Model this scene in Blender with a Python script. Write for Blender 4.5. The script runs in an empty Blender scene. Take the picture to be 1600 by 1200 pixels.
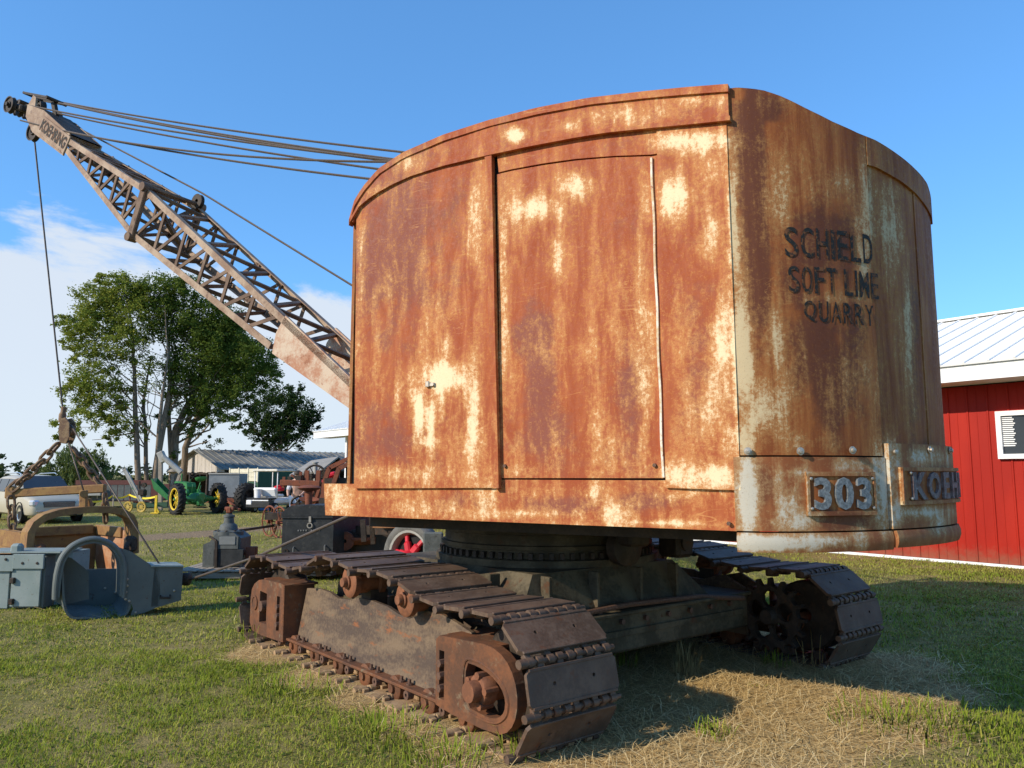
import bpy, bmesh, math, random
import numpy as np
from mathutils import Vector, Matrix, noise as mnoise
from math import sin, cos, pi, radians, atan, atan2, sqrt, exp

# ------------------------------------------------------------ camera, light, exposure
SC = bpy.context.scene
COL = SC.collection
CAM_H = 1.65
PITCH = atan(141/1200)
cd = bpy.data.cameras.new("camera"); cam = bpy.data.objects.new("camera", cd); COL.objects.link(cam)
cd.sensor_width = 36; cd.lens = 27.0; cd.clip_start = .05; cd.clip_end = 3000
cam.location = (0, 0, CAM_H); cam.rotation_euler = (pi/2 + PITCH, 0, 0)
SC.camera = cam

SUN_EL = radians(29.5); SUN_TRAVEL = Vector((.87, .49, 0)).normalized()
sd = bpy.data.lights.new("sun", 'SUN'); sd.energy = 4.8; sd.angle = radians(.55); sd.color = (1, .89, .74)
sun = bpy.data.objects.new("sun", sd); COL.objects.link(sun)
sdir = Vector((SUN_TRAVEL.x*cos(SUN_EL), SUN_TRAVEL.y*cos(SUN_EL), -sin(SUN_EL)))
sun.rotation_euler = sdir.to_track_quat('-Z', 'Y').to_euler()
sun.location = (-20, -15, 25)
SC.view_settings.view_transform = 'Standard'; SC.view_settings.look = 'None'
SC.view_settings.exposure = 0.0; SC.view_settings.gamma = 1; SC.view_settings.use_curve_mapping = False
SC.render.engine = 'CYCLES'
SC.cycles.max_bounces = 8; SC.cycles.diffuse_bounces = 4; SC.cycles.transparent_max_bounces = 8

W = bpy.data.worlds.new("World"); SC.world = W; W.use_nodes = True
def build_world():
    nt = W.node_tree; n = nt.nodes; l = nt.links
    bg = n['Background']; bg.inputs['Strength'].default_value = .135
    sky = n.new('ShaderNodeTexSky'); sky.sky_type = 'NISHITA'; sky.sun_disc = False
    sky.sun_elevation = SUN_EL; sky.sun_rotation = atan2(-SUN_TRAVEL.x, -SUN_TRAVEL.y)
    sky.altitude = 300; sky.air_density = 1.0; sky.dust_density = .12; sky.ozone_density = 2.6
    hsv = n.new('ShaderNodeHueSaturation'); hsv.inputs['Hue'].default_value = .500
    hsv.inputs['Saturation'].default_value = 1.12; hsv.inputs['Value'].default_value = 1.5
    l.new(sky.outputs[0], hsv.inputs['Color'])
    # flatten the vertical gradient a little, as the phone exposed it, and lean it to azure
    gm = n.new('ShaderNodeGamma'); gm.inputs['Gamma'].default_value = .65; l.new(hsv.outputs[0], gm.inputs['Color'])
    tint = n.new('ShaderNodeMix'); tint.data_type = 'RGBA'; tint.blend_type = 'MULTIPLY'; tint.inputs['Factor'].default_value = 1
    l.new(gm.outputs[0], tint.inputs['A']); tint.inputs['B'].default_value = (.95, 1.62, 2.28, 1)
    tc = n.new('ShaderNodeTexCoord'); sep = n.new('ShaderNodeSeparateXYZ'); l.new(tc.outputs['Generated'], sep.inputs[0])
    mp = n.new('ShaderNodeMapping'); mp.inputs['Scale'].default_value = (1, 1, 2.6); mp.inputs['Location'].default_value = (3.1, 1.7, .35)
    l.new(tc.outputs['Generated'], mp.inputs[0])
    nz = n.new('ShaderNodeTexNoise'); nz.inputs['Scale'].default_value = 4.2; nz.inputs['Detail'].default_value = 9
    nz.inputs['Roughness'].default_value = .6; nz.inputs['Distortion'].default_value = .25; l.new(mp.outputs[0], nz.inputs['Vector'])
    # cloud bank hugging the horizon, thinning upward
    el = n.new('ShaderNodeMapRange'); el.interpolation_type = 'SMOOTHSTEP'
    for k, v in (('From Min', .14), ('From Max', .33), ('To Min', .19), ('To Max', -.30)): el.inputs[k].default_value = v
    l.new(sep.outputs['Z'], el.inputs['Value'])
    # more cloud towards the west (left) than the east
    az = n.new('ShaderNodeMapRange')
    for k, v in (('From Min', -.3), ('From Max', .3), ('To Min', .08), ('To Max', -.32)): az.inputs[k].default_value = v
    l.new(sep.outputs['X'], az.inputs['Value'])
    ad = n.new('ShaderNodeMath'); ad.operation = 'ADD'; l.new(nz.outputs['Fac'], ad.inputs[0]); l.new(el.outputs[0], ad.inputs[1])
    ad2 = n.new('ShaderNodeMath'); ad2.operation = 'ADD'; l.new(ad.outputs[0], ad2.inputs[0]); l.new(az.outputs[0], ad2.inputs[1])
    cr = n.new('ShaderNodeMapRange'); cr.interpolation_type = 'SMOOTHSTEP'
    for k, v in (('From Min', .46), ('From Max', .60), ('To Min', 0), ('To Max', .88)): cr.inputs[k].default_value = v
    l.new(ad2.outputs[0], cr.inputs['Value'])
    mx = n.new('ShaderNodeMix'); mx.data_type = 'RGBA'
    l.new(cr.outputs[0], mx.inputs['Factor']); l.new(tint.outputs['Result'], mx.inputs['A']); mx.inputs['B'].default_value = (5.7, 6.15, 6.7, 1)
    l.new(mx.outputs['Result'], bg.inputs['Color'])
build_world()

# ------------------------------------------------------------ survey helpers: where things stand in the place
FOC = 1200.
OV = Vector((0, 0, CAM_H))
CP, SP = cos(PITCH), sin(PITCH)
def ray(x, y):
    a = (x-800)/FOC; b = (600-y)/FOC
    return Vector((a, CP-b*SP, SP+b*CP))
def ground(x, y, z=0.):
    r = ray(x, y); return OV + r*((z-CAM_H)/r.z)
def onpl(x, y, P, n):
    r = ray(x, y); return OV + r*((P-OV).dot(n)/r.dot(n))
def at(x, y, Y):
    r = ray(x, y); return OV + r*(Y/r.y)
def proj(P):
    d = P[1]*CP+(P[2]-CAM_H)*SP; uu = -P[1]*SP+(P[2]-CAM_H)*CP
    return 800+FOC*P[0]/d, 600-FOC*uu/d
def z_at(P, py):
    t = (600-py)/FOC
    return CAM_H + P.y*(t*CP+SP)/(CP-t*SP)
def interp(xs, ys, x):
    return float(np.interp(x, xs, ys))

# ------------------------------------------------------------ objects
OFF = {}
def setp(o, label=None, cat=None, group=None, kind=None):
    if label: o['label'] = label
    if cat: o['category'] = cat
    if group: o['group'] = group
    if kind: o['kind'] = kind
    return o
def thing(name, label, cat, loc=(0, 0, 0), rz=0., group=None, local=False):
    """Empty at the base of a thing; children are given in world coordinates unless local."""
    o = bpy.data.objects.new(name, None); COL.objects.link(o); o.location = loc; o.rotation_euler = (0, 0, rz)
    o.empty_display_size = .3
    OFF[o] = Vector((0, 0, 0)) if local else Vector(loc)
    return setp(o, label, cat, group)
def link_mesh(name, me, parent=None, c=Vector((0, 0, 0))):
    o = bpy.data.objects.new(name, me); COL.objects.link(o); OFF[o] = Vector(c)
    if parent is not None:
        o.parent = parent; o.location = Vector(c)-OFF[parent]
    else:
        o.location = c
    return o
def inst(name, me, parent, M):
    """a repeat sharing mesh data, placed by a matrix in build coordinates"""
    o = bpy.data.objects.new(name, me); COL.objects.link(o)
    if parent is not None:
        o.parent = parent; o.matrix_local = Matrix.Translation(-OFF[parent]) @ M
    else:
        o.matrix_local = M
    OFF[o] = M.translation.copy()
    return o
def frame(o, x, y, z):
    return Matrix(((x[0], y[0], z[0], o[0]), (x[1], y[1], z[1], o[1]), (x[2], y[2], z[2], o[2]), (0, 0, 0, 1)))

class MB:
    def __init__(s): s.v = []; s.f = []; s.sm = []; s.at = {}
    def add(s, vs, fs, smooth=False):
        b = len(s.v); s.v += [Vector(p) for p in vs]
        for f in fs: s.f.append(tuple(i+b for i in f)); s.sm.append(smooth)
        return s
    def box(s, c, d, x=(1, 0, 0), y=(0, 1, 0), z=(0, 0, 1), bev=0.):
        c = Vector(c); x = Vector(x)*d[0]/2; y = Vector(y)*d[1]/2; z = Vector(z)*d[2]/2
        if bev <= 0:
            vs = [c+x*i+y*j+z*k for k in (-1, 1) for j in (-1, 1) for i in (-1, 1)]
            return s.add(vs, [(0, 2, 3, 1), (4, 5, 7, 6), (0, 1, 5, 4), (2, 6, 7, 3), (0, 4, 6, 2), (1, 3, 7, 5)])
        e = [1-2*bev/max(d[i], 1e-6) for i in range(3)]
        vs = []; idx = {}
        for k in (-1, 1):
            for j in (-1, 1):
                for i in (-1, 1):
                    for q, (a_, b_, c_) in enumerate(((1, e[1], e[2]), (e[0], 1, e[2]), (e[0], e[1], 1))):
                        idx[i, j, k, q] = len(vs); vs.append(c+x*i*a_+y*j*b_+z*k*c_)
        fs = []
        for sg in (-1, 1):
            def quad(l): return tuple(l) if sg > 0 else tuple(reversed(l))
            fs.append(quad([idx[sg, -1, -1, 0], idx[sg, 1, -1, 0], idx[sg, 1, 1, 0], idx[sg, -1, 1, 0]]))
            fs.append(quad([idx[-1, sg, -1, 1], idx[-1, sg, 1, 1], idx[1, sg, 1, 1], idx[1, sg, -1, 1]]))
            fs.append(quad([idx[-1, -1, sg, 2], idx[1, -1, sg, 2], idx[1, 1, sg, 2], idx[-1, 1, sg, 2]]))
        for i in (-1, 1):
            for j in (-1, 1):
                fs.append((idx[i, j, -1, 0], idx[i, j, 1, 0], idx[i, j, 1, 1], idx[i, j, -1, 1]))
                fs.append((idx[i, -1, j, 0], idx[i, 1, j, 0], idx[i, 1, j, 2], idx[i, -1, j, 2]))
                fs.append((idx[-1, i, j, 1], idx[1, i, j, 1], idx[1, i, j, 2], idx[-1, i, j, 2]))
        for k in (-1, 1):
            for j in (-1, 1):
                for i in (-1, 1):
                    fs.append((idx[i, j, k, 0], idx[i, j, k, 1], idx[i, j, k, 2]))
        return s.add(vs, fs)
    def bar(s, p0, p1, w, h, up=(0, 0, 1), bev=0.):
        p0 = Vector(p0); p1 = Vector(p1); x = p1-p0; L = x.length; x.normalize()
        y = Vector(up).cross(x)
        if y.length < 1e-4: y = Vector((0, 1, 0)).cross(x)
        y.normalize(); z = x.cross(y)
        return s.box((p0+p1)/2, (L, w, h), x, y, z, bev)
    def angle(s, p0, p1, w, n1, n2, t=.008):
        """an L-section bar: flanges of width w along n1 and n2"""
        p0 = Vector(p0); p1 = Vector(p1); x = (p1-p0); L = x.length; x.normalize()
        n1 = Vector(n1); n1 = (n1-x*n1.dot(x)).normalized(); n2 = x.cross(n1) * (1 if x.cross(n1).dot(Vector(n2)) > 0 else -1)
        m = (p0+p1)/2
        s.box(m+n1*w/2+n2*t/2, (L, w, t), x, n1, n2)
        s.box(m+n2*(w/2+t/2)+n1*t/2, (L, t, w-t), x, n1, n2)
        return s
    def tube(s, pts, r, n=8, cap=True, smooth=True):
        pts = [Vector(p) for p in pts]; rs = r if isinstance(r, (list, tuple)) else [r]*len(pts)
        vs = []; fs = []; pu = None
        for i, p in enumerate(pts):
            a = pts[max(i-1, 0)]; b = pts[min(i+1, len(pts)-1)]; d = (b-a)
            d = d.normalized() if d.length > 1e-9 else Vector((0, 0, 1))
            if pu is None:
                pu = Vector((0, 0, 1)).cross(d)
                if pu.length < 1e-3: pu = Vector((1, 0, 0)).cross(d)
            pu = (pu-d*pu.dot(d)).normalized(); q = d.cross(pu)
            for k in range(n):
                t = 2*pi*k/n; vs.append(p+(pu*cos(t)+q*sin(t))*rs[i])
        for i in range(len(pts)-1):
            for k in range(n):
                fs.append((i*n+k, i*n+(k+1) % n, (i+1)*n+(k+1) % n, (i+1)*n+k))
        s.add(vs, fs, smooth)
        if cap:
            s.add(vs[:n], [tuple(reversed(range(n)))]); s.add(vs[-n:], [tuple(range(n))])
        return s
    def cyl(s, p0, p1, r, n=16, smooth=True): return s.tube([p0, p1], r, n, True, smooth)
    def lathe(s, o, ax, prof, n=24, ref=None, smooth=True):
        """prof = [(r, h)...] turned about axis ax at o"""
        o = Vector(o); ax = Vector(ax).normalized()
        a = Vector(ref) if ref else (Vector((0, 0, 1)).cross(ax) if abs(ax.z) < .9 else Vector((1, 0, 0)))
        a = (a-ax*a.dot(ax)).normalized(); b = ax.cross(a)
        vs = []; fs = []
        for (r, h) in prof:
            for k in range(n):
                t = 2*pi*k/n; vs.append(o+ax*h+(a*cos(t)+b*sin(t))*r)
        for i in range(len(prof)-1):
            for k in range(n): fs.append((i*n+k, i*n+(k+1) % n, (i+1)*n+(k+1) % n, (i+1)*n+k))
        return s.add(vs, fs, smooth)
    def prism(s, poly, vec, holes=()):
        """planar polygon (world points) with optional holes, extruded by vec"""
        vec = Vector(vec); loops = [[Vector(p) for p in poly]]+[[Vector(p) for p in h] for h in holes]
        bm = bmesh.new(); alle = []
        for lp in loops:
            vv = [bm.verts.new(p) for p in lp]
            for i in range(len(vv)): alle.append(bm.edges.new((vv[i], vv[(i+1) % len(vv)])))
        bmesh.ops.triangle_fill(bm, use_beauty=True, edges=alle, normal=-vec)
        bm.verts.index_update(); vs = [v.co.copy() for v in bm.verts]; tri = [tuple(v.index for v in f.verts) for f in bm.faces]
        bm.free()
        n = len(vs)
        def ori(t, want):
            a, b, c = (vs[i] for i in t[:3]); return t if (b-a).cross(c-a).dot(want) > 0 else tuple(reversed(t))
        fs = [ori(t, -vec) for t in tri]+[tuple(i+n for i in ori(t, vec)) for t in tri]
        allv = vs+[p+vec for p in vs]; b = 0
        for lp in loops:
            m = len(lp)
            for i in range(m): fs.append((b+i, b+(i+1) % m, n+b+(i+1) % m, n+b+i))
            b += m
        return s.add(allv, fs)
    def grid(s, P, nu, nv, smooth=True):
        """P(i/nu, j/nv) sheet"""
        vs = [P(i/nu, j/nv) for j in range(nv+1) for i in range(nu+1)]
        fs = [(j*(nu+1)+i, j*(nu+1)+i+1, (j+1)*(nu+1)+i+1, (j+1)*(nu+1)+i) for j in range(nv) for i in range(nu)]
        return s.add(vs, fs, smooth)
    def slab(s, P, nu, nv, t, smooth=True):
        """sheet P(u,v)->(point, normal) with thickness t behind it"""
        pts = [[P(i/nu, j/nv) for i in range(nu+1)] for j in range(nv+1)]
        A = [[pp[0] for pp in r] for r in pts]; B = [[pp[0]-pp[1]*t for pp in r] for r in pts]
        s.add([p for r in A for p in r], [(j*(nu+1)+i, j*(nu+1)+i+1, (j+1)*(nu+1)+i+1, (j+1)*(nu+1)+i) for j in range(nv) for i in range(nu)], smooth)
        s.add([p for r in B for p in r], [(j*(nu+1)+i, (j+1)*(nu+1)+i, (j+1)*(nu+1)+i+1, j*(nu+1)+i+1) for j in range(nv) for i in range(nu)], smooth)
        def strip(a, b):
            m = len(a); s.add(a+b, [(i, i+1, m+i+1, m+i) for i in range(m-1)])
        strip(B[0], A[0]); strip(A[-1], B[-1])
        strip([r[0] for r in A], [r[0] for r in B]); strip([r[-1] for r in B], [r[-1] for r in A])
        return s
    def mesh(s, name, mat, c=Vector((0, 0, 0)), fix=True):
        me = bpy.data.meshes.new(name); me.from_pydata([p-c for p in s.v], [], s.f)
        me.polygons.foreach_set('use_smooth', s.sm)
        mats = mat if isinstance(mat, (list, tuple)) else [mat]
        for m in mats: me.materials.append(m)
        for k, arr in s.at.items():
            a = me.attributes.new(k, 'FLOAT', 'POINT'); a.data.foreach_set('value', np.asarray(arr, dtype=np.float32))
        if fix and not s.at:
            bm = bmesh.new(); bm.from_mesh(me); bmesh.ops.remove_doubles(bm, verts=bm.verts, dist=1e-5)
            bmesh.ops.recalc_face_normals(bm, faces=bm.faces)
            for e in bm.edges:
                if len(e.link_faces) == 2 and e.calc_face_angle(0) > .75: e.smooth = False
            bm.to_mesh(me); bm.free()
        me.update()
        return me
    def build(s, name, mat, parent=None, fix=True):
        lo = Vector([min(p[i] for p in s.v) for i in range(3)]); hi = Vector([max(p[i] for p in s.v) for i in range(3)])
        c = (lo+hi)/2
        return link_mesh(name, s.mesh(name, mat, c, fix), parent, c)

def text_geo(txt, size, extrude=0., offset=0., res=3):
    cu = bpy.data.curves.new('lettering', 'FONT'); cu.body = txt; cu.size = size; cu.extrude = extrude; cu.offset = offset
    cu.resolution_u = res; cu.align_x = 'CENTER'; cu.align_y = 'CENTER'
    o = bpy.data.objects.new('lettering', cu); me = bpy.data.meshes.new_from_object(o)
    vs = [v.co.copy() for v in me.vertices]; fs = [tuple(p.vertices) for p in me.polygons]
    bpy.data.objects.remove(o); bpy.data.meshes.remove(me); bpy.data.curves.remove(cu)
    return vs, fs

# ------------------------------------------------------------ materials
class NT:
    def __init__(s, name):
        s.m = bpy.data.materials.new(name); s.m.use_nodes = True; s.t = s.m.node_tree; s.n = s.t.nodes; s.l = s.t.links
        s.p = s.n['Principled BSDF']; s.tc = s.n.new('ShaderNodeTexCoord'); s.obj = s.tc.outputs['Object']
        s.geo = s.n.new('ShaderNodeNewGeometry'); s.pos = s.geo.outputs['Position']
    def set(s, sock, v):
        if hasattr(v, 'is_linked') or hasattr(v, 'links'): s.l.new(v, sock)
        elif isinstance(v, (tuple, list)): sock.default_value = (*v, 1) if len(v) == 3 and sock.type == 'RGBA' else v
        else: sock.default_value = v
    def mapv(s, vec, scale=(1, 1, 1), loc=(0, 0, 0)):
        m = s.n.new('ShaderNodeMapping'); m.inputs['Scale'].default_value = scale; m.inputs['Location'].default_value = loc
        s.l.new(vec, m.inputs[0]); return m.outputs[0]
    def noise(s, scale, detail=6, rough=.6, vec=None, dist=0., st=None, loc=(0, 0, 0)):
        v = vec or s.pos
        if st or loc != (0, 0, 0): v = s.mapv(v, st or (1, 1, 1), loc)
        k = s.n.new('ShaderNodeTexNoise'); k.inputs['Scale'].default_value = scale; k.inputs['Detail'].default_value = detail
        k.inputs['Roughness'].default_value = rough; k.inputs['Distortion'].default_value = dist; s.l.new(v, k.inputs['Vector'])
        return k.outputs['Fac']
    def voro(s, scale, vec=None, feat='F1', out='Distance'):
        k = s.n.new('ShaderNodeTexVoronoi'); k.feature = feat; k.inputs['Scale'].default_value = scale
        s.l.new(vec or s.pos, k.inputs['Vector']); return k.outputs[out]
    def rng(s, v, a, b, c=0., d=1., smooth=True):
        k = s.n.new('ShaderNodeMapRange'); k.interpolation_type = 'SMOOTHSTEP' if smooth else 'LINEAR'
        s.set(k.inputs['Value'], v)
        for nm, q in (('From Min', a), ('From Max', b), ('To Min', c), ('To Max', d)): k.inputs[nm].default_value = q
        return k.outputs[0]
    def math(s, op, a, b=0., clamp=False):
        k = s.n.new('ShaderNodeMath'); k.operation = op; k.use_clamp = clamp; s.set(k.inputs[0], a); s.set(k.inputs[1], b); return k.outputs[0]
    def mix(s, f, a, b, mode='MIX'):
        k = s.n.new('ShaderNodeMix'); k.data_type = 'RGBA'; k.blend_type = mode; s.set(k.inputs['Factor'], f)
        s.set(k.inputs['A'], a); s.set(k.inputs['B'], b); return k.outputs['Result']
    def attr(s, nm, out='Fac'):
        k = s.n.new('ShaderNodeAttribute'); k.attribute_name = nm; return k.outputs[out]
    def bump(s, h, strength=.3, dist=.01):
        k = s.n.new('ShaderNodeBump'); k.inputs['Strength'].default_value = strength; k.inputs['Distance'].default_value = dist
        s.l.new(h, k.inputs['Height']); s.l.new(k.outputs[0], s.p.inputs['Normal'])
    def out(s, col=None, rough=.7, metal=0., spec=None):
        if col is not None: s.set(s.p.inputs['Base Color'], col)
        s.set(s.p.inputs['Roughness'], rough); s.set(s.p.inputs['Metallic'], metal)
        if spec is not None: s.p.inputs['Specular IOR Level'].default_value = spec
        return s.m
def two_tone(name, a, b, c=None, scale=4, rough=.75, bump=.25, st=None, fine=40, lo=.4, hi=.62, metal=0., spec=.3, bd=.006):
    t = NT(name); n1 = t.noise(scale, 8, .65, st=st); n2 = t.noise(fine, 5, .6)
    f = t.rng(t.math('ADD', n1, t.math('MULTIPLY', t.math('SUBTRACT', n2, .5), .35)), lo, hi)
    col = t.mix(f, a, b)
    if c: col = t.mix(t.rng(t.noise(scale*2.3, 9, .7, st=st, loc=(7, 3, 1)), .56, .68), col, c)
    t.bump(n2, bump, bd)
    return t.out(col, t.rng(n2, .3, .7, rough-.1, rough+.1), metal, spec)
def plain(name, c, rough=.6, metal=0., var=.12, scale=8, spec=.4):
    t = NT(name); n = t.noise(scale, 5, .6)
    col = t.mix(t.rng(n, .3, .7), tuple(x*(1-var) for x in c), tuple(min(1, x*(1+var)) for x in c))
    return t.out(col, rough, metal, spec)
M = {}
def barn_red():
    t = NT('red_barn_steel'); oi = t.n.new('ShaderNodeObjectInfo'); n = t.noise(1.3, 6, .6, st=(1, 1, .3)); f = t.noise(30, 5, .6)
    col = t.mix(t.rng(n, .35, .65), (.33, .012, .004), (.41, .018, .006)); col = t.mix(t.math('MULTIPLY', oi.outputs['Random'], .22), col, (.27, .012, .006))
    sep = t.n.new('ShaderNodeSeparateXYZ'); t.l.new(t.pos, sep.inputs[0])
    # mud thrown up by rain along the foot of the wall
    spl = t.rng(t.math('ADD', sep.outputs['Z'], t.math('MULTIPLY', t.noise(9, 6, .7), -.55)), -.25, .12, .55, 0)
    col = t.mix(spl, col, (.20, .12, .07)); t.bump(n, .12, .01); return t.out(col, t.rng(f, .3, .7, .42, .6), 0, .22)
M['redsteel'] = barn_red()
def chipped(name, a, b, rust, bare, scale=3.):
    t = NT(name); n1 = t.noise(scale, 7, .6); n2 = t.noise(13, 8, .7); n3 = t.noise(45, 5, .65)
    col = t.mix(t.rng(n1, .35, .65), a, b); col = t.mix(t.rng(t.noise(5, 6, .6, st=(1, 1, .25)), .55, .72, 0, .4), col, bare)
    k = t.math('ADD', t.math('MULTIPLY', n2, .7), t.math('MULTIPLY', n3, .4))
    col = t.mix(t.rng(k, .655, .685), col, rust); t.bump(t.math('ADD', k, t.math('MULTIPLY', n1, 2)), .25, .006)
    return t.out(col, t.rng(n3, .3, .7, .45, .7), 0, .35)
def house_paint(name, base, warm, purple, cream, cream2, dark, crm_bias=0., streak=(5, 5, .55)):
    """weathered paint over rust: flaking pale primer, orange rust, purple-brown scale; 'cream' and 'dark' are surveyed stain maps"""
    t = NT(name)
    big = t.noise(1.6, 6, .6); mid = t.noise(6, 8, .65); fine = t.noise(34, 8, .72); vfine = t.noise(140, 4, .6)
    stk = t.noise(1.9, 9, .68, st=streak, dist=.6)
    stk2 = t.noise(9, 6, .6, st=(1, 1, .14), loc=(3, 1, 5))
    cm = t.attr('cream'); dk = t.attr('dark')
    col = t.mix(t.rng(stk, .36, .66), base, warm)
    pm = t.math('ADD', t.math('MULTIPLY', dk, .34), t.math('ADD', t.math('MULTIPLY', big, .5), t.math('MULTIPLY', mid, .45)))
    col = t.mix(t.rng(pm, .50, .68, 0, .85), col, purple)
    # soft halo of ochre, then hard flakes of cream
    s0 = t.math('ADD', t.math('ADD', t.math('MULTIPLY', stk, .42), t.math('MULTIPLY', vfine, .18)), t.math('ADD', t.math('MULTIPLY', fine, .46), t.math('MULTIPLY', mid, .20)))
    s1 = t.math('ADD', s0, t.math('ADD', t.math('MULTIPLY', cm, .205), crm_bias))
    s1 = t.math('ADD', s1, t.math('MULTIPLY', t.math('SUBTRACT', stk2, .5), .30))
    col = t.mix(t.rng(s1, .63, .83, 0, .80), col, cream2)
    col = t.mix(t.rng(s1, .765, .90, 0, .95), col, cream)
    col = t.mix(t.rng(t.math('ADD', t.math('MULTIPLY', fine, .6), t.math('MULTIPLY', mid, .5)), .66, .76, 0, .75), col, dark)
    # hairline cracks and scrapes in the paint: thin contour lines of two slow noises, only here and there
    ck = t.math('ABSOLUTE', t.math('SUBTRACT', t.noise(2.2, 5, .62, st=(1, 1, 1.7), loc=(2, 4, 9)), .5))
    ckm = t.math('MULTIPLY', t.rng(ck, .0, .006, 1, 0), t.rng(t.noise(1.7, 3, .5, loc=(9, 1, 3)), .52, .66))
    col = t.mix(t.math('MULTIPLY', ckm, .5), col, cream2)
    sc = t.math('ABSOLUTE', t.math('SUBTRACT', t.noise(5, 2, .5, st=(.25, .25, 2.6), loc=(1, 7, 2)), .5))
    scm = t.math('MULTIPLY', t.rng(sc, .0, .010, 1, 0), t.rng(t.noise(2.6, 3, .6, loc=(4, 8, 1)), .58, .66))
    col = t.mix(t.math('MULTIPLY', scm, .6), col, cream2)
    col = t.mix(t.rng(vfine, .58, .74, 0, .45), col, dark)
    col = t.mix(t.rng(t.noise(75, 4, .7, loc=(5, 2, 8)), .60, .72, 0, .45), col, cream2)
    hgt = t.math('ADD', t.math('MULTIPLY', fine, .7), t.math('ADD', t.math('MULTIPLY', t.rng(s1, .70, .84), .5), t.math('MULTIPLY', big, 2.5)))
    t.bump(hgt, .35, .006)
    return t.out(col, t.rng(fine, .3, .7, .55, .85), 0, .3)
M['side'] = house_paint('rusted_orange_paint', (.335, .070, .021), (.43, .115, .034), (.235, .070, .046), (.88, .70, .43), (.66, .32, .105), (.15, .045, .018), .012, (4.2, 4.2, .95))
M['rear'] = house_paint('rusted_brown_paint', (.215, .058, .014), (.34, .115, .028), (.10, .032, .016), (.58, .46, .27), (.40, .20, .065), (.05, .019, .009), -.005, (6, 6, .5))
M['cw'] = house_paint('counterweight_paint', (.25, .08, .026), (.35, .145, .05), (.14, .046, .02), (.55, .51, .41), (.45, .29, .13), (.07, .026, .012), -.024, (4, 4, .8))
M['white_edge'] = two_tone('flaking_white_edge', (.80, .74, .60), (.62, .45, .25), (.35, .12, .05), 9, .7)
M['mudshoe'] = two_tone('muddy_shoe', (.30, .19, .10), (.42, .28, .15), (.16, .095, .05), 5, .9, .5, lo=.35, hi=.68)
M['track'] = two_tone('track_steel', (.088, .053, .034), (.145, .094, .062), (.13, .052, .024), 5, .62, .3, lo=.35, hi=.68, spec=.4)
M['frame'] = two_tone('track_frame_rust', (.10, .048, .027), (.20, .078, .033), (.19, .135, .082), 3.6, .75, .35, lo=.36, hi=.66)
M['plate'] = two_tone('worn_side_plate', (.185, .128, .078), (.085, .058, .042), (.26, .095, .034), 2.6, .62, .35, st=(.6, .6, 2.0), lo=.38, hi=.60)
M['roller'] = two_tone('roller_rust', (.25, .10, .048), (.17, .07, .036), None, 9, .7)
M['boom'] = two_tone('boom_steel', (.24, .145, .09), (.42, .31, .215), (.15, .08, .05), 3.5, .68, .25, lo=.36, hi=.64, spec=.4)
M['boomplate'] = two_tone('boom_plate_rust', (.42, .20, .115), (.58, .46, .34), (.30, .125, .065), 3.0, .72, .25, lo=.36, hi=.6)
M['darksteel'] = two_tone('oily_dark_steel', (.032, .024, .018), (.06, .044, .032), (.085, .042, .02), 5, .6, .3)
M['carbody'] = two_tone('carbody_grey', (.058, .046, .026), (.125, .10, .06), (.085, .038, .016), 3.2, .75, .3)
M['brace'] = two_tone('boom_lacing_steel', (.13, .078, .05), (.22, .145, .095), (.09, .05, .032), 4, .7, .2)
M['rope'] = plain('wire_rope', (.11, .085, .065), .55, .3, .25, 60)
M['letter'] = two_tone('black_sign_paint', (.014, .015, .013), (.16, .065, .024), (.10, .045, .02), 20, .7, .1, lo=.50, hi=.64)
M['number'] = two_tone('raised_letter_metal', (.21, .23, .235), (.11, .12, .125), (.03, .033, .04), 45, .5, .25, spec=.5)
M['letterdim'] = two_tone('worn_letter_metal', (.17, .14, .14), (.12, .07, .06), (.26, .25, .25), 30, .6, .3)
M['bolt'] = plain('bolt_zinc', (.45, .40, .33), .45, .6, .2, 60)
M['rustbolt'] = plain('bolt_rust', (.13, .07, .045), .7, .1, .3, 60)
M['greypaint'] = chipped('blue_grey_paint', (.115, .130, .120), (.145, .160, .145), (.10, .045, .022), (.20, .20, .175))
M['greylight'] = chipped('pale_and_sunlit_blue_grey', (.22, .27, .25), (.27, .315, .295), (.12, .06, .03), (.33, .34, .31))
M['yellowrust'] = two_tone('yellow_bucket_paint', (.31, .18, .06), (.24, .125, .05), (.14, .075, .038), 4, .65, .25)
M['orangerust'] = two_tone('bare_bucket_steel', (.40, .17, .075), (.48, .28, .16), (.26, .12, .06), 4, .6, .2)
M['chain'] = two_tone('chain_rust', (.15, .085, .05), (.26, .17, .09), None, 14, .65, .3)
M['gear'] = two_tone('grey_casting', (.085, .095, .09), (.12, .13, .122), (.045, .045, .042), 8, .6, .25)
M['black'] = two_tone('faded_black_paint', (.022, .024, .025), (.036, .038, .038), (.06, .06, .055), 6, .55, .15)
M['blackplain'] = plain('black_shadow_steel', (.012, .012, .012), .8)
M['wood'] = two_tone('grey_pallet_wood', (.30, .25, .19), (.38, .33, .26), (.2, .16, .12), 6, .85, .3, st=(1, 6, 6))
M['barnwood'] = two_tone('weathered_board', (.55, .50, .44), (.42, .38, .33), (.30, .27, .24), 3, .85, .3, st=(3, 3, .3))

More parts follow.
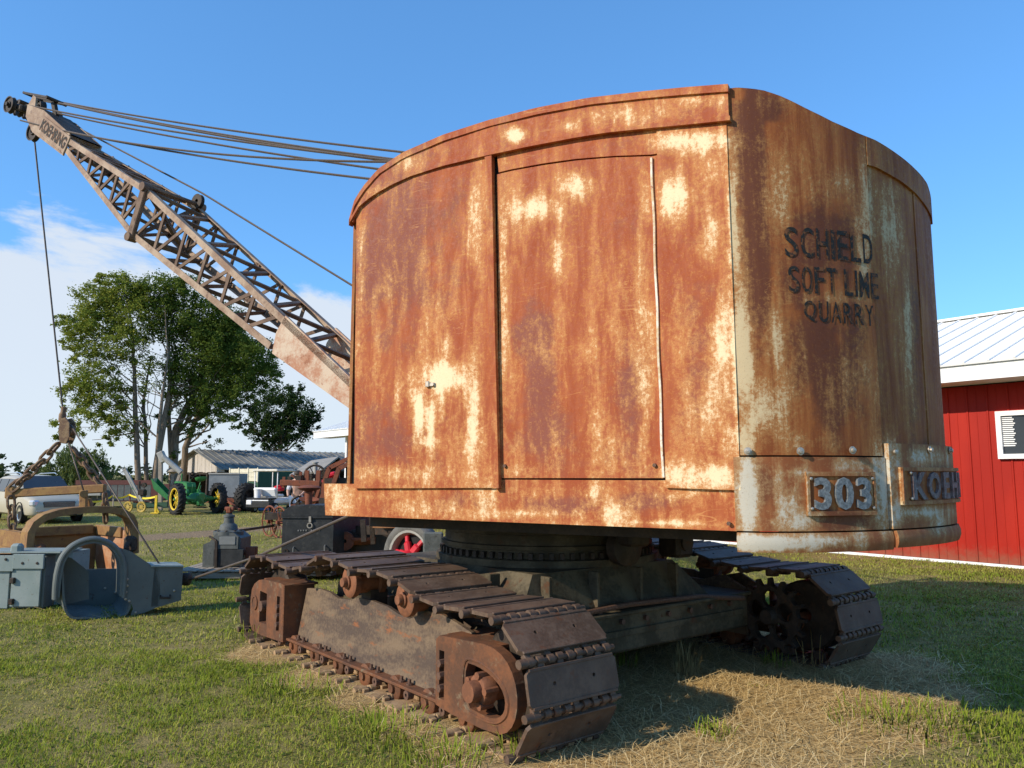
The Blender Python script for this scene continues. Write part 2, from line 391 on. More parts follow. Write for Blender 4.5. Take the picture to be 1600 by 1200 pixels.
M['white'] = plain('white_paint', (.82, .82, .80), .5, 0, .04, 3)
M['roofwhite'] = two_tone('white_metal_roof', (.84, .83, .79), (.87, .86, .83), None, 1.5, .75, .05, spec=.15)
M['roofgrey'] = two_tone('grey_metal_roof', (.20, .20, .185), (.27, .27, .25), (.15, .135, .12), .9, .85, .1, spec=.12)
M['shingle'] = two_tone('faded_roof_sheet', (.36, .33, .28), (.30, .28, .24), None, 2, .8, .2)
M['glass'] = plain('dark_glass', (.03, .035, .04), .08, 0, .1, 2, .6)
M['tyre'] = two_tone('tyre_rubber', (.022, .021, .02), (.04, .038, .034), None, 10, .85, .2)
M['tyregrey'] = two_tone('dusty_tyre', (.12, .12, .11), (.17, .165, .15), None, 10, .85, .2)
M['jdgreen'] = two_tone('green_tractor_paint', (.03, .17, .045), (.04, .21, .06), None, 4, .4, .05, spec=.5)
M['jdyellow'] = plain('yellow_wheel_paint', (.75, .52, .04), .45, 0, .1)
M['van'] = plain('champagne_car_paint', (.50, .45, .34), .32, .12, .03, 1, .5)
M['chrome'] = plain('bright_metal', (.7, .7, .7), .2, .9, .05)
M['lamp'] = plain('headlight_glass', (.62, .64, .66), .12, .2, .1, 6, .7)
M['galv'] = two_tone('galvanised_sheet', (.17, .19, .20), (.22, .24, .25), None, 3, .5, .05)
M['galvlight'] = two_tone('pale_galvanised_sheet', (.33, .325, .29), (.40, .39, .35), (.25, .2, .15), 3, .7, .1)
M['darkgreen'] = plain('dark_green_paint', (.03, .085, .05), .6)
M['rustred'] = two_tone('red_oxide', (.24, .075, .035), (.17, .06, .035), (.10, .05, .035), 7, .75, .25)
M['red'] = plain('bright_red_paint', (.55, .015, .03), .45)
M['jeans'] = two_tone('denim', (.20, .28, .40), (.28, .37, .50), None, 14, .9, .2)
M['skin'] = plain('skin', (.50, .30, .21), .6)
M['dullyellow'] = plain('dull_yellow_paint', (.40, .28, .05), .6, 0, .3, 14)
M['tape'] = plain('yellow_tape', (.85, .66, .05), .5)
M['timber'] = two_tone('orange_deck_timber', (.42, .20, .085), (.33, .15, .07), None, 6, .8, .2)
M['bluep'] = plain('blue_plastic', (.05, .22, .55), .5)
M['bark'] = two_tone('tree_bark', (.17, .125, .085), (.27, .205, .145), (.075, .055, .035), 5, .9, .6, st=(3, 3, .5), fine=20, bd=.03)
def leafmat(name, a, b, c, tr=.35, up=False):
    t = NT(name); f = t.attr('tone')
    col = t.mix(t.rng(f, 0, .5, smooth=False), a, b); col = t.mix(t.rng(f, .5, 1, smooth=False), col, c)
    t.out(col, .8, 0, .12)
    if up:      # blades of a mown sward shade like the sward they make
        cx = t.n.new('ShaderNodeCombineXYZ'); cx.inputs[2].default_value = 1
        va = t.n.new('ShaderNodeVectorMath'); va.operation = 'MULTIPLY_ADD'; t.l.new(t.geo.outputs['Normal'], va.inputs[0]); va.inputs[1].default_value = (.35, .35, .35); t.l.new(cx.outputs[0], va.inputs[2])
        vn_ = t.n.new('ShaderNodeVectorMath'); vn_.operation = 'NORMALIZE'; t.l.new(va.outputs[0], vn_.inputs[0]); t.l.new(vn_.outputs[0], t.p.inputs['Normal'])
    tb = t.n.new('ShaderNodeBsdfTranslucent'); t.l.new(t.mix(.5, col, (.16, .22, .02)), tb.inputs['Color'])
    ms = t.n.new('ShaderNodeMixShader'); ms.inputs[0].default_value = tr
    t.l.new(t.p.outputs[0], ms.inputs[1]); t.l.new(tb.outputs[0], ms.inputs[2]); t.l.new(ms.outputs[0], t.n['Material Output'].inputs['Surface'])
    return t.m
M['leaf_light'] = leafmat('maple_leaf', (.16, .21, .03), (.27, .30, .05), (.42, .40, .09), .42)
M['leaf_mid'] = leafmat('ash_leaf', (.065, .11, .018), (.12, .17, .03), (.2, .235, .048), .4)
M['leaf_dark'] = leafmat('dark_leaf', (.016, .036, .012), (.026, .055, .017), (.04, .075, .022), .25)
M['leaf_willow'] = leafmat('willow_leaf', (.09, .125, .045), (.13, .165, .06), (.17, .2, .075))
M['leaf_far'] = leafmat('far_leaf', (.035, .055, .028), (.05, .075, .036), (.07, .098, .045), .2)
M['grass'] = leafmat('grass_blade', (.29, .38, .032), (.54, .53, .08), (.84, .68, .24), .25, True)
M['straw'] = leafmat('straw', (.48, .32, .12), (.78, .55, .24), (.92, .74, .40), .15, True)

# ------------------------------------------------------------ ground
def vn(x, y, s, seed=0.):
    """cheap smooth value noise, vectorised, 0..1"""
    x = np.asarray(x)*s+seed*17.3; y = np.asarray(y)*s+seed*9.1
    xi = np.floor(x); yi = np.floor(y); fx = x-xi; fy = y-yi
    fx = fx*fx*(3-2*fx); fy = fy*fy*(3-2*fy)
    def h(a, b): q = np.sin(a*127.1+b*311.7)*43758.5453; return q-np.floor(q)
    return (h(xi, yi)*(1-fx)+h(xi+1, yi)*fx)*(1-fy)+(h(xi, yi+1)*(1-fx)+h(xi+1, yi+1)*fx)*fy
def fbm(x, y, s, seed=0., o=4):
    r = 0; a = .5; t = 0
    for k in range(o): r = r+a*vn(x, y, s*2**k, seed+k); t += a; a *= .5
    return r/t
DRY = [(440, 1018, .5), (520, 1055, .42), (610, 1085, .45), (700, 1125, .45), (790, 1175, .5), (900, 1195, .8), (1000, 1130, .8), (1100, 1110, .95),
       (1230, 1115, .85), (1330, 1090, .75), (1420, 1080, .55), (1060, 1040, .9), (1250, 1050, .8), (1180, 1160, .7), (1060, 1180, .7), (1350, 1120, .6), (950, 1030, .9), (1180, 1010, .9), (1400, 1040, .5)]
DRYW = [(ground(a, b), r) for a, b, r in DRY]
def dryness(x, y):
    d = 0
    for g, r in DRYW: d = np.maximum(d, np.exp(-(((x-g.x)**2+(y-g.y)**2)/(r*r))**1.5))
    return np.clip(d*1.5-.40*fbm(x, y, 2.2, 3)+.03, 0, 1)
LANE = [(-16, 10.5), (-12.4, 15.6), (-10.2, 19.0), (-7.2, 24.5), (-2, 32), (8, 40)]
def lane(x, y):
    d = np.full(np.shape(x), 1e9)
    for (ax, ay), (bx, by) in zip(LANE[:-1], LANE[1:]):
        t = np.clip(((x-ax)*(bx-ax)+(y-ay)*(by-ay))/((bx-ax)**2+(by-ay)**2), 0, 1)
        d = np.minimum(d, np.hypot(x-ax-t*(bx-ax), y-ay-t*(by-ay)))
    return np.clip(1.5-d/.85-.9*(fbm(x, y, .9, 5)-.5), 0, 1)
def gz(x, y): return .05*(fbm(x, y, .35, 1)-.5)*np.clip((np.hypot(x-.4, y-7.2)-2.6)/2, 0, 1)+.022*(fbm(x, y, 2.6, 2)-.5)
def build_ground():
    def axis(lo, hi, st, far):
        a = list(np.arange(lo, hi+.001, st)); v = hi; s = st
        while v < far: s *= 1.22; v += s; a.append(v)
        v = lo; s = st
        while v > -far: s *= 1.22; v -= s; a.insert(0, v)
        return np.array(a)
    xs = axis(-16, 11, .16, 1500); ys = axis(-2, 26, .16, 1500)
    X, Y = np.meshgrid(xs, ys); Z = gz(X, Y)*(np.hypot(X, Y) < 60)
    n, m = len(xs), len(ys)
    v = np.stack([X, Y, Z], -1).reshape(-1, 3)
    i = np.arange(n-1)[None, :]+np.arange(m-1)[:, None]*n
    f = np.stack([i, i+1, i+n+1, i+n], -1).reshape(-1, 4)
    me = bpy.data.meshes.new('ground'); me.vertices.add(len(v)); me.vertices.foreach_set('co', v.ravel())
    me.loops.add(f.size); me.polygons.add(len(f)); me.loops.foreach_set('vertex_index', f.ravel().astype(np.int32))
    me.polygons.foreach_set('loop_start', np.arange(0, f.size, 4, dtype=np.int32)); me.update(); me.validate()
    me.polygons.foreach_set('use_smooth', [True]*len(f))
    for nm, fn in (('dry', dryness), ('lane', lane)):
        a = me.attributes.new(nm, 'FLOAT', 'POINT'); a.data.foreach_set('value', np.asarray(fn(X, Y), np.float32).ravel())
    t = NT('lawn_soil'); n1 = t.noise(.5, 7, .6); n2 = t.noise(6, 8, .7); n3 = t.noise(60, 5, .7)
    col = t.mix(t.rng(t.math('ADD', t.math('MULTIPLY', n1, .6), t.math('MULTIPLY', n2, .45)), .42, .64), (.21, .205, .05), (.38, .30, .12))
    col = t.mix(t.rng(n2, .60, .72, 0, .7), col, (.34, .26, .14))
    lanef = t.rng(t.math('ADD', t.attr('lane'), t.math('MULTIPLY', t.math('SUBTRACT', n2, .5), .8)), .35, .75)
    col = t.mix(lanef, col, t.mix(n2, (.27, .185, .105), (.40, .29, .18)))
    dryf = t.rng(t.math('ADD', t.attr('dry'), t.math('MULTIPLY', t.math('SUBTRACT', n2, .5), .9)), .22, .55)
    col = t.mix(dryf, col, t.mix(n3, (.40, .26, .11), (.64, .45, .20)))
    col = t.mix(t.rng(n3, .35, .65, 0, .55), col, t.mix(.5, col, (.02, .02, .008)))
    t.bump(t.math('ADD', n3, t.math('MULTIPLY', n2, 1.5)), .8, .03); me.materials.append(t.out(col, .95, 0, .1))
    o = link_mesh('ground', me); setp(o, 'mown lawn with dry patches and a dirt lane crossing behind the machine', kind='structure')
build_ground()

# ------------------------------------------------------------ the crane: upper house
TH = radians(29)
U = Vector((-cos(TH), sin(TH), 0)); WD = Vector((sin(TH), cos(TH), 0)); BK = -U
Cn = onpl(1148, 741, Vector((0, 4.65, 0)), Vector((0, 1, 0))); Cn.z = 0
HW = 1.5
crane = thing('crawler_crane', 'large rusty crawler crane with arched sheet metal house and long lattice boom', 'crane', (.3, 7.3, 0))
def SP_(x, y, off=0.): return onpl(x, y, Cn-WD*off, WD)
def s_of(P): return (P-Cn).dot(U)
ROOF = [(551, 350), (552.5, 338), (557, 322), (572, 297), (597, 268), (635, 243), (697, 216), (769, 193), (844, 174), (924, 159), (1011, 149), (1075, 143), (1135, 138.5), (1149, 138)]
BAND = [(556, 350), (559, 338), (566, 325), (580, 313), (593, 304), (618, 290), (647, 277), (697, 261), (756, 247), (831, 231), (900, 218), (949, 210), (1016, 203), (1080, 197), (1138, 191), (1149, 190)]
rs_ = sorted((s_of(SP_(*p)), SP_(*p).z) for p in ROOF); bs_ = sorted((s_of(SP_(*p)), SP_(*p).z) for p in BAND)
RX, RZ = [p[0] for p in rs_], [p[1] for p in rs_]; BX, BZ = [p[0] for p in bs_], [p[1] for p in bs_]
# rear apse in plan: superellipse, arc-length parameter q 0..1 (0 near corner, .5 centre, 1 far corner)
BD = 1.12; EN = 1.62
def apse(t):
    k = abs(1-t/HW); return BD*max(0., 1-k**EN)**(1/EN)
_T = [HW-HW*math.copysign(abs(cos(k/240*pi))**1.15, cos(k/240*pi)) for k in range(241)]
_P = [Cn+WD*t+BK*apse(t) for t in _T]
_L = [0.]
for a_, b_ in zip(_P[:-1], _P[1:]): _L.append(_L[-1]+(b_-a_).length)
_L = np.array(_L)/_L[-1]
_PX = np.array([p.x for p in _P]); _PY = np.array([p.y for p in _P])
def RP(q, z, off=0.):
    x = np.interp(q, _L, _PX); y = np.interp(q, _L, _PY)
    e = .012; q0, q1 = max(0, q-e), min(1, q+e)
    tx = np.interp(q1, _L, _PX)-np.interp(q0, _L, _PX); ty = np.interp(q1, _L, _PY)-np.interp(q0, _L, _PY)
    if q < .004: tx, ty = BK.x, BK.y
    n = Vector((ty, -tx, 0)).normalized()
    return Vector((x, y, z))+n*off, n
def q_at(px, z, off=0.):
    best = None; prev = None
    for k in range(301):
        q = k/600; x = proj(RP(q, z, off)[0])[0]
        if prev is not None and prev[1] <= px < x: return prev[0]+(px-prev[1])/(x-prev[1])*(q-prev[0])
        prev = (q, x)
    return .5
RROOF = [(1150, 138), (1165, 139), (1190, 142), (1220, 152), (1260, 172), (1300, 192), (1340, 210), (1365, 220), (1400, 243), (1425, 264), (1445, 288), (1456, 312)]
RBAND = [(1365, 262), (1385, 273), (1405, 285), (1425, 301), (1440, 318), (1452, 340)]
def rear_prof(lst):
    r = []
    for px, py in lst:
        q = q_at(px, 3.9)
        z = z_at(RP(q, 3)[0], py); q = q_at(px, z); r.append((q, z_at(RP(q, 3)[0], py)))
    return r
rr = rear_prof(RROOF); rb = rear_prof(RBAND)
zc = rr[-1][1]-.05
def roofq(q):
    q = min(q, 1-q); return interp([p[0] for p in rr]+[.5], [p[1] for p in rr]+[zc], q)
def bandq(q):
    q = min(q, 1-q); return interp([p[0] for p in rb]+[.5], [p[1] for p in rb]+[rb[-1][1]-.04], q)
def roofs(s):
    return interp(RX, RZ, s)
def bands(s): return interp(BX, BZ, s)
SF = max(RX)   # front of the house
# stain maps: (px, py, rx, ry, strength) as surveyed on the photographed faces
CREAM = [(686, 590, 26, 24, 1.7), (710, 596, 26, 10, 1.1), (655, 640, 9, 46, 1.5), (672, 655, 7, 44, 1.4), (640, 610, 8, 40, .9), (690, 625, 7, 30, .9), (700, 540, 8, 30, .8), (668, 690, 16, 10, 1.2), (622, 620, 6, 36, .7), (742, 650, 9, 110, 1.3), (728, 600, 8, 40, .8), (740, 690, 40, 40, .5), (590, 560, 8, 120, .35), (625, 740, 90, 16, .7),
         (562, 470, 8, 160, .8), (745, 330, 12, 90, .8), (620, 430, 18, 50, .3), (680, 480, 30, 60, .45), (800, 340, 30, 40, .6), (840, 325, 40, 18, 1.1), (900, 290, 30, 22, 1.0), (930, 400, 16, 40, .4), (870, 400, 12, 40, .8),
         (905, 540, 60, 50, .3), (975, 540, 30, 120, .45), (1005, 560, 14, 160, .95), (1010, 300, 12, 60, .6), (960, 690, 40, 50, .5), (850, 700, 60, 30, .35), (787, 460, 8, 200, .7), (800, 735, 60, 12, .6),
         (1050, 310, 22, 36, 1.5), (1090, 220, 70, 18, 1.4), (1120, 250, 14, 50, .7), (1110, 370, 12, 40, 1.2), (1060, 480, 50, 60, .3), (1130, 560, 26, 90, 1.0), (1110, 640, 40, 50, .7), (1110, 745, 44, 22, 1.35), (1060, 745, 30, 22, 1.1), (1080, 560, 12, 80, .6),
         (528, 780, 22, 34, 1.0), (600, 775, 60, 10, .5), (650, 795, 40, 16, .8), (760, 775, 14, 30, .9), (790, 803, 120, 7, .9), (850, 770, 60, 12, .4), (960, 805, 30, 24, .8), (930, 770, 16, 24, .9), (1020, 818, 160, 5, .8), (1060, 775, 40, 8, .7), (640, 765, 60, 8, .5), (700, 798, 30, 20, .7),
         (808, 212, 18, 10, 1.7), (640, 255, 24, 14, .8), (950, 180, 60, 16, .7), (1090, 158, 50, 12, .8), (890, 197, 14, 8, 1.1), (590, 300, 14, 12, .8), (1050, 176, 40, 12, .6), (700, 232, 40, 8, .4),
         # rear
         (1146, 330, 9, 130, 1.3), (1160, 560, 18, 90, 1.6), (1195, 640, 30, 50, 1.4), (1160, 690, 26, 40, 1.1), (1210, 530, 18, 50, 1.1), (1225, 300, 30, 60, .8), (1290, 290, 60, 26, .7), (1240, 250, 30, 40, .6), (1352, 330, 12, 120, 1.0), (1300, 465, 70, 12, .7), (1240, 600, 18, 60, .6), (1330, 600, 30, 60, .5), (1260, 690, 60, 16, .6),
         (1390, 370, 24, 90, 1.0), (1420, 500, 20, 120, .8), (1380, 600, 16, 80, .5), (1440, 640, 30, 50, .3), (1400, 300, 40, 20, .7), (1245, 160, 60, 14, .5),
         # counterweight
         (1168, 780, 16, 60, 2.2), (1230, 800, 20, 40, 1.5), (1215, 760, 20, 30, 1.0), (1240, 740, 40, 10, 1.0), (1380, 750, 26, 60, 1.5), (1350, 728, 50, 10, 1.2), (1240, 815, 40, 16, 1.4), (1400, 800, 20, 30, 1.3), (1440, 800, 60, 10, 1.3), (1450, 715, 50, 14, 1.0), (1200, 850, 60, 12, 2.4), (1290, 845, 60, 12, 1.5), (1340, 835, 30, 12, .8), (1470, 815, 14, 24, 1.2), (1395, 725, 12, 60, 1.1)]
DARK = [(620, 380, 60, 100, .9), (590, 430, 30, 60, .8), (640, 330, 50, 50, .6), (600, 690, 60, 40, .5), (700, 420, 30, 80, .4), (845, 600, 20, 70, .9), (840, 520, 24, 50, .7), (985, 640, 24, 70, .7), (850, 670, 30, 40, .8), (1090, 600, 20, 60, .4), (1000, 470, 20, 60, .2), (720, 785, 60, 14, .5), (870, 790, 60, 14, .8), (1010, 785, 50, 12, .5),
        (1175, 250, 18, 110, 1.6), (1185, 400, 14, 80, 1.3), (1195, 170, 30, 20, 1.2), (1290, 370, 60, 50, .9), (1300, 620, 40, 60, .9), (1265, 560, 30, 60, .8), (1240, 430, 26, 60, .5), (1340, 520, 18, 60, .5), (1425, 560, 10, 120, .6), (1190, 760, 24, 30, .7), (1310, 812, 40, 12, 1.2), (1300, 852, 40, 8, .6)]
def stain(lst, P):
    x, y = proj(P); r = 0.
    for a, b, c, d, k in lst:
        e = ((x-a)/c)**2+((y-b)/d)**2
        if e < 9: r = max(r, k*exp(-e*.7))
    return r
def stained(mb): mb.at = {'cream': [stain(CREAM, p) for p in mb.v], 'dark': [stain(DARK, p) for p in mb.v]}; return mb
def side_sheet(name, L, Bt, R, T, off, t, mat='side', step=.03, label=None):
    """sheet on the side wall between edge functions; L,R px->s edges (s at bottom, s at top), Bt/T z as function of s"""
    mb = MB(); wid = abs(L[0]-R[0]); nu = max(2, int(wid/step)); nv = max(2, int((T((L[0]+R[0])/2)-Bt((L[0]+R[0])/2))/step))
    ph = random.Random(name).uniform(0, 9)
    def P(a, b):
        s = (L[0]+(L[1]-L[0])*b)*(1-a)+(R[0]+(R[1]-R[0])*b)*a
        z = Bt(s)+(T(s)-Bt(s))*b
        dent = .007*(mnoise.noise(Vector((s*1.4+ph, z*1.1, 3)))+.5*mnoise.noise(Vector((s*3.5, z*2.6, ph))))
        return Cn+U*s+Vector((0, 0, z))-WD*(off+dent), -WD
    mb.slab(P, nu, nv, t); stained(mb)
    o = mb.build(name, M[mat], crane)
    if label: o['label'] = label
    return o
ss = lambda x, y, off=0.: s_of(SP_(x, y, off))
zz = lambda x, y, off=0.: SP_(x, y, off).z
zline = lambda p, q: (lambda s, a=(ss(*p), zz(*p)), b=(ss(*q), zz(*q)): a[1]+(b[1]-a[1])*(s-a[0])/(b[0]-a[0]))
# core (dark inner box so that seams read deep)
def build_house():
    zb = 1.315
    # inner shell set back 2 cm from the cladding
    core = MB()
    fr = [Cn+U*(SF-.03)+WD*.03, Cn+WD*.03]
    ring = [fr[0]]+[Cn+U*s+WD*.03 for s in np.linspace(SF-.2, 0, 14)]+[RP(q, 0, -.03)[0] for q in np.linspace(.01, .99, 60)]+[Cn+U*s+WD*(2*HW-.03) for s in np.linspace(0, SF-.03, 14)]
    def top(p):
        s = s_of(p); w_ = (p-Cn).dot(WD)
        if s >= 0: return roofs(min(s, SF-.06))-.04
        return min(roofs(0), roofq(q_near(p)))-.04
    def q_near(p): return float(_L[int(np.argmin([(p.x-x)**2+(p.y-y)**2 for x, y in zip(_PX, _PY)]))])
    n = len(ring); lo = [Vector((p.x, p.y, zb+.02)) for p in ring]; hi = [Vector((p.x, p.y, top(p))) for p in ring]
    core.add(lo+hi, [(i, (i+1) % n, n+(i+1) % n, n+i) for i in range(n)]); core.add(lo, [tuple(reversed(range(n)))])
    core.build('inner_shell', M['blackplain'], crane)
    # roof sheet: one barrel along the machine, swept across
    rf = MB(); prof = []
    for s in np.linspace(SF, 0, 46): prof.append((s, 0-.045, 2*HW+.045, roofs(s)))
    for k in range(1, 40):
        q = .5*k/39; P, nn = RP(q, 0, .012); s = s_of(P)
        prof.append((s, (P-Cn).dot(WD), 2*HW-(P-Cn).dot(WD), roofq(q)))
    nw = 14; vs = []
    for s, w0, w1, z in prof:
        for i in range(nw+1): vs.append(Cn+U*s+WD*(w0+(w1-w0)*i/nw)+Vector((0, 0, z)))
    rf.add(vs, [(j*(nw+1)+i, j*(nw+1)+i+1, (j+1)*(nw+1)+i+1, (j+1)*(nw+1)+i) for j in range(len(prof)-1) for i in range(nw)], True)
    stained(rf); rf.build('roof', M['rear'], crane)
    # front and far walls
    zf = roofs(SF)
    mb = MB(); mb.box(Cn+U*(SF-.015)+WD*HW+Vector((0, 0, (1.55+zf)/2)), (.03, 2*HW-.02, zf-1.55), U, WD, (0, 0, 1)); stained(mb); mb.build('front_wall', M['rear'], crane)
    mb = MB()
    def P(a, b):
        s = SF*a; return Cn+U*s+WD*(2*HW+.02)+Vector((0, 0, 1.33+(roofs(s)-1.33)*b)), WD
    mb.slab(P, 30, 8, .02); stained(mb); mb.build('side_wall', M['rear'], crane)
    # cladding of the near side
    pT = lambda s: bands(s)+.02
    sL = ss(554, 600)
    zpl = zline((553, 763), (779, 762)); zdb = zline((783, 747), (1035, 747)); zrb = zline((1040, 762), (1157, 766))
    side_sheet('side_panel', (ss(553.5, 760, .025), ss(556, 360, .025)), zpl, (ss(770, 760, .025), ss(757, 250, .025)), pT, .025, .022)
    side_sheet('door_header', (ss(779, 272, .012), ss(776, 250, .012)), lambda s: dtop(s)+.004, (ss(1036, 243, .012), ss(1036, 205, .012)), pT, .012, .02)
    side_sheet('sliding_door', (ss(783, 747, .004), ss(776, 274, .004)), zdb, (ss(1046, 747, .004), ss(1031, 245, .004)), lambda s: dtop(s)-.006, .004, .02, label='sliding door panel in the middle of the side, rust with a faded centre')
    side_sheet('side_panel', (ss(1040, 763, .02), ss(1026, 215, .02)), zrb, (ss(1157, 766, .02), ss(1135, 196, .02)), pT, .02, .02)
    side_sheet('sill', (ss(508, 805), ss(506, 757)), zline((508, 805), (1150, 830)), (ss(1151, 829), ss(1151, 767)), lambda s: 1.575 if s > 2.2 else 1.612, -.002, .025)
    side_sheet('door_post', (ss(779.5, 762, .04), ss(768, 250, .04)), lambda s: zpl(s)-.004, (ss(770.5, 762, .04), ss(757.5, 250, .04)), lambda s: bands(s)+.005, .045, .05, step=.05)
    # pale flaking lip along the sliding door's rear edge
    mb = MB(); a_, b_ = SP_(1018, 246, .02), SP_(1036.5, 746, .02); nn = 26
    mb.slab(lambda u_, v_: (a_.lerp(b_, v_)+U*(.010-.014*u_+.003*sin(v_*23)), -WD), 2, nn, .016); mb.build('door_edge_strip', M['white_edge'], crane)
    # sill return at the front: top deck and front face
    mb = MB(); p0 = SP_(508, 805); z0, z1 = 1.32, 1.575
    sA = s_of(p0)
    mb.box(Cn+U*(sA-.012)+WD*(HW)+Vector((0, 0, (z0+z1)/2)), (.024, 2*HW-.06, z1-z0-.004), U, WD, (0, 0, 1))
    mb.box(Cn+U*((sA+SF)/2)+WD*HW+Vector((0, 0, z1-.012)), (sA-SF-.03, 2*HW-.06, .02), U, WD, (0, 0, 1)); stained(mb); mb.build('front_deck', M['side'], crane)
    mb = MB(); mb.box(Cn+U*(sA/2)+WD*HW+Vector((0, 0, zb+.02)), (sA-.03, 2*HW-.08, .03), U, WD, (0, 0, 1))
    for w_ in (.5, 1.1, 1.9, 2.5): mb.box(Cn+U*(sA/2)+WD*w_+Vector((0, 0, zb-.05)), (sA-.2, .12, .1), U, WD, (0, 0, 1))
    mb.build('bed_frame', M['darksteel'], crane)
    # roof band, drip edge and lower lip on the near side
    side_sheet('roof_band', (SF-.004, SF-.004), lambda s: bands(s)+.006, (ss(1138, 190, .05), ss(1136, 140, .05)), lambda s: roofs(s)-.004, .036, .03)
    mb = MB(); s0, s1 = SF-.002, ss(1137, 140, .06)
    mb.slab(lambda a, b: (Cn+U*(s0+(s1-s0)*a)-WD*.050+Vector((0, 0, roofs(s0+(s1-s0)*a)+.008-.05*(1-b))), -WD), 60, 1, .05); stained(mb); mb.build('drip_edge', M['side'], crane)
    mb = MB(); s1 = ss(1140, 190, .06)
    mb.slab(lambda a, b: (Cn+U*(s0+(s1-s0)*a)-WD*.050+Vector((0, 0, bands(s0+(s1-s0)*a)-.008+.03*b)), -WD), 60, 1, .06); stained(mb); mb.build('band_lip', M['side'], crane)
    # lock hasp on the front side panel
    mb = MB(); p = SP_(672, 601, .035)
    mb.box(p, (.085, .012, .028), U, WD, (0, 0, 1), .004).box(p+U*.02-WD*.006+Vector((0, 0, .004)), (.035, .014, .045), U, WD, (0, 0, 1), .004); mb.cyl(p-U*.025-WD*.012, p-U*.025+WD*.01, .013, 12)
    mb.build('door_lock', M['bolt'], crane)
    for x, y in ((789, 728), (1023, 727), (1139, 818)):
        mb = MB(); p = SP_(x, y, .01); mb.cyl(p+WD*.004, p-WD*.012, .013, 6, False); mb.build('bolt', M['rustbolt'], crane)
DT = sorted([(ss(775, 272), zz(775, 272)), (ss(800, 266), zz(800, 266)), (ss(850, 257), zz(850, 257)), (ss(900, 250), zz(900, 250)), (ss(960, 245), zz(960, 245)), (ss(1020, 243), zz(1020, 243))])
def dtop(s): return interp([p[0] for p in DT], [p[1] for p in DT], s)
build_house()

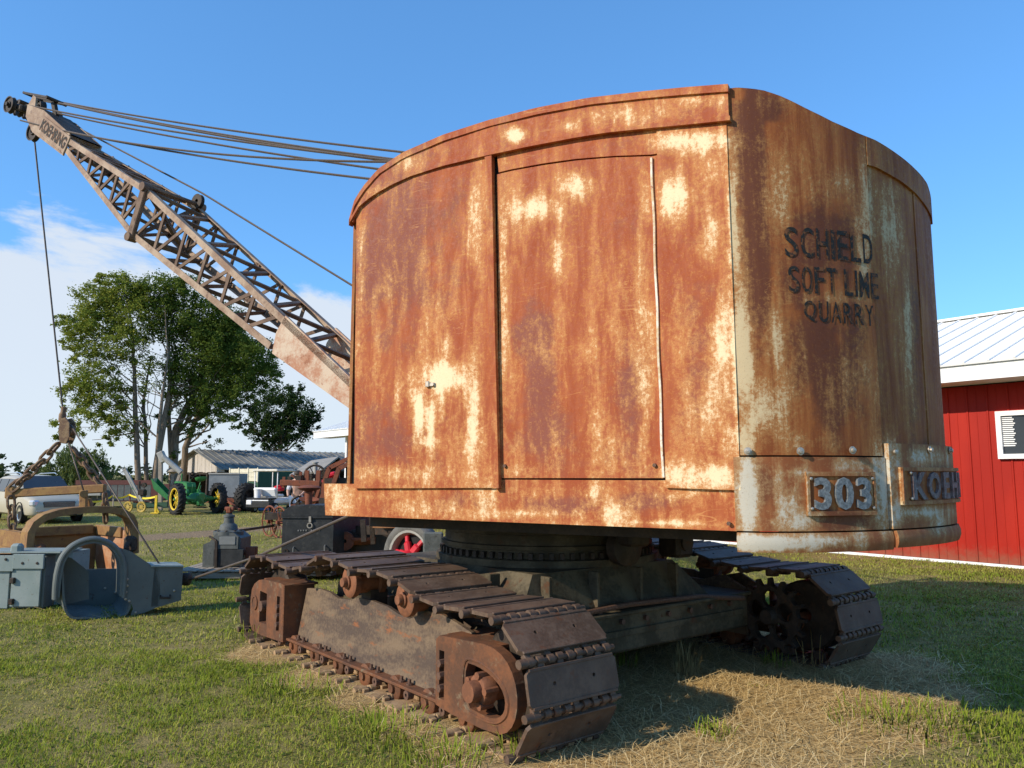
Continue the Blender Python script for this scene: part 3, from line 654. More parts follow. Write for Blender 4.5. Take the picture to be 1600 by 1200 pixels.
def rear_sheet(name, q0, q1, zlo, zhi, off, t, mat, parent=None, step=.03, bulge=0., label=None):
    mb = MB(); arc = (q1-q0)*4.2; nu = max(3, int(arc/step)); nv = max(2, int((zhi(q0)-zlo(q0))/step))
    def P(a, b):
        q = q0+(q1-q0)*a; z = zlo(q)+(zhi(q)-zlo(q))*b
        p, n = RP(q, z, off+bulge*sin(pi*b)+.003*mnoise.noise(Vector((q*8, z*2, 4)))); return p, n
    mb.slab(P, nu, nv, t); stained(mb); o = mb.build(name, M[mat], parent or crane)
    if label: o['label'] = label
    return o
def build_rear():
    zw = lambda x, y, off=0.: z_at(RP(q_at(x, 1.6, off), 0, off)[0], y)
    z713 = zw(1165, 713); z830 = zw(1165, 831, .03); z862 = zw(1165, 863, .03)
    qa = q_at(1365, 2.6); qb = q_at(1440, 2.6); qc = q_at(1390, 1.6, .04)
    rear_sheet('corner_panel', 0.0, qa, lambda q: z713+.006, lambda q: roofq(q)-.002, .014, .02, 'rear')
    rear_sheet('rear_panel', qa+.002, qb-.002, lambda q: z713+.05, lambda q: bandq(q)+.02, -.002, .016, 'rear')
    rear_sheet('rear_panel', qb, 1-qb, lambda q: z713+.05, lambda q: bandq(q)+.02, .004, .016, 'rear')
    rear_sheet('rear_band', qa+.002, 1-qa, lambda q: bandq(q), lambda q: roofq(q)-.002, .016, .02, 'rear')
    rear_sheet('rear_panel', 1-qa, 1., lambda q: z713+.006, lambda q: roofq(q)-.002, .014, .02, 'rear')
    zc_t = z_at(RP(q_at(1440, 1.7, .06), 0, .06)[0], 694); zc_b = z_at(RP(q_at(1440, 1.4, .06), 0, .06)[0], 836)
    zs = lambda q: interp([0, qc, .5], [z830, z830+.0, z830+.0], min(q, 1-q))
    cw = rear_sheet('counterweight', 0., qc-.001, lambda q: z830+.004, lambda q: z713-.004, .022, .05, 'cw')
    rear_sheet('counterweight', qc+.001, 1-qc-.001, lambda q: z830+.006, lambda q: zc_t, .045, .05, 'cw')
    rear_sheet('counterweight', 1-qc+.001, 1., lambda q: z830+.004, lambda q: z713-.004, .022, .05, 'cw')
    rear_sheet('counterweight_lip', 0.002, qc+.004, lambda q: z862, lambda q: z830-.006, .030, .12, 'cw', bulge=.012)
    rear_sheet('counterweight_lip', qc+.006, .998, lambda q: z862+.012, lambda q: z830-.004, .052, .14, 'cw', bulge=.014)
    # bottom closing plate of the counterweight
    pts = [RP(q, z862+.03, -.02)[0] for q in np.linspace(0, 1, 50)]; mb = MB(); mb.add(pts, [tuple(range(50))]); mb.add([p+Vector((0, 0, .2)) for p in pts], [tuple(range(50))])
    mb.build('counterweight_floor', M['darksteel'], crane)
    # bolts with washers
    b0 = MB(); b0.lathe((0, 0, 0), (0, 0, 1), [(.001, 0), (.024, 0), (.024, .005), (.014, .006), (.014, .020), (.001, .022)], 10); bme = b0.mesh('bolt', M['bolt'])
    for x, y in ((1168, 705), (1246, 705), (1325, 703.5), (1388, 706), (1440, 703), (1471, 704)):
        q = q_at(x, 1.8); P, n = RP(q, 0, .035 if x < 1389 else .05); P.z = z_at(P, y); xx = Vector((0, 0, 1)).cross(n)
        inst('bolt', bme, crane, frame(P, xx, Vector((0, 0, 1)), n))
    def plate(name, x0, x1, yT, yB, off, txt, size, lett, matl, far_q=None):
        q0 = q_at(x0, 1.6, off); q1 = far_q if far_q else q_at(x1, 1.6, off)
        zT = z_at(RP(q0, 0, off)[0], yT); zB = z_at(RP(q0, 0, off)[0], yB)
        o = rear_sheet(name, q0, q1, lambda q: zB, lambda q: zT, off, .02, 'rear', step=.02)
        L_ = (q1-q0); arc = sum((RP(q0+L_*(k+1)/20, 0, off)[0]-RP(q0+L_*k/20, 0, off)[0]).length for k in range(20))
        # raised rim
        rim = MB(); w_ = .012/arc
        for (a, b, c, d) in ((0, 1, 0, .1), (0, 1, .9, 1), (0, w_*1.3, 0, 1), (1-w_*1.3, 1, 0, 1)):
            rim.slab(lambda u_, v_: RP(q0+L_*(a+(b-a)*u_), zB+(zT-zB)*(c+(d-c)*v_)*1., off+.012+.004*sin(pi*u_)*0), 14, 1, .014)
        stained(rim); rim.build('plate_rim', M['cw'], o)
        n = len(txt); h = (zT-zB)*.74
        for i, ch in enumerate(txt):
            vs, fs = text_geo(ch, 1., .0, .035, 3)
            if not vs: continue
            xs = [v.x for v in vs]; ys = [v.y for v in vs]; wdt = max(xs)-min(xs); hh = max(ys)-min(ys); cx = (max(xs)+min(xs))/2; cy = (max(ys)+min(ys))/2
            cell = arc*.90/n; sc = (min(cell*.90/wdt, h*1.0/hh), h/hh)
            mid = arc*.05+cell*(i+.5); mb = MB(); t_ = .016
            front = []; back = []
            for v in vs:
                l = mid+(v.x-cx)*sc[0]; z = (zT+zB)/2+(v.y-cy)*sc[1]; q = q0+L_*l/arc
                front.append(RP(q, z, off+t_)[0]); back.append(RP(q, z, off-.002)[0])
            m = len(vs); ed = {}
            for f in fs:
                for a, b in zip(f, f[1:]+f[:1]): ed[(a, b)] = ed.get((a, b), 0)+1
            mb.add(front+back, list(fs)+[(a, b, b+m, a+m) for (a, b) in ed if (b, a) not in ed])
            mb.build('raised_letter', matl, o, fix=True)
        for a, c in ((.05, .16), (.95, .16), (.05, .84), (.95, .84)):
            P, nn = RP(q0+L_*a, zB+(zT-zB)*c, off+.004); inst('rivet', bme_s, o, frame(P, Vector((0, 0, 1)).cross(nn), Vector((0, 0, 1)), nn))
        return o
    b1 = MB(); b1.lathe((0, 0, 0), (0, 0, 1), [(.010, 0), (.010, .010), (.004, .014), (.0005, .0145)], 8); bme_s = b1.mesh('rivet', M['bolt'])
    plate('number_plate', 1260, 1366, 737, 806, .036, '303', .1, None, M['number'])
    q0 = q_at(1409, 1.6, .06)
    plate('name_plate', 1409, 1490, 730, 789, .062, 'KOEHRING', .1, None, M['letterdim'], far_q=.5+(.5-q0)*.72)
    # painted quarry lettering, flat on the corner panel
    def painted(txt, x0, x1, y0, h_px, cut=None):
        """line of block letters from px x0 to x1, top at y0"""
        qs = q_at(x0, 2.7); qe = q_at(x1, 2.7); off = .0185
        arc = sum((RP(qs+(qe-qs)*(k+1)/20, 0, off)[0]-RP(qs+(qe-qs)*k/20, 0, off)[0]).length for k in range(20))
        zT = z_at(RP(qs, 0, off)[0], y0); zB = z_at(RP(qs, 0, off)[0], y0+h_px); n = len(txt)
        wts = [.45 if c in 'I' else (.5 if c == ' ' else (1.15 if c in 'MQ' else 1.)) for c in txt]; tot = sum(wts); acc = 0
        for i, ch in enumerate(txt):
            w_ = wts[i]/tot*arc; mid = acc+w_/2; acc += w_
            if ch == ' ': continue
            vs, fs = text_geo(ch, 1., 0, .008, 4); xs = [v.x for v in vs]; ys = [v.y for v in vs]
            wd, hh = max(xs)-min(xs), max(ys)-min(ys); cx, cy = (max(xs)+min(xs))/2, (max(ys)+min(ys))/2
            bm = bmesh.new(); bv = [bm.verts.new(v) for v in vs]
            for f in fs: bm.faces.new([bv[k] for k in f])
            bm.verts.index_update()
            P3 = []
            for v in vs:
                l = mid+(v.x-cx)/wd*w_*(.80 if ch != 'I' else .5); q = qs+(qe-qs)*l/arc; z = (zT+zB)/2+(v.y-cy)/hh*(zT-zB); P3.append(RP(q, z, off)[0])
            bm.free(); mb = MB(); mb.add(P3, fs); mb.build('painted_letter', M['letter'], bpy.data.objects['corner_panel'], fix=False)
    painted('SCHIELD', 1225, 1366, 354, 47); painted('SOFT LIME', 1229, 1372, 415, 42); painted('QUARRY', 1250, 1362, 469, 33)
build_rear()

# ------------------------------------------------------------ the crane: tracks and undercarriage
TN = ground(810, 1198); TF = ground(385, 1000); TA = (TF-TN).normalized(); TV = Vector((TA.y, -TA.x, 0)); ZU = Vector((0, 0, 1))
def tp(a, v, z): return TN+TA*a+TV*v+ZU*z
NODES = [(.06, .02), (-.105, .285), (-.045, .575), (.215, .785), (.525, .782), (.835, .765), (1.145, .795), (1.455, .875), (1.765, .905), (2.075, .885), (2.385, .925), (2.69, .945), (2.99, .83), (3.30, .775), (3.62, .80), (3.935, .835), (4.245, .815), (4.50, .66), (4.585, .36), (4.46, .075)]
NODES += [(4.46-.3143*k, -.004+.008*(k % 2)) for k in range(1, 14)]
SHW = .72
def round_poly(p, it=2):
    p = [tuple(q) for q in p]
    for _ in range(it):
        r = []
        for a, b in zip(p, p[1:]+p[:1]): r += [(a[0]*.78+b[0]*.22, a[1]*.78+b[1]*.22), (a[0]*.22+b[0]*.78, a[1]*.22+b[1]*.78)]
        p = r
    return p
def shoe_mesh(mat='track'):
    mb = MB(); L = .315
    # dished plate with two bolt holes
    def hole(cx, cy, r=.013): return [Vector((cx+r*cos(t), cy+r*sin(t), .012)) for t in np.linspace(0, 2*pi, 9)[:-1]]
    c = .03; x0, x1 = -.116, .116
    pl = [(x0+c, 0), (x1-c, 0), (x1, c), (x1, SHW-c), (x1-c, SHW), (x0+c, SHW), (x0, SHW-c), (x0, c)]
    mb.prism([Vector((x, y, .012)) for x, y in pl], (0, 0, .024), [hole(-.01, .2), hole(-.01, .52)])
    # upturned rims along both long edges
    for x in (x0+.006, x1-.006): mb.bar((x, .02, .036), (x, SHW-.02, .036), .02, .012, bev=.003)
    # interleaved hinge knuckles; lugs alternate from side to side
    for k in range(9):
        y = .05+k*.0775; sx = 1 if k % 2 == 0 else -1; hx = sx*L/2; e = .024
        mb.box((sx*(x1+.016), y, .006), (.055, e*2, .036), bev=.004)
        mb.cyl((hx, y-e, .004), (hx, y+e, .004), .029, 10)
    mb.cyl((L/2, -.024, .004), (L/2, SHW+.02, .004), .017, 8); mb.cyl((L/2, -.03, .004), (L/2, .03, .004), .027, 10)
    # inner guide lugs
    for y in (.24, .44): mb.box((0, y, -.03), (.12, .06, .07), bev=.01)
    return mb.mesh('track_shoe', M[mat])
SHOE = shoe_mesh(); SHOE_MUD = shoe_mesh('mudshoe')
NODES_R = NODES
def track(label, v0, flip):
    """v0 = lateral position of the outer (camera side) shoe edges; flip mirrors the frame detail"""
    fo = lambda d: v0+d if not flip else v0+SHW-d          # d measured inward from this track's outward face
    sg = 1 if not flip else -1
    fm = MB()
    # side plate leaning inward, humps cut round the return rollers
    poly = [(.93, .13), (.93, .56), (1.16, .67), (1.30, .64), (1.42, .60), (1.60, .60), (1.74, .645), (2.15, .655), (2.30, .63), (2.40, .60), (2.52, .60), (2.62, .63), (3.36, .63), (3.45, .18), (3.45, .13)]
    if not flip:    # outline as surveyed on the near plate, which leans inward
        lean = (TV*.09+ZU*.5).normalized(); pn = TA.cross(lean).normalized(); p0 = tp(0, fo(.17), .13)
        q = [onpl(x, y, p0, pn) for x, y in ((458, 994), (480, 919), (500, 920), (515, 925), (528, 935), (546, 937), (560, 934), (580, 938), (606, 948), (622, 959), (640, 967), (655, 961), (668, 955), (690, 960), (712, 972))]
        pts = [tp(3.47, fo(.17), .13)]+q[1:]+[tp(.80, fo(.25), .58), tp(.90, fo(.17), .13)]
    else: pts = [tp(a, fo(.17+.09*(z-.13)/.5), z) for a, z in poly]
    fm.prism(pts, TV*sg*.03)
    fm.prism([tp(a, fo(.52), z) for a, z in poly], TV*sg*.03)
    fm.box(tp(2.2, fo(.45), .36), (2.4, .13, .3), TA, TV, ZU)
    fo_ = fm.build('crawler_track', M['plate'], crane); fo_['label'] = label
    # bottom flange
    mb = MB(); mb.box(tp(2.24, fo(.15), .125), (2.66, .14, .022), TA, TV, ZU, .004); mb.build('flange', M['frame'], fo_)
    # end frames with their openings
    oct_ = lambda ca, cz, r, n=10: [(ca+r*cos(t), cz+r*sin(t)) for t in np.linspace(0, 2*pi, n+1)[:-1]]
    o1 = [(.945, .12), (.945, .545), (.90, .575), (.40, .60), (.31, .592), (.23, .567), (.17, .53), (.125, .48), (.093, .42), (.077, .35), (.078, .29), (.098, .22), (.13, .17), (.175, .13), (.24, .102), (.42, .09), (.75, .10)]
    h1 = [[(.60, .19), (.60, .455), (.48, .455), (.34, .43), (.23, .375), (.19, .31), (.20, .24), (.26, .19), (.36, .17)], [(.905, .17), (.905, .48), (.845, .48), (.845, .17)]]
    mb = MB(); o1 = o1[:3]+round_poly(o1[3:12], 2)[:-6]+o1[12:] if False else o1; h1[0] = round_poly(h1[0], 1)
    mb.prism([tp(a, fo(.055), z) for a, z in o1], TV*sg*.075, [[tp(a, fo(.055), z) for a, z in h] for h in h1])
    mb.box(tp(.66, fo(.31), .565), (.52, .36, .02), TA, TV, ZU)
    # raised rib round the D opening
    rib = [(.625, .16), (.625, .48), (.47, .485), (.32, .455), (.2, .39), (.155, .31), (.17, .225), (.25, .165), (.36, .145)]
    rib = round_poly(rib, 2); mb.tube([tp(a, fo(.055), z) for a, z in rib+[rib[0]]], .010, 6)
    mb.build('end_frame', M['frame'], fo_)
    o2 = [(3.52, .10), (3.52, .615), (3.62, .625), (4.02, .62), (4.16, .60), (4.28, .55), (4.345, .49), (4.37, .40), (4.37, .16), (4.30, .09), (4.05, .08)]
    h2 = [[(3.94, .20), (3.94, .49), (4.12, .50), (4.12, .20)], [(3.62, .18), (3.62, .50), (3.69, .50), (3.69, .18)]]
    mb = MB(); mb.prism([tp(a, fo(.05), z) for a, z in o2], TV*sg*.08, [[tp(a, fo(.05), z) for a, z in h] for h in h2])
    mb.box(tp(3.53, fo(.20), .36), (.025, .3, .50), TA, TV, ZU); mb.box(tp(3.85, fo(.25), .605), (.6, .3, .02), TA, TV, ZU)
    mb.lathe(tp(4.24, fo(.05), .37), -TV*sg, [(.07, 0), (.07, .012), (.055, .014), (.05, .006), (.001, .006)], 20)
    mb.build('end_frame', M['frame'], fo_)
    # adjusting screws in the slots and the idler hubs
    for a in (.875, 3.655):
        for z in (.24, .32, .40):
            mb = MB(); mb.cyl(tp(a, fo(.03), z), tp(a, fo(.20), z), .026, 6, False); mb.build('adjusting_screw', M['rustbolt'], fo_)
    mb = MB(); mb.cyl(tp(4.05, fo(.03), .36), tp(4.05, fo(.3), .36), .05, 14); mb.build('idler_axle', M['rustbolt'], fo_)
    mb = MB(); c = tp(.45, fo(.0), .315)
    mb.lathe(c, TV*sg, [(.001, -.035), (.062, -.035), (.066, -.02), (.066, .03), (.088, .035), (.098, .05), (.10, .12), (.08, .14), (.08, .5)], 20)
    for k in range(5):
        t = 2*pi*k/5+.5; d = TA*cos(t)+ZU*sin(t); mb.cyl(c+d*.095+TV*sg*.02, c+d*.095+TV*sg*.12, .024, 8)
    mb.build('idler_hub', M['roller'], fo_)
    # idler / drive wheels inside the ends
    for a, z in ((.36, .38), (4.15, .39)):
        mb = MB(); mb.lathe(tp(a, v0+.25, z), TV, [(.06, 0), (.29, 0), (.31, .02), (.31, .20), (.29, .22), (.06, .22)], 24); mb.build('idler_wheel', M['darksteel'], fo_)
    # return rollers: flanged discs on axles
    rm = MB(); rm.lathe((0, 0, 0), (0, 0, 1), [(.001, -.055), (.035, -.055), (.04, -.045), (.04, -.02), (.055, -.015), (.055, 0), (.115, .004), (.128, .012), (.128, .06), (.10, .07), (.10, .24), (.128, .25), (.128, .30), (.03, .31), (.03, .45)], 24)
    rme = rm.mesh('return_roller', M['roller'])
    for a, z in ((2.36, .765), (1.47, .735)): inst('return_roller', rme, fo_, frame(tp(a, fo(.11), z), TA, -ZU*sg, TV*sg))
    for a in (2.36, 1.47):
        mb = MB(); mb.box(tp(a, fo(.36), .62), (.16, .16, .14), TA, TV, ZU); mb.build('roller_bracket', M['darksteel'], fo_)
    # lower rollers and their yokes
    lm = MB(); lm.lathe((0, 0, 0), (0, 0, 1), [(.001, -.02), (.03, -.02), (.03, 0), (.08, .003), (.09, .012), (.09, .09), (.06, .1), (.06, .3), (.09, .31), (.09, .4), (.001, .41)], 16)
    lme = lm.mesh('track_roller', M['frame']); ym = MB(); ym.lathe((0, 0, 0), (0, 0, 1), [(.012, 0), (.034, 0), (.034, .05), (.012, .05), (.012, 0)], 12); yme = ym.mesh('yoke_eye', M['rustbolt'])
    bm_ = MB(); bm_.cyl((0, 0, 0), (0, 0, .04), .015, 6, False).cyl((0, 0, 0), (0, 0, .012), .026, 8, False); bme = bm_.mesh('bolt', M['rustbolt'])
    for k in range(7):
        a = .70+k*.46
        inst('track_roller', lme, fo_, frame(tp(a, fo(.12), .072), TA, -ZU*sg, TV*sg))
        inst('yoke_eye', yme, fo_, frame(tp(a+.2, fo(.075), .085), TA, -ZU*sg, TV*sg))
        for da in (-.05, .06):
            if .95 < a+.3+da < 3.55: inst('bolt', bme, fo_, frame(tp(a+.3+da, fo(.135), .137), TA, TV, ZU))
    # the shoes, one by one round the loop
    n = len(NODES)
    rnd = random.Random(4+flip)
    for i in range(n):
        (a0, z0), (a1, z1) = NODES[i], NODES[(i+1) % n]
        x = (TA*(a1-a0)+ZU*(z1-z0)); L = x.length; x.normalize(); nrm = TV.cross(x) if False else x.cross(TV)
        # outward normal: away from the loop centre
        mid = tp((a0+a1)/2, v0, (z0+z1)/2); cen = tp(2.2, v0, .42)
        y = TV
        if nrm.dot(mid-cen) < 0 and not .3 < (a0+a1)/2 < 4.2: nrm = -nrm
        if .3 < (a0+a1)/2 < 4.2: nrm = nrm if (nrm.z > 0) == ((z0+z1)/2 > .4) else -nrm
        x = y.cross(nrm)
        k = L/.315
        o = inst('track_shoe', SHOE_MUD if i > 19 and not flip else SHOE, fo_, frame(mid+TV*rnd.uniform(-.008, .008)-nrm*.012, x*k, y, nrm))
    return fo_
T1 = track('near crawler track with worn side plate, lit by the sun', 0., False)
T2 = track('far crawler track in the shade of the house', 3.40, True)
# toothed drive sprocket showing on the far track
def sprocket():
    c = tp(.52, 3.34, .385); n = 16; out = []
    for k in range(n):
        t = 2*pi*k/n
        for dt, r in ((-.16, .265), (-.07, .275), (-.035, .335), (.035, .335), (.07, .275), (.16, .265)): out.append((r, t+dt*.98))
    o_ = [c+TA*r*cos(t)+ZU*r*sin(t) for r, t in out]; holes = []
    for k in range(5):
        t = 2*pi*k/5+.3; cc = c+TA*.155*cos(t)+ZU*.155*sin(t); rad = TA*cos(t)+ZU*sin(t); tan = -TA*sin(t)+ZU*cos(t)
        holes.append([cc+rad*.078*cos(q)+tan*.082*sin(q) for q in np.linspace(0, 2*pi, 11)[:-1]])
    mb = MB(); mb.prism(o_, TV*.06, holes); mb.lathe(c, -TV, [(.001, .07), (.06, .07), (.075, .04), (.08, -.02)], 16)
    mb.build('drive_sprocket', M['darksteel'], T2)
sprocket()
def undercarriage():
    m = Vector((.32, 7.3, 0)); m = tp((m-TN).dot(TA), (m-TN).dot(TV), 0); a_, v_ = (m-TN).dot(TA), (m-TN).dot(TV)
    # turntable drum with roller path and bands
    mb = MB(); mb.lathe((m.x, m.y, 0), ZU, [(.60, .90), (1.02, .90), (1.02, .955), (.96, .965), (.94, 1.03), (.975, 1.035), (.975, 1.065), (.94, 1.07), (.94, 1.15), (.96, 1.155), (.96, 1.19), (1.04, 1.2), (1.04, 1.31), (.6, 1.31)], 56)
    mb.build('turntable', M['carbody'], crane)
    mb = MB()
    for k in range(72):
        d = Vector((cos(k*2*pi/72), sin(k*2*pi/72), 0)); mb.box(Vector((m.x, m.y, .988))+d*.965, (.05, .036, .05), d, Vector((-d.y, d.x, 0)), ZU)
    o = mb.build('gear_ring_tooth', M['darksteel'], crane); o['kind'] = 'stuff'
    # ribs, boxes and pipes of the grimy undercarriage
    rbm = MB(); rbm.box((0, 0, 0), (.03, .10, .30), bev=.004); rbe = rbm.mesh('carbody_rib', M['carbody'])
    for da in (-.7, -.25, .25, .7): inst('carbody_rib', rbe, crane, frame(tp(a_+da, v_-1.15, .74), TA, TV, ZU))
    for dv in (-.95, -.45, .05, .5): inst('carbody_rib', rbe, crane, frame(tp(a_-1.08, v_+dv, .74), TV, -TA, ZU))
    mb = MB(); mb.tube([tp(a_-1.2, v_-1.0, .60), tp(a_-1.22, v_-.2, .63), tp(a_-1.2, v_+.7, .60), tp(a_-1.3, v_+1.2, .55)], .022, 8); mb.build('grease_pipe', M['rustbolt'], crane)
    mb = MB(); mb.box(tp(a_-1.02, v_+.62, 1.06), (.24, .22, .26), TA, TV, ZU, .03); mb.cyl(tp(a_-1.16, v_+.62, 1.06), tp(a_-1.0, v_+.62, 1.06), .075, 14); mb.build('swing_gearbox', M['darksteel'], crane)
    mb = MB(); mb.box(tp(a_-1.19, v_+.2, .41), (.02, 2.3, .05), TA, TV, ZU, .004); mb.build('beam_flange', M['carbody'], crane)
    bt = MB(); bt.cyl((0, 0, 0), (0, 0, .03), .022, 6, False); bte = bt.mesh('anchor_bolt', M['rustbolt'])
    for k in range(9): inst('anchor_bolt', bte, crane, frame(tp(a_-1.18, v_-1.1+.28*k, .50), TV, ZU, -TA))
    # carbody: tapered casting carried by two heavy axle beams
    mb = MB()
    for z0, z1, h0, h1, g0, g1 in ((.58, .90, 1.12, .98, .95, .72),):
        lo = [tp(a_+sa*h0, v_+sv*(1.25 if sv < 0 else .95), z0) for sa, sv in ((-1, -1), (1, -1), (1, 1), (-1, 1))]; hi = [tp(a_+sa*h1, v_+sv*(1.0 if sv < 0 else .62), z1) for sa, sv in ((-1, -1), (1, -1), (1, 1), (-1, 1))]
        mb.add(lo+hi, [(0, 3, 2, 1), (4, 5, 6, 7), (0, 1, 5, 4), (1, 2, 6, 5), (2, 3, 7, 6), (3, 0, 4, 7)])
    mb.box(tp(a_, v_, .57), (2.5, 2.8, .03), TA, TV, ZU, .008)
    mb.build('carbody', M['carbody'], crane)
    mb = MB()
    for da in (-1.0, 1.0):
        mb = MB(); mb.box(tp(a_+da, v_, .41), (.36, 2.95, .30), TA, TV, ZU, .02); mb.build('axle_beam', M['carbody'], crane)
    mb = MB(); mb.box(tp(a_, v_, .40), (1.62, 1.3, .24), TA, TV, ZU, .02); mb.build('carbody_floor', M['carbody'], crane)
    # swing roller bracket and hook roller under the bed
    for ang in (-1.0, .6, 2.2):
        d = Vector((cos(ang), sin(ang), 0)); t = Vector((-sin(ang), cos(ang), 0)); c = Vector((m.x, m.y, 0))+d*1.10
        mb = MB(); mb.lathe(c+ZU*1.06-d*.05, d, [(.001, 0), (.15, 0), (.15, .10), (.11, .12), (.05, .14), (.001, .14)], 18)
        mb.box(c+ZU*1.2+d*.12, (.16, .22, .24), d, t, ZU, .02); mb.build('hook_roller', M['darksteel'], crane)
    for da, dv in ((-1.18, -.9), (-1.18, -.5), (-.6, -1.37), (0, -1.37), (.6, -1.37)):
        mb = MB(); mb.cyl(tp(a_+da, v_+dv, .57), tp(a_+da, v_+dv, .63), .03, 6, False); mb.build('anchor_bolt', M['rustbolt'], crane)
undercarriage()

# ------------------------------------------------------------ the crane: boom and its ropes
BQ = Cn+WD*HW      # vertical plane through the boom axis
def bpl(x, y, off): return onpl(x, y, BQ+WD*off, WD)
def build_boom():
    hb = .40
    near = lambda x, y, h=hb: bpl(x, y, -h)
    # near-face chord nodes as surveyed: foot, lower end of lattice, joint, head
    up = [near(545, 590), near(437, 492), near(228, 293)]; lo = [near(562, 648), near(419, 545), near(205, 371)]
    ht = .24
    uh = near(105, 214, ht); lh = near(100, 236, ht)
    def far(P, h): return P+WD*2*h
    foot = MB()
    # boom foot: plated box section
    f_u = up[1]; f_l = lo[1]; e_u = near(640, 690); e_l = near(640, 705)
    g_u, g_l = up[0], lo[0]
    for sgn, o in ((0, Vector((0, 0, 0))), (1, WD*2*hb)):
        poly = [near(446, 493)+o, near(545, 588)+o, near(575, 618)+o, near(640, 690)+o, near(655, 722)+o, near(620, 706)+o, near(562, 650)+o, near(425, 552)+o, near(431, 520)+o]
        foot.prism(poly, WD*(.03 if sgn == 0 else -.03))
    boom = foot.build('boom', M['boomplate'], crane)
    boom['label'] = 'long lattice boom rising to the left with a plated foot'
    th = .075
    ax = (up[2]-up[1]).normalized(); nrm = WD.cross(ax)
    if nrm.z < 0: nrm = -nrm
    def chord(p0, p1, n1, n2):
        mb = MB(); mb.angle(p0, p1, th, n1, n2, .012); mb.build('chord', M['boom'], boom)
    for o, n2 in ((Vector((0, 0, 0)), WD), (WD*2*hb, -WD)):
        chord(up[0]+o+(up[0]-up[1])*.25, up[2]+o, -nrm, n2); chord(lo[1]+o, lo[2]+o, nrm, n2)
    # upper section, tapering to the head
    for sgn, o2, oh, n2 in ((0, Vector((0, 0, 0)), Vector((0, 0, 0)), WD), (1, WD*2*hb, WD*2*ht, -WD)):
        chord(up[2]+o2, uh+oh, -nrm, n2); chord(lo[2]+o2, lh+oh, nrm, n2)
    # lacing
    lm = M['brace']
    def brace(a, b, w=.044, name='brace', up_=WD):
        mb = MB(); mb.bar(a, b, w, .012, up_); mb.bar(a+WD*.012, b+WD*.012, .012, .03, up_); mb.build(name, lm, boom)
    def lace(A0, A1, B0, B1, n, inset, flip=0, up_=WD, first=0, warren=False):
        for k in range(n):
            t0, t1 = k/n, (k+1)/n; a0 = A0.lerp(A1, t0); a1 = A0.lerp(A1, t1); b0 = B0.lerp(B1, t0); b1 = B0.lerp(B1, t1)
            if k or first: brace(a0+inset, b0+inset, .044, 'brace', up_)
            if flip: brace(b0+inset, a1+inset, .042, 'brace', up_)
            else: brace(a0+inset, b1+inset, .045, 'brace', up_)
    # lower section: near and far faces
    for o, ins in ((Vector((0, 0, 0)), WD*.02), (WD*2*hb, -WD*.03)):
        lace(lo[1]+o, lo[2]+o, up[1]+o, up[2]+o, 6, ins, 1)
    for sgn, o2, oh, ins in ((0, Vector((0, 0, 0)), Vector((0, 0, 0)), WD*.02), (1, WD*2*hb, WD*2*ht, -WD*.03)):
        lace(lo[2]+o2, lh+oh, up[2]+o2, uh+oh, 6, ins, 1, WD, 1)
    # top and bottom faces: warren lacing
    def warren(A0, A1, B0, B1, n, ins, w=.042, nd=None):
        A0 = A0+WD*.03; A1 = A1+WD*.03; B0 = B0-WD*.03; B1 = B1-WD*.03
        nd = nd or -nrm
        for k in range(n):
            a0 = A0.lerp(A1, k/n); b = B0.lerp(B1, (k+.5)/n); a1 = A0.lerp(A1, (k+1)/n)
            mb = MB(); mb.angle(a0+ins, b+ins, w, nd, ax, .01); mb.build('brace', lm, boom); mb = MB(); mb.angle(b+ins, a1+ins, w, nd, ax, .01); mb.build('brace', lm, boom)
    oo = WD*2*hb; oh = WD*2*ht
    s0 = up[0].lerp(up[1], -.25)
    warren(up[1]+(up[0]-up[1])*1.0, up[2], up[1]+oo+(up[0]-up[1])*1.0, up[2]+oo, 6, -nrm*.012); warren(lo[1], lo[2], lo[1]+oo, lo[2]+oo, 4, nrm*.012, .05, nrm)
    warren(up[2], uh, up[2]+oo, uh+oh, 5, -nrm*.012, .042); warren(lo[2], lh, lo[2]+oo, lh+oh, 3, nrm*.012, .045, nrm)
    # joint pins and heavy joint struts
    for o, s_ in ((Vector((0, 0, 0)), -1), (oo, 1)):
        mb = MB(); 
        for p in (up[2], lo[2]): mb.cyl(p+o-WD*.06, p+o+WD*.06, .055, 14)
        mb.bar(up[2]+o+WD*.01*s_, lo[2]+o+WD*.01*s_, .11, .05, WD, .01); mb.build('joint_strut', lm, boom)
    mb = MB()
    mb.bar(up[2], lo[2]+oo, .05, .05); mb.bar(lo[2], up[2]+oo, .05, .05); mb.cyl(up[2]-WD*.02+nrm*.02, up[2]+oo+WD*.02+nrm*.02, .028, 10); mb.cyl(lo[2], lo[2]+oo, .04, 10); mb.build('cross_brace', lm, boom)
    # rope guide wheel standing above the far chord at the joint
    mb = MB(); c = up[2]+oo+nrm*.06-WD*.06; mb.lathe(c-WD*.03, WD, [(.03, 0), (.10, 0), (.085, .015), (.085, .035), (.10, .05), (.03, .05)], 22); mb.build('guide_sheave', M['darksteel'], boom)
    # head: side plates with the maker's name, sheaves, pins
    tipx = [(105, 213), (66, 171), (40, 164), (38, 178), (48, 208), (98, 238)]
    for sgn in (0, 1):
        o = oh*sgn; poly = [near(x, y, ht)+o for x, y in [(109, 209), (68, 172), (43, 163), (40, 182), (50, 206), (98, 243)]]
        mb = MB(); mb.prism(poly, WD*(.02 if sgn == 0 else -.02)); mb.build('head_plate', M['boom'], boom)
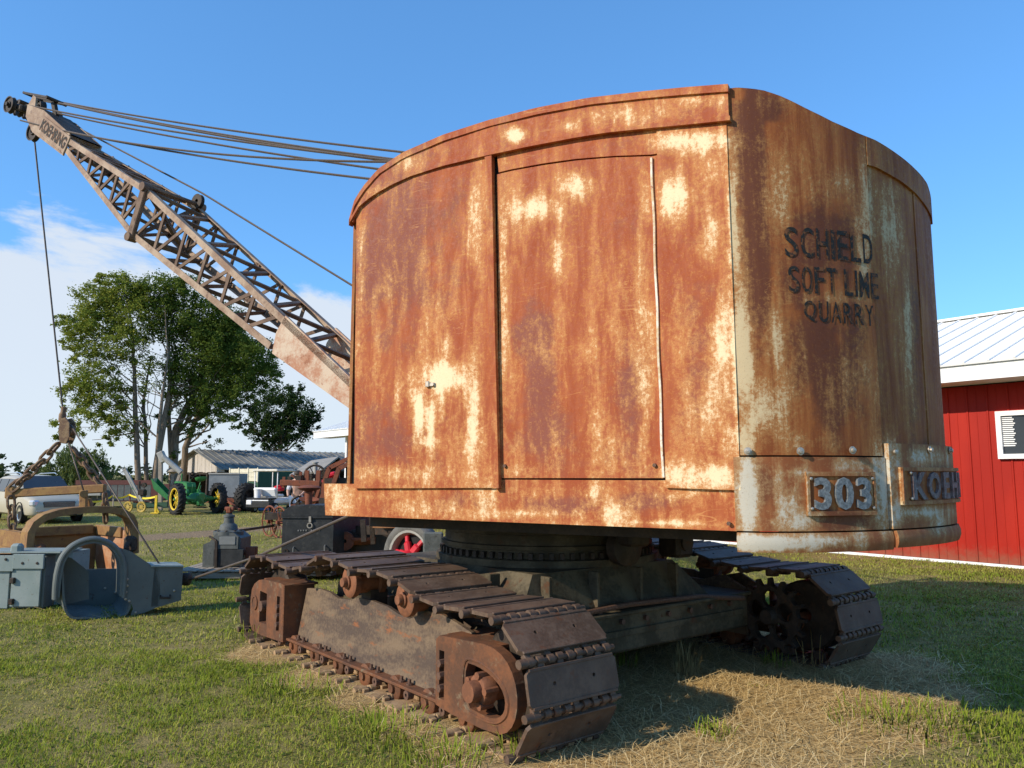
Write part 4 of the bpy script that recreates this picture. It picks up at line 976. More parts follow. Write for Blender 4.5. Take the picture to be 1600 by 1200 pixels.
    # top plate of head
    mb = MB(); a, b = near(109, 209, ht), near(60, 167, ht); mb.add([a, a+oh, b+oh, b], [(0, 1, 2, 3)]); mb.add([p-nrm*.02 for p in (a, a+oh, b+oh, b)], [(3, 2, 1, 0)]); mb.build('head_top_plate', M['darksteel'], boom)
    # name plate with letters along the near head plate
    a, b = near(108, 222, ht)-WD*.012, near(60, 187, ht)-WD*.012; dx = (a-b); L = dx.length; dx.normalize(); dz = nrm
    c0, c1 = near(104, 226, ht), near(67, 196, ht)
    e1 = (c0-c1); L = e1.length; e1.normalize(); e2 = (nrm-e1*nrm.dot(e1)).normalized()
    mid = (c0+c1)/2-WD*.014
    mb = MB(); mb.box(mid, (L*1.12, .26, .014), e1, e2, WD, .004); pl = mb.build('name_plate', M['boom'], boom)
    vs, fs = text_geo('KOEHRING', .26, 0, .012); xs = [v.x for v in vs]; wd = max(xs)-min(xs)
    mb = MB(); P = [mid-WD*.0095+e1*(v.x/wd*L*1.02)+e2*v.y*.86 for v in vs]; mb.add(P, fs); mb.build('plate_lettering', M['letter'], boom, fix=False)
    # head sheaves
    hd = near(30, 172, 0)
    def sheave(P, r, w, name='sheave'):
        mb = MB(); mb.lathe(P-WD*w/2, WD, [(.03, 0), (r*.35, 0), (r*.4, w*.3), (r*.8, w*.3), (r*.85, 0), (r, 0), (r*.86, w*.5), (r, w), (r*.85, w), (r*.8, w*.7), (r*.4, w*.7), (r*.35, w), (.03, w)], 24); mb.build(name, M['darksteel'], boom)
    for w_ in (-.19, -.06, .07): sheave(bpl(36, 172, 0)+WD*w_, .13, .06)
    sheave(bpl(53, 206, 0)-ZU*.0, .15, .07); sheave(bpl(62, 168, 0)+WD*.0, .11, .09); sheave(bpl(68, 176, 0)+WD*.2, .10, .07)
    mb = MB(); mb.cyl(bpl(36, 172, 0)-WD*.25, bpl(36, 172, 0)+WD*.22, .03, 12); mb.cyl(bpl(62, 171, 0)-WD*.3, bpl(62, 171, 0)+WD*.4, .03, 10)
    mb.bar(bpl(48, 174, 0), bpl(36, 172, 0), .3, .1, ZU, .02)
    mb.build('head_pin', M['darksteel'], boom)
    # suspension bracket above the head
    for w_ in (-.2, .2):
        mb = MB(); mb.prism([bpl(x, y, w_) for x, y in ((42, 168), (52, 148), (56, 152), (54, 172))], WD*.03); mb.build('pendant_bracket', M['boom'], boom)
    mb = MB(); q0, q1 = bpl(52, 151, 0), bpl(88, 158, 0)
    mb.bar(q0, q1, .03, .03, ZU); mb.bar(q0+WD*.14, q1+WD*.14, .025, .03, ZU); mb.bar(q0-WD*.14, q1-WD*.14, .025, .03, ZU); mb.cyl(q1-WD*.15, q1+WD*.15, .026, 12); mb.cyl(q0-WD*.15, q0+WD*.15, .02, 10)
    mb.bar(bpl(84, 160, 0), bpl(88, 182, 0), .07, .05, WD); mb.build('bail_link', M['darksteel'], boom)
    # ropes along the boom and back to the house
    R = M['rope']
    def rope(name, pts, r=.012, sag=0.):
        P = pts
        if sag and len(pts) == 2:
            P = [pts[0].lerp(pts[1], k/16)-ZU*sag*4*(k/16)*(1-k/16) for k in range(17)]
        mb = MB(); mb.tube(P, r, 6); mb.build(name, R, crane)
    gantry = lambda x, y, w_: bpl(x, y, w_)
    G0 = BQ+U*1.9+ZU*0
    for k, (xa, ya, xb, yb, w_, sg) in enumerate(((92, 159, 650, 240, .22, .05), (92, 160, 640, 252, .1, .06), (92, 161, 640, 256, -.1, .06), (36, 163, 640, 254, -.22, .06), (90, 177, 620, 268, 0., .05), (32, 188, 630, 253, -.24, .16), (108, 206, 600, 282, -.2, .05))):
        rope('pendant_rope', [gantry(xa, ya, w_), gantry(xb, yb, w_)], .013, sg)
    # hoist line over the boom top to the winch
    rope('hoist_rope', [bpl(66, 170, .25), bpl(122, 200, .25), up[2]+oo*.98+nrm*.19-WD*.06, bpl(560, 452, .36), bpl(640, 505, .36)], .013)
    # gantry hidden behind the roof line carries the pendant ropes
    mb = MB()
    gp = [gantry(640, 252, w_) for w_ in (-.3, .3)]
    for p in gp: mb.bar(Vector((p.x, p.y, 3.6)), p+U*-.0+ZU*.06, .07, .07, U)
    mb.cyl(gp[0]-WD*.1, gp[1]+WD*.1, .05, 12); mb.build('gantry', M['darksteel'], crane)
    return up, lo
UPB, LOB = build_boom()

# ------------------------------------------------------------ dragline bucket hanging from the boom head
def link_mesh_chain():
    mb = MB(); pts = []
    for t in np.linspace(0, 2*pi, 15)[:-1]:
        x = .052*cos(t)+(.034 if cos(t) > 0 else -.034); pts.append(Vector((x, .044*sin(t), 0)))
    mb.tube(pts+[pts[0]], .018, 6, False); return mb.mesh('chain_link', M['chain'])
LINK = link_mesh_chain()
def chain(parent, p0, p1, sag=0., scale=1.):
    p0, p1 = Vector(p0), Vector(p1); L = (p1-p0).length; n = max(2, int(round(L/(.125*scale))))
    pt = lambda t: p0.lerp(p1, t)-Vector((0, 0, sag*4*t*(1-t)))
    for k in range(n):
        a, b = pt(k/n), pt((k+1)/n); x = (b-a).normalized(); y = Vector((0, 0, 1)).cross(x)
        y = y.normalized() if y.length > .05 else Vector((.7, .7, 0)); z = x.cross(y)
        if k % 2: y, z = z, -y
        inst('chain_link', LINK, parent, frame((a+b)/2, x*scale, y*scale, z*scale))
def dragline():
    YL = 10.4; P0 = at(42, 868, YL); E = Vector((.66, .75, 0)).normalized(); K = Vector((-E.y, E.x, 0))   # E across the mouth, K back into the shell
    g = at(120, 925, 10.9); g.z = 0
    t = thing('dragline_bucket', 'rust and yellow dragline bucket with a steel bail arch, hung from chains under the boom', 'bucket', g)
    YF = 0.
    F = lambda x, y, d=0.: onpl(x, y, P0+K*d, K)
    yr = M['yellowrust']; z0 = .10
    L_ = F(44, 868); R_ = F(204, 866); W_ = (R_-L_).dot(E); zt = F(44, 836).z
    B = lambda e, k, z: Vector((L_.x, L_.y, 0))+E*e+K*k+ZU*z
    mb = MB(); mb.box(B(W_/2, .62, z0), (W_, 1.2, .05), E, K, ZU); mb.build('floor_plate', yr, t)
    for e, mat in ((0, 'yellowrust'), (W_, 'orangerust')):
        mb = MB(); mb.prism([B(e-.03, .02, z0), B(e-.03, .0, zt-.12), B(e-.03, .3, zt+.02), B(e-.03, 1.2, zt+.02), B(e-.03, 1.25, z0+.3), B(e-.03, 1.05, z0)], E*.06); mb.build('cheek_plate', M[mat], t)
        mb = MB(); mb.box(B(e+(.045 if e == 0 else -.045), .72, zt-.05), (.035, .95, .15), E, K, ZU, .008); mb.build('rim_band', yr, t)
    mb = MB(); mb.box(B(W_/2, 1.22, (z0+zt)/2), (W_-.07, .05, zt-z0), E, K, ZU); mb.build('back_plate', yr, t)
    mb = MB(); mb.box(B(W_/2, 1.17, zt-.04), (W_-.20, .06, .14), E, K, ZU, .01); mb.build('rim_band', yr, t)
    mb = MB(); mb.box(B(-.05, .55, zt-.22), (.04, .9, .05), E, K, ZU); mb.box(B(-.05, .12, (zt+z0)/2), (.04, .06, zt-z0-.1), E, K, ZU); mb.build('side_rib', yr, t)
    # bail arch
    px = [(42, 868), (42, 850), (44, 832), (52, 818), (66, 808), (88, 801), (110, 798), (140, 796), (170, 796), (188, 800), (200, 807), (205, 818), (206, 840), (206, 864)]
    pts = [F(x, y, -.06) for x, y in px]
    mb = MB(); hw = .13; th = .045
    vs = []; fs = []
    n = len(pts)
    for i, p in enumerate(pts):
        d = (pts[min(i+1, n-1)]-pts[max(i-1, 0)]).normalized(); nn = d.cross(K).normalized()
        for a, b in ((-1, -1), (1, -1), (1, 1), (-1, 1)): vs.append(p+K*hw*a+nn*th*b)
    for i in range(n-1):
        for k in range(4): fs.append((i*4+k, i*4+(k+1) % 4, (i+1)*4+(k+1) % 4, (i+1)*4+k))
    fs += [(3, 2, 1, 0), tuple((n-1)*4+k for k in range(4))]; mb.add(vs, fs); mb.build('bail_arch', yr, t)
    # arch lugs and rope socket
    c = F(131, 790, YF-.06)
    mb = MB(); mb.bar(F(130, 797, YF-.1), F(131, 766, YF-.1), .10, .06, (0, 1, 0), .01); mb.bar(F(142, 797, YF-.02), F(139, 779, YF-.02), .05, .08, (0, 1, 0), .01); mb.cyl(F(131, 772, YF-.16), F(131, 772, YF), .05, 14); mb.build('rope_socket', M['yellowrust'], t)
    mb = MB(); mb.box(F(160, 794.5, 0), (.25, .28, .02), E, K, ZU); mb.build('arch_patch', M['frame'], t)
    # trunnion blocks, clevis and teeth
    mb = MB(); mb.box(F(52, 862, YF-.15), (.28, .1, .16), bev=.03); mb.cyl(F(64, 856, YF-.2), F(64, 856, YF+.1), .06, 12); mb.build('trunnion', M['frame'], t)
    mb = MB(); mb.box(F(204, 850, YF-.14), (.17, .14, .24), bev=.04); mb.tube([F(200, 848, YF-.24), F(197, 856, YF-.26), F(200, 864, YF-.24), F(205, 866, YF-.22)], .035, 8); mb.build('clevis', M['darksteel'], t)
    tm = MB(); tm.box((0, -.12, 0), (.11, .3, .05), bev=.015).box((0, .05, .02), (.14, .14, .09), bev=.02); tme = tm.mesh('bucket_tooth', M['darksteel'])
    for k in range(4):
        inst('bucket_tooth', tme, t, frame(B(W_*(.16+.22*k), -.05, z0+.02), E, K, ZU))
    # spreader bar and chains
    YS = 11.2
    a, b = at(14, 771, YS), at(165, 763, YS)
    mb = MB(); mb.bar(a, b, .09, .125, ZU, .015); mb.bar(at(10, 770, YS), at(26, 770, YS), .13, .19, ZU, .03); mb.build('spreader_bar', yr, t)
    apex = at(102, 690, YS)
    chain(t, apex+Vector((-.08, -.05, -.04)), at(18, 764, YS-.05), .03, 1.25); chain(t, apex+Vector((.10, .05, -.1)), at(158, 760, YS+.1), -.0, 1.1)
    chain(t, at(17, 778, YS-.1), at(20, 838, YS-.15), 0, 1.15); chain(t, at(164, 772, YS), at(165, 815, YS), 0, 1.05)
    mb = MB(); mb.box(at(19, 846, YS-.16), (.16, .14, .14), bev=.04); mb.box(at(20, 858, YS-.16), (.1, .1, .2), bev=.03); mb.build('chain_shackle', M['chain'], t)
    # dump block and hoist socket
    blk = at(104, 672, YS)
    mb = MB()
    for s_ in (-1, 1): mb.prism([blk+Vector((x, .075*s_-.012, z)) for x, z in ((-.05, .16), (.02, .18), (.08, .10), (.09, -.10), (.05, -.20), (-.04, -.18), (-.07, 0))], (0, .024, 0))
    mb.lathe(blk+Vector((.02, -.05, -.0)), (0, 1, 0), [(.02, 0), (.085, 0), (.07, .05), (.085, .1), (.02, .1)], 18); mb.build('dump_block', M['chain'], t)
    mb = MB(); mb.lathe(at(98, 648, YS), (.12, 0, 1), [(.04, -.12), (.05, .0), (.035, .04), (.04, .11), (.02, .12)], 12); mb.bar(at(98, 656, YS), at(103, 668, YS), .09, .08, (0, 1, 0), .02); mb.bar(at(102, 683, YS), at(100, 693, YS), .09, .09, (0, 1, 0), .02); mb.build('hoist_socket', M['chain'], t)
    # the small dump rope runs down from the block to the arch
    mb = MB(); mb.tube([blk+Vector((.02, -.02, -.1)), F(131, 768, YF-.1)], .012, 6); mb.build('dump_rope', M['rope'], t)
    mb = MB(); top = bpl(53, 210, 0); mb.tube([top, top.lerp(at(98, 640, YS), .5)+Vector((0, 0, -.0)), at(98, 640, YS)], .012, 6); mb.build('hoist_rope', M['rope'], crane)
    return blk
BLK = dragline()

# ------------------------------------------------------------ blue-grey bucket lying on the grass
def grey_bucket():
    g = ground(150, 968); E = Vector((.83, .56, 0)).normalized(); K = Vector((-E.y, E.x, 0)); m = M['greypaint']
    t = thing('trench_bucket', 'blue grey painted steel digging bucket with a round arched mouth lying on the grass', 'bucket', g)
    F = lambda x, y, d=0.: onpl(x, y, g+K*d, K)
    def slabp(name, poly, vec, mat=m):
        mb = MB(); mb.prism(poly, vec); return mb.build(name, mat, t)
    def spl(p, n=4):
        q = []
        for i in range(len(p)-1):
            p0, p1, p2, p3 = p[max(i-1, 0)], p[i], p[i+1], p[min(i+2, len(p)-1)]
            for k in range(n):
                u = k/n; q.append(.5*((2*p1)+(p2-p0)*u+(2*p0-5*p1+4*p2-p3)*u*u+(3*p1-p0-3*p2+p3)*u**3))
        return q+[p[-1]]
    def band(name, pts, d0, d1, th, mat, cen, flare=0.):
        vs = []; fs = []
        for p in pts:
            r = (p-cen); r -= K*r.dot(K); r.normalize()
            for a, b in ((d0, 0), (d1, 0), (d1, -th), (d0, -th)): vs.append(p+K*a+r*b)
        for i in range(len(pts)-1):
            for k in range(4): fs.append((i*4+k, i*4+(k+1) % 4, (i+1)*4+(k+1) % 4, (i+1)*4+k))
        fs += [(3, 2, 1, 0), tuple((len(pts)-1)*4+k for k in range(4))]; mb = MB(); mb.add(vs, fs, True); return mb.build(name, mat, t)
    cen = F(142, 905)
    arch = spl([F(x, y) for x, y in ((86, 937), (87, 915), (90, 893), (97, 872), (110, 856), (127, 846), (146, 842), (163, 845), (178, 853), (189, 866), (195, 884), (195, 910), (193, 934))])
    band('arch_hoop', arch, -.01, .34, .05, m, cen, .0)
    mb = MB(); mb.tube([cen+(p-cen)*.93+K*.05 for p in arch], .02, 8); mb.tube([cen+(p-cen)*1.0+K*.06 for p in arch], .03, 8); mb.build('hoop_rib', m, t)
    mb = MB(); mb.tube([p-K*.01 for p in arch], .024, 8); mb.build('arch_lip', m, t)
    # U-shaped tub below: left cheek, rounded floor, right cheek in one bent plate
    tub = spl([F(x, y) for x, y in ((97, 890), (97, 925), (99, 945), (103, 959), (112, 967), (128, 968), (165, 968), (186, 967), (199, 961), (205, 948), (207, 938))], 3)
    band('tub_plate', tub, .02, 1.0, .025, m, F(150, 930))
    slabp('back_plate', [F(104, 966, .98), F(205, 966, .98), F(205, 888, .98), F(104, 890, .98)], K*.02)
    slabp('gusset_plate', [F(84, 905, .30), F(88, 885, .30), F(100, 868, .30), F(112, 872, .30), F(139, 893, .30), F(139, 936, .30), F(97, 946, .30), F(84, 938, .30)], K*.02)
    # outer wall running on to the right, with the hinge box at its end
    slabp('outer_wall', [F(190, 866), F(196, 884), F(195, 915), F(193, 936), F(206, 944), F(208, 952), F(204, 962), F(224, 958), F(250, 947), F(250, 886), F(241, 886), F(205, 862), F(180, 853), F(186, 860)], K*.025)
    a, b = F(241, 886), F(286, 886); c, d = F(283, 938), F(250, 948)
    slabp('hinge_box', [a, b, c, F(262, 944), d, F(236, 948)], K*.42)
    slabp('box_lid', [F(236, 883.5, -.02)+ZU*0, F(287, 883.5, -.02), F(287, 886, -.02), F(236, 886, -.02)], K*.46, M['greylight'])  # lid in a paler grey: sunlight on its top put into the colour
    slabp('shoulder_plate', [F(189, 864, .03), F(205, 866, .03), F(241, 889, .03), F(241, 895, .03), F(196, 895, .03)], K*.26)
    mb = MB(); mb.tube([F(251, 931, -.0), F(251, 934, -.05), F(266, 934, -.05), F(266, 930, -.0)], .012, 6); mb.build('side_handle', M['darksteel'], t)
    # rivets
    rm = MB(); rm.lathe((0, 0, 0), (0, -1, 0), [(.016, 0), (.013, .008), (.001, .011)], 8); rme = rm.mesh('rivet', M['bolt'])
    for x, y, d in ((93, 906, .325), (92, 924, .325), (199, 905, -.004), (199, 915, -.004), (197, 925, -.004), (196, 936, -.004), (202, 939, -.004), (212, 957, -.004), (272, 923, -.004), (164, 919, .975), (180, 926, .975)):
        inst('rivet', rme, t, frame(F(x, y, d), E, K, ZU))
    # drag eye
    e = F(293, 905, .15); mb = MB(); mb.lathe(e-Vector((.06, .0, 0)), (1, .2, 0), [(.02, 0), (.07, 0), (.08, .03), (.08, .08), (.05, .1), (.02, .1)], 14); mb.bar(F(284, 903, .15), e, .1, .1, ZU, .02); mb.build('drag_eye', M['darksteel'], t)
    # ropes that end on it belong to the machine
    mb = MB(); mb.tube([e+Vector((.04, 0, 0)), e.lerp(SP_(545, 806, -.6), .5)-ZU*.05, SP_(545, 806, -.6), SP_(600, 800, -.8)], .015, 8); mb.build('drag_rope', M['rope'], crane)
    mb = MB(); mb.tube([BLK+Vector((.05, 0, .08)), F(250, 883, .2)], .011, 6); mb.build('tag_rope', M['rope'], crane)
grey_bucket()
def grey_box():
    YF = 9.7; g = at(40, 950, YF); g.z = 0
    t = thing('steel_dipper', 'pale blue grey steel box with overlapping bolted plates left of the round mouthed bucket', 'bucket', g)
    F = lambda x, y, Y=YF: at(x, y, Y); m = M['greylight']
    zb = 0.
    def plate(x0, x1, y0, y1, Y, name='front_plate', mat=m, th=.03):
        a, b = F(x0, y0, Y), F(x1, y1, Y); mb = MB(); mb.box(((a.x+b.x)/2, Y+th/2, (a.z+max(0., b.z))/2), (b.x-a.x, th, a.z-max(0., b.z)), bev=.004); return mb.build(name, mat, t)
    plate(-40, 11, 892, 951, YF); plate(19, 60, 888, 948, YF-.01)
    plate(-40, 20, 868, 893, YF-.03, 'rim_plate'); plate(20.5, 67, 866, 889, YF-.035, 'rim_plate')
    a, b = F(-40, 868), F(66, 950)
    mb = MB(); mb.box(((a.x+b.x)/2, YF+.18, .5*(a.z)), (b.x-a.x-.02, .3, a.z-.02)); mb.build('box_body', M['greypaint'], t)
    # step back on the right
    mb = MB(); a, b = F(60, 862, YF+.15), F(95, 944, YF+.15); mb.prism([Vector((a.x, YF+.15, 0.0)), Vector((b.x, YF+.35, .02)), Vector((b.x, YF+.35, a.z-.02)), Vector((a.x+.08, YF+.15, a.z)), Vector((a.x, YF+.15, a.z))], (0, .4, 0)); mb.build('side_body', m, t)
    mb = MB(); a, b = F(-40, 864), F(92, 862); mb.box(((a.x+b.x)/2, YF+.28, a.z+.005), (b.x-a.x, .5, .02)); mb.build('top_plate', m, t)
    mb = MB(); c = F(27, 858, YF+.1); mb.box(c, (.13, .12, .14), bev=.03); mb.build('lug', m, t)
    rm = MB(); rm.lathe((0, 0, 0), (0, -1, 0), [(.018, 0), (.014, .008), (.001, .01)], 8); rme = rm.mesh('rivet', M['darksteel'])
    for x, y in ((9, 874), (35, 880), (58, 880)): inst('rivet', rme, t, Matrix.Translation(F(x, y, YF-.036)))
    hm = MB(); hm.box((0, 0, 0), (.06, .06, .07), bev=.01); hme = hm.mesh('hinge', M['darksteel'])
    for x, y in ((20, 907), (18, 940)): inst('hinge', hme, t, Matrix.Translation(F(x, y, YF-.02)))
grey_box()

# ------------------------------------------------------------ gearbox on a pallet
def gearbox():
    Y = 12.7; base = at(345, 896, Y); z0 = .15
    pal = thing('pallet', 'weathered wooden pallet under the grey gearbox', 'pallet', (base.x, Y+.1, 0))
    X0, X1 = at(288, 900, Y).x, at(388, 900, Y).x
    mb0 = MB(); mb0.box((0, 0, 0), (.11, 1.15, .022), bev=.003); pm = mb0.mesh('plank', M['wood'])
    rnd = random.Random(3); n = 8
    for k in range(n): inst('plank', pm, pal, Matrix.Translation((X0+(X1-X0)*(k+.5)/n, Y+.15+rnd.uniform(-.03, .03), z0-.011+.006*rnd.random())) @ Matrix.Rotation(rnd.uniform(-.04, .04), 4, 'Z'))
    mb0 = MB(); mb0.box((0, 0, 0), (X1-X0, .05, .09), bev=.004); pm = mb0.mesh('bearer', M['wood'])
    for dy in (-.36, .15, .66): inst('bearer', pm, pal, Matrix.Translation(((X0+X1)/2, Y+dy, .07)))
    t = thing('gearbox', 'grey cast iron gearbox with a capped neck standing on a pallet', 'machine part', (base.x, Y, z0))
    F = lambda x, y, d=0.: at(x, y, Y+d); m = M['gear']
    mb = MB()
    L, R_, zt, zm = F(318, 0).x, F(376, 0).x, F(0, 830).z, F(0, 868).z
    L = at(318, 860, Y).x; R_ = at(376, 860, Y).x; zt = at(340, 835, Y).z; zm = at(340, 860, Y).z
    mb.prism([Vector((L, Y-.02, z0)), Vector((R_-.05, Y-.02, z0)), Vector((R_, Y-.02, z0+.2)), Vector((R_, Y-.02, zt-.06)), Vector((R_-.12, Y-.02, zt+.03)), Vector((L+.2, Y-.02, zt+.02)), Vector((L+.10, Y-.02, zt-.12)), Vector((L, Y-.02, zt-.16))], (0, .5, 0))
    body = mb.build('gear_case', m, t)
    mb = MB(); mb.prism([Vector((x, Y-.05, z)) for x, z in ((L+.22, zm+.03), (R_-.03, zm+.03), (R_-.03, zt-.03), (L+.3, zt-.01), (L+.22, zt-.1))], (0, .06, 0)); mb.build('cover_plate', m, t)
    mb = MB(); mb.box((L+.40, Y-.055, zm+.16), (.26, .012, .13), bev=.003); mb.build('data_plate', plain('data_plate_metal', (.2, .21, .2), .5), t)
    mb = MB(); mb.box((L+.42, Y-.03, z0+.16), (.48, .03, .26), bev=.004); mb.build('oil_pan', M['black'], t)
    mb = MB(); mb.bar(F(337, 896, -.06), F(338, 845, -.06), .04, .03, (0, 1, 0)); mb.bar(F(338, 845, -.06), F(327, 838, -.02), .03, .03, (0, 1, 0)); mb.build('lever', M['darksteel'], t)
    nk = F(357, 834, .2)
    mb = MB(); mb.lathe((nk.x, nk.y, zt), ZU, [(.24, -.02), (.24, .04), (.15, .06), (.13, .14), (.085, .17), (.075, .26), (.09, .265), (.09, .30), (.05, .31), (.05, .33)], 20); mb.build('neck', m, t)
    mb = MB(); mb.bar(Vector((nk.x, nk.y, zt+.33)), Vector((nk.x, nk.y, zt+.43)), .08, .10, (0, 1, 0), .015); mb.cyl((nk.x-.07, nk.y, zt+.40), (nk.x+.07, nk.y, zt+.40), .04, 10); mb.build('shift_knuckle', M['rustred'], t)
    rm = MB(); rm.cyl((0, 0, 0), (0, 0, .03), .025, 6, False); rme = rm.mesh('bolt', M['darksteel'])
    for k in range(9): a = 2*pi*k/9; inst('bolt', rme, t, Matrix.Translation((nk.x+.2*cos(a), nk.y+.2*sin(a), zt+.03)))
    sh = F(378, 863, .15)
    mb = MB(); mb.cyl(sh-Vector((.05, 0, 0)), sh+Vector((.10, 0, 0)), .045, 12); mb.box(sh+Vector((.16, 0, 0)), (.17, .12, .19), bev=.012); mb.build('output_shaft', M['rustred'], t)
    mb = MB(); mb.bar(F(301, 892, -.1), F(320, 889, 0), .06, .05); mb.bar(F(362, 893, -.3), F(378, 889, .1), .07, .07); mb.build('foot_bracket', M['darksteel'], t)
gearbox()

# ------------------------------------------------------------ black engine enclosure
def engine_box():
    Y = 12.2; F = lambda x, y, d=0.: at(x, y, Y+d)
    xl, xr = F(440, 850).x, F(518, 850).x; zt = F(480, 806).z; zc = F(480, 794).z
    t = thing('engine_enclosure', 'black sheet metal engine enclosure with a rounded hood and hinged doors', 'engine', ((xl+xr)/2, Y, 0))
    dx = Vector((.34, .94, 0)).normalized()*1.3
    mb = MB(); mb.prism([Vector((xl, Y, .08)), Vector((xr, Y, .08)), Vector((xr, Y, zt)), Vector((xl, Y, zt))], dx); mb.build('case', M['black'], t)
    hood = [Vector((xl-.01, Y-.012, zt))]+[Vector((xl+(xr-xl)*.5-(xr-xl)*.512*cos(a), Y-.012, zt+.005+(zc+.04-zt)*min(1., sin(a)*1.25))) for a in np.linspace(.06, pi-.06, 15)]+[Vector((xr+.01, Y-.012, zt))]
    mb = MB(); mb.prism(hood, dx*1.02); mb.build('hood', M['black'], t)
    mb = MB(); mb.box(((xl+xr)/2, Y-.012, zt-.02), (xr-xl+.02, .02, .03)); mb.build('hood_seam', M['black'], t)
    pmx = MB(); pmx.box((0, 0, 0), (.21, .016, zt-.22), bev=.004); pme = pmx.mesh('door_panel', M['black'])
    for k in range(4): inst('door_panel', pme, t, Matrix.Translation((xl+.16+.008+.195*k*((xr-xl)/.85), Y-.008, .12+(zt-.22)/2)))
    hm = MB(); hm.tube([Vector((-.0, 0, .05)), Vector((0, -.04, .04)), Vector((0, -.04, -.04)), Vector((0, 0, -.05))], .011, 6); hme = hm.mesh('door_handle', plain('handle_metal', (.16, .16, .15), .5))
    for x, y in ((459, 860), (508, 857)): inst('door_handle', hme, t, Matrix.Translation(F(x, y, -.02)))
    mb = MB(); c = F(484, 821, -.03); mb.lathe(c, (0, -1, 0), [(.03, 0), (.045, 0), (.045, .012), (.03, .012), (.03, 0)], 14); mb.bar(c+ZU*.05, c+ZU*.14, .035, .015, (0, 1, 0)); mb.build('hood_latch', M['bolt'], t)
    mb = MB(); c = F(446, 862, -.02); mb.lathe(c, (0, -1, 0), [(.03, 0), (.045, 0), (.045, .015), (.03, .015), (.03, 0)], 14); mb.build('tow_ring', M['darksteel'], t)
    # faint embossed lettering, unreadable at this distance: a row of small raised studs
    sm = MB(); sm.box((0, 0, 0), (.018, .008, .022)); sme = sm.mesh('emblem_stud', plain('emblem_metal', (.2, .2, .19), .5))
    for k in range(9):
        if k != 4: inst('emblem_stud', sme, t, Matrix.Translation(F(466+4.1*k, 829-.1*k, -.022)))
    st = F(482, 795, .5); mb = MB(); mb.cyl(Vector((st.x, st.y, zc-.05)), Vector((st.x, st.y, zc+.27)), .06, 12); mb.lathe((st.x, st.y, zc+.25), ZU, [(.06, 0), (.16, .03), (.19, .06), (.14, .09), (.05, .1), (.001, .1)], 18); mb.build('exhaust_cap', M['rustred'], t)
engine_box()

# ------------------------------------------------------------ wheels
def wheel_parts(parent, M4, R, wdt, rim_r, tyre='tyre', rim='jdyellow', spokes=0, lugs=0, hub=None, tyre_name='tyre', rimname='rim', solid=True):
    """axis = local z of M4; +z is the outer face"""
    mb = MB(); k = R-rim_r
    mb.lathe((0, 0, 0), (0, 0, 1), [(rim_r, -wdt*.40), (rim_r+k*.35, -wdt*.5), (R-k*.18, -wdt*.46), (R, -wdt*.30), (R, wdt*.30), (R-k*.18, wdt*.46), (rim_r+k*.35, wdt*.5), (rim_r, wdt*.40)], 36)
    if lugs:
        for i in range(lugs):
            for s in (-1, 1):
                a = 2*pi*(i+(.5 if s > 0 else 0))/lugs; b = a+2*pi/lugs*.75
                p = Vector((cos(a)*R, sin(a)*R, s*wdt*.48)); q = Vector((cos(b)*(R+.012), sin(b)*(R+.012), s*wdt*.02)); mb.bar(p*1.0, q, .045, .05, Vector((cos(a), sin(a), 0)))
    ty = inst(tyre_name, mb.mesh(tyre_name, M[tyre]), parent, M4)
    mb = MB()
    if spokes: mb.lathe((0, 0, 0), (0, 0, 1), [(rim_r+.004, wdt*.30), (rim_r+.012, wdt*.44), (rim_r-.03, wdt*.42), (rim_r-.045, wdt*.30), (rim_r-.03, wdt*.22), (rim_r+.002, wdt*.22)], 30)
    else: mb.lathe((0, 0, 0), (0, 0, 1), [(rim_r+.004, -wdt*.42), (rim_r+.012, -wdt*.44), (rim_r-.02, -wdt*.42), (rim_r-.05, -wdt*.2), (rim_r-.05, wdt*.2), (rim_r-.02, wdt*.42), (rim_r+.012, wdt*.44), (rim_r+.004, wdt*.42)], 30)
    if spokes:
        for i in range(spokes):
            a = 2*pi*i/spokes; mb.bar(Vector((cos(a), sin(a), 0))*.06+Vector((0, 0, wdt*.12)), Vector((cos(a+.12), sin(a+.12), 0))*(rim_r-.03), .035, .02, (0, 0, 1))
        mb.lathe((0, 0, 0), (0, 0, 1), [(.001, wdt*.3), (.06, wdt*.3), (.09, wdt*.22), (.09, -wdt*.1), (.001, -wdt*.1)], 16)
    elif solid:
        mb.lathe((0, 0, 0), (0, 0, 1), [(.001, wdt*.14), (rim_r*.3, wdt*.14), (rim_r*.35, wdt*.05), (rim_r*.8, wdt*.02), (rim_r-.04, wdt*.18)], 24)
    inst(rimname, mb.mesh(rimname, M[rim]), parent, M4)
def axis_frame(o, z):
    z = Vector(z).normalized(); x = Vector((0, 0, 1)).cross(z); x.normalize(); return frame(o, x, z.cross(x), z)

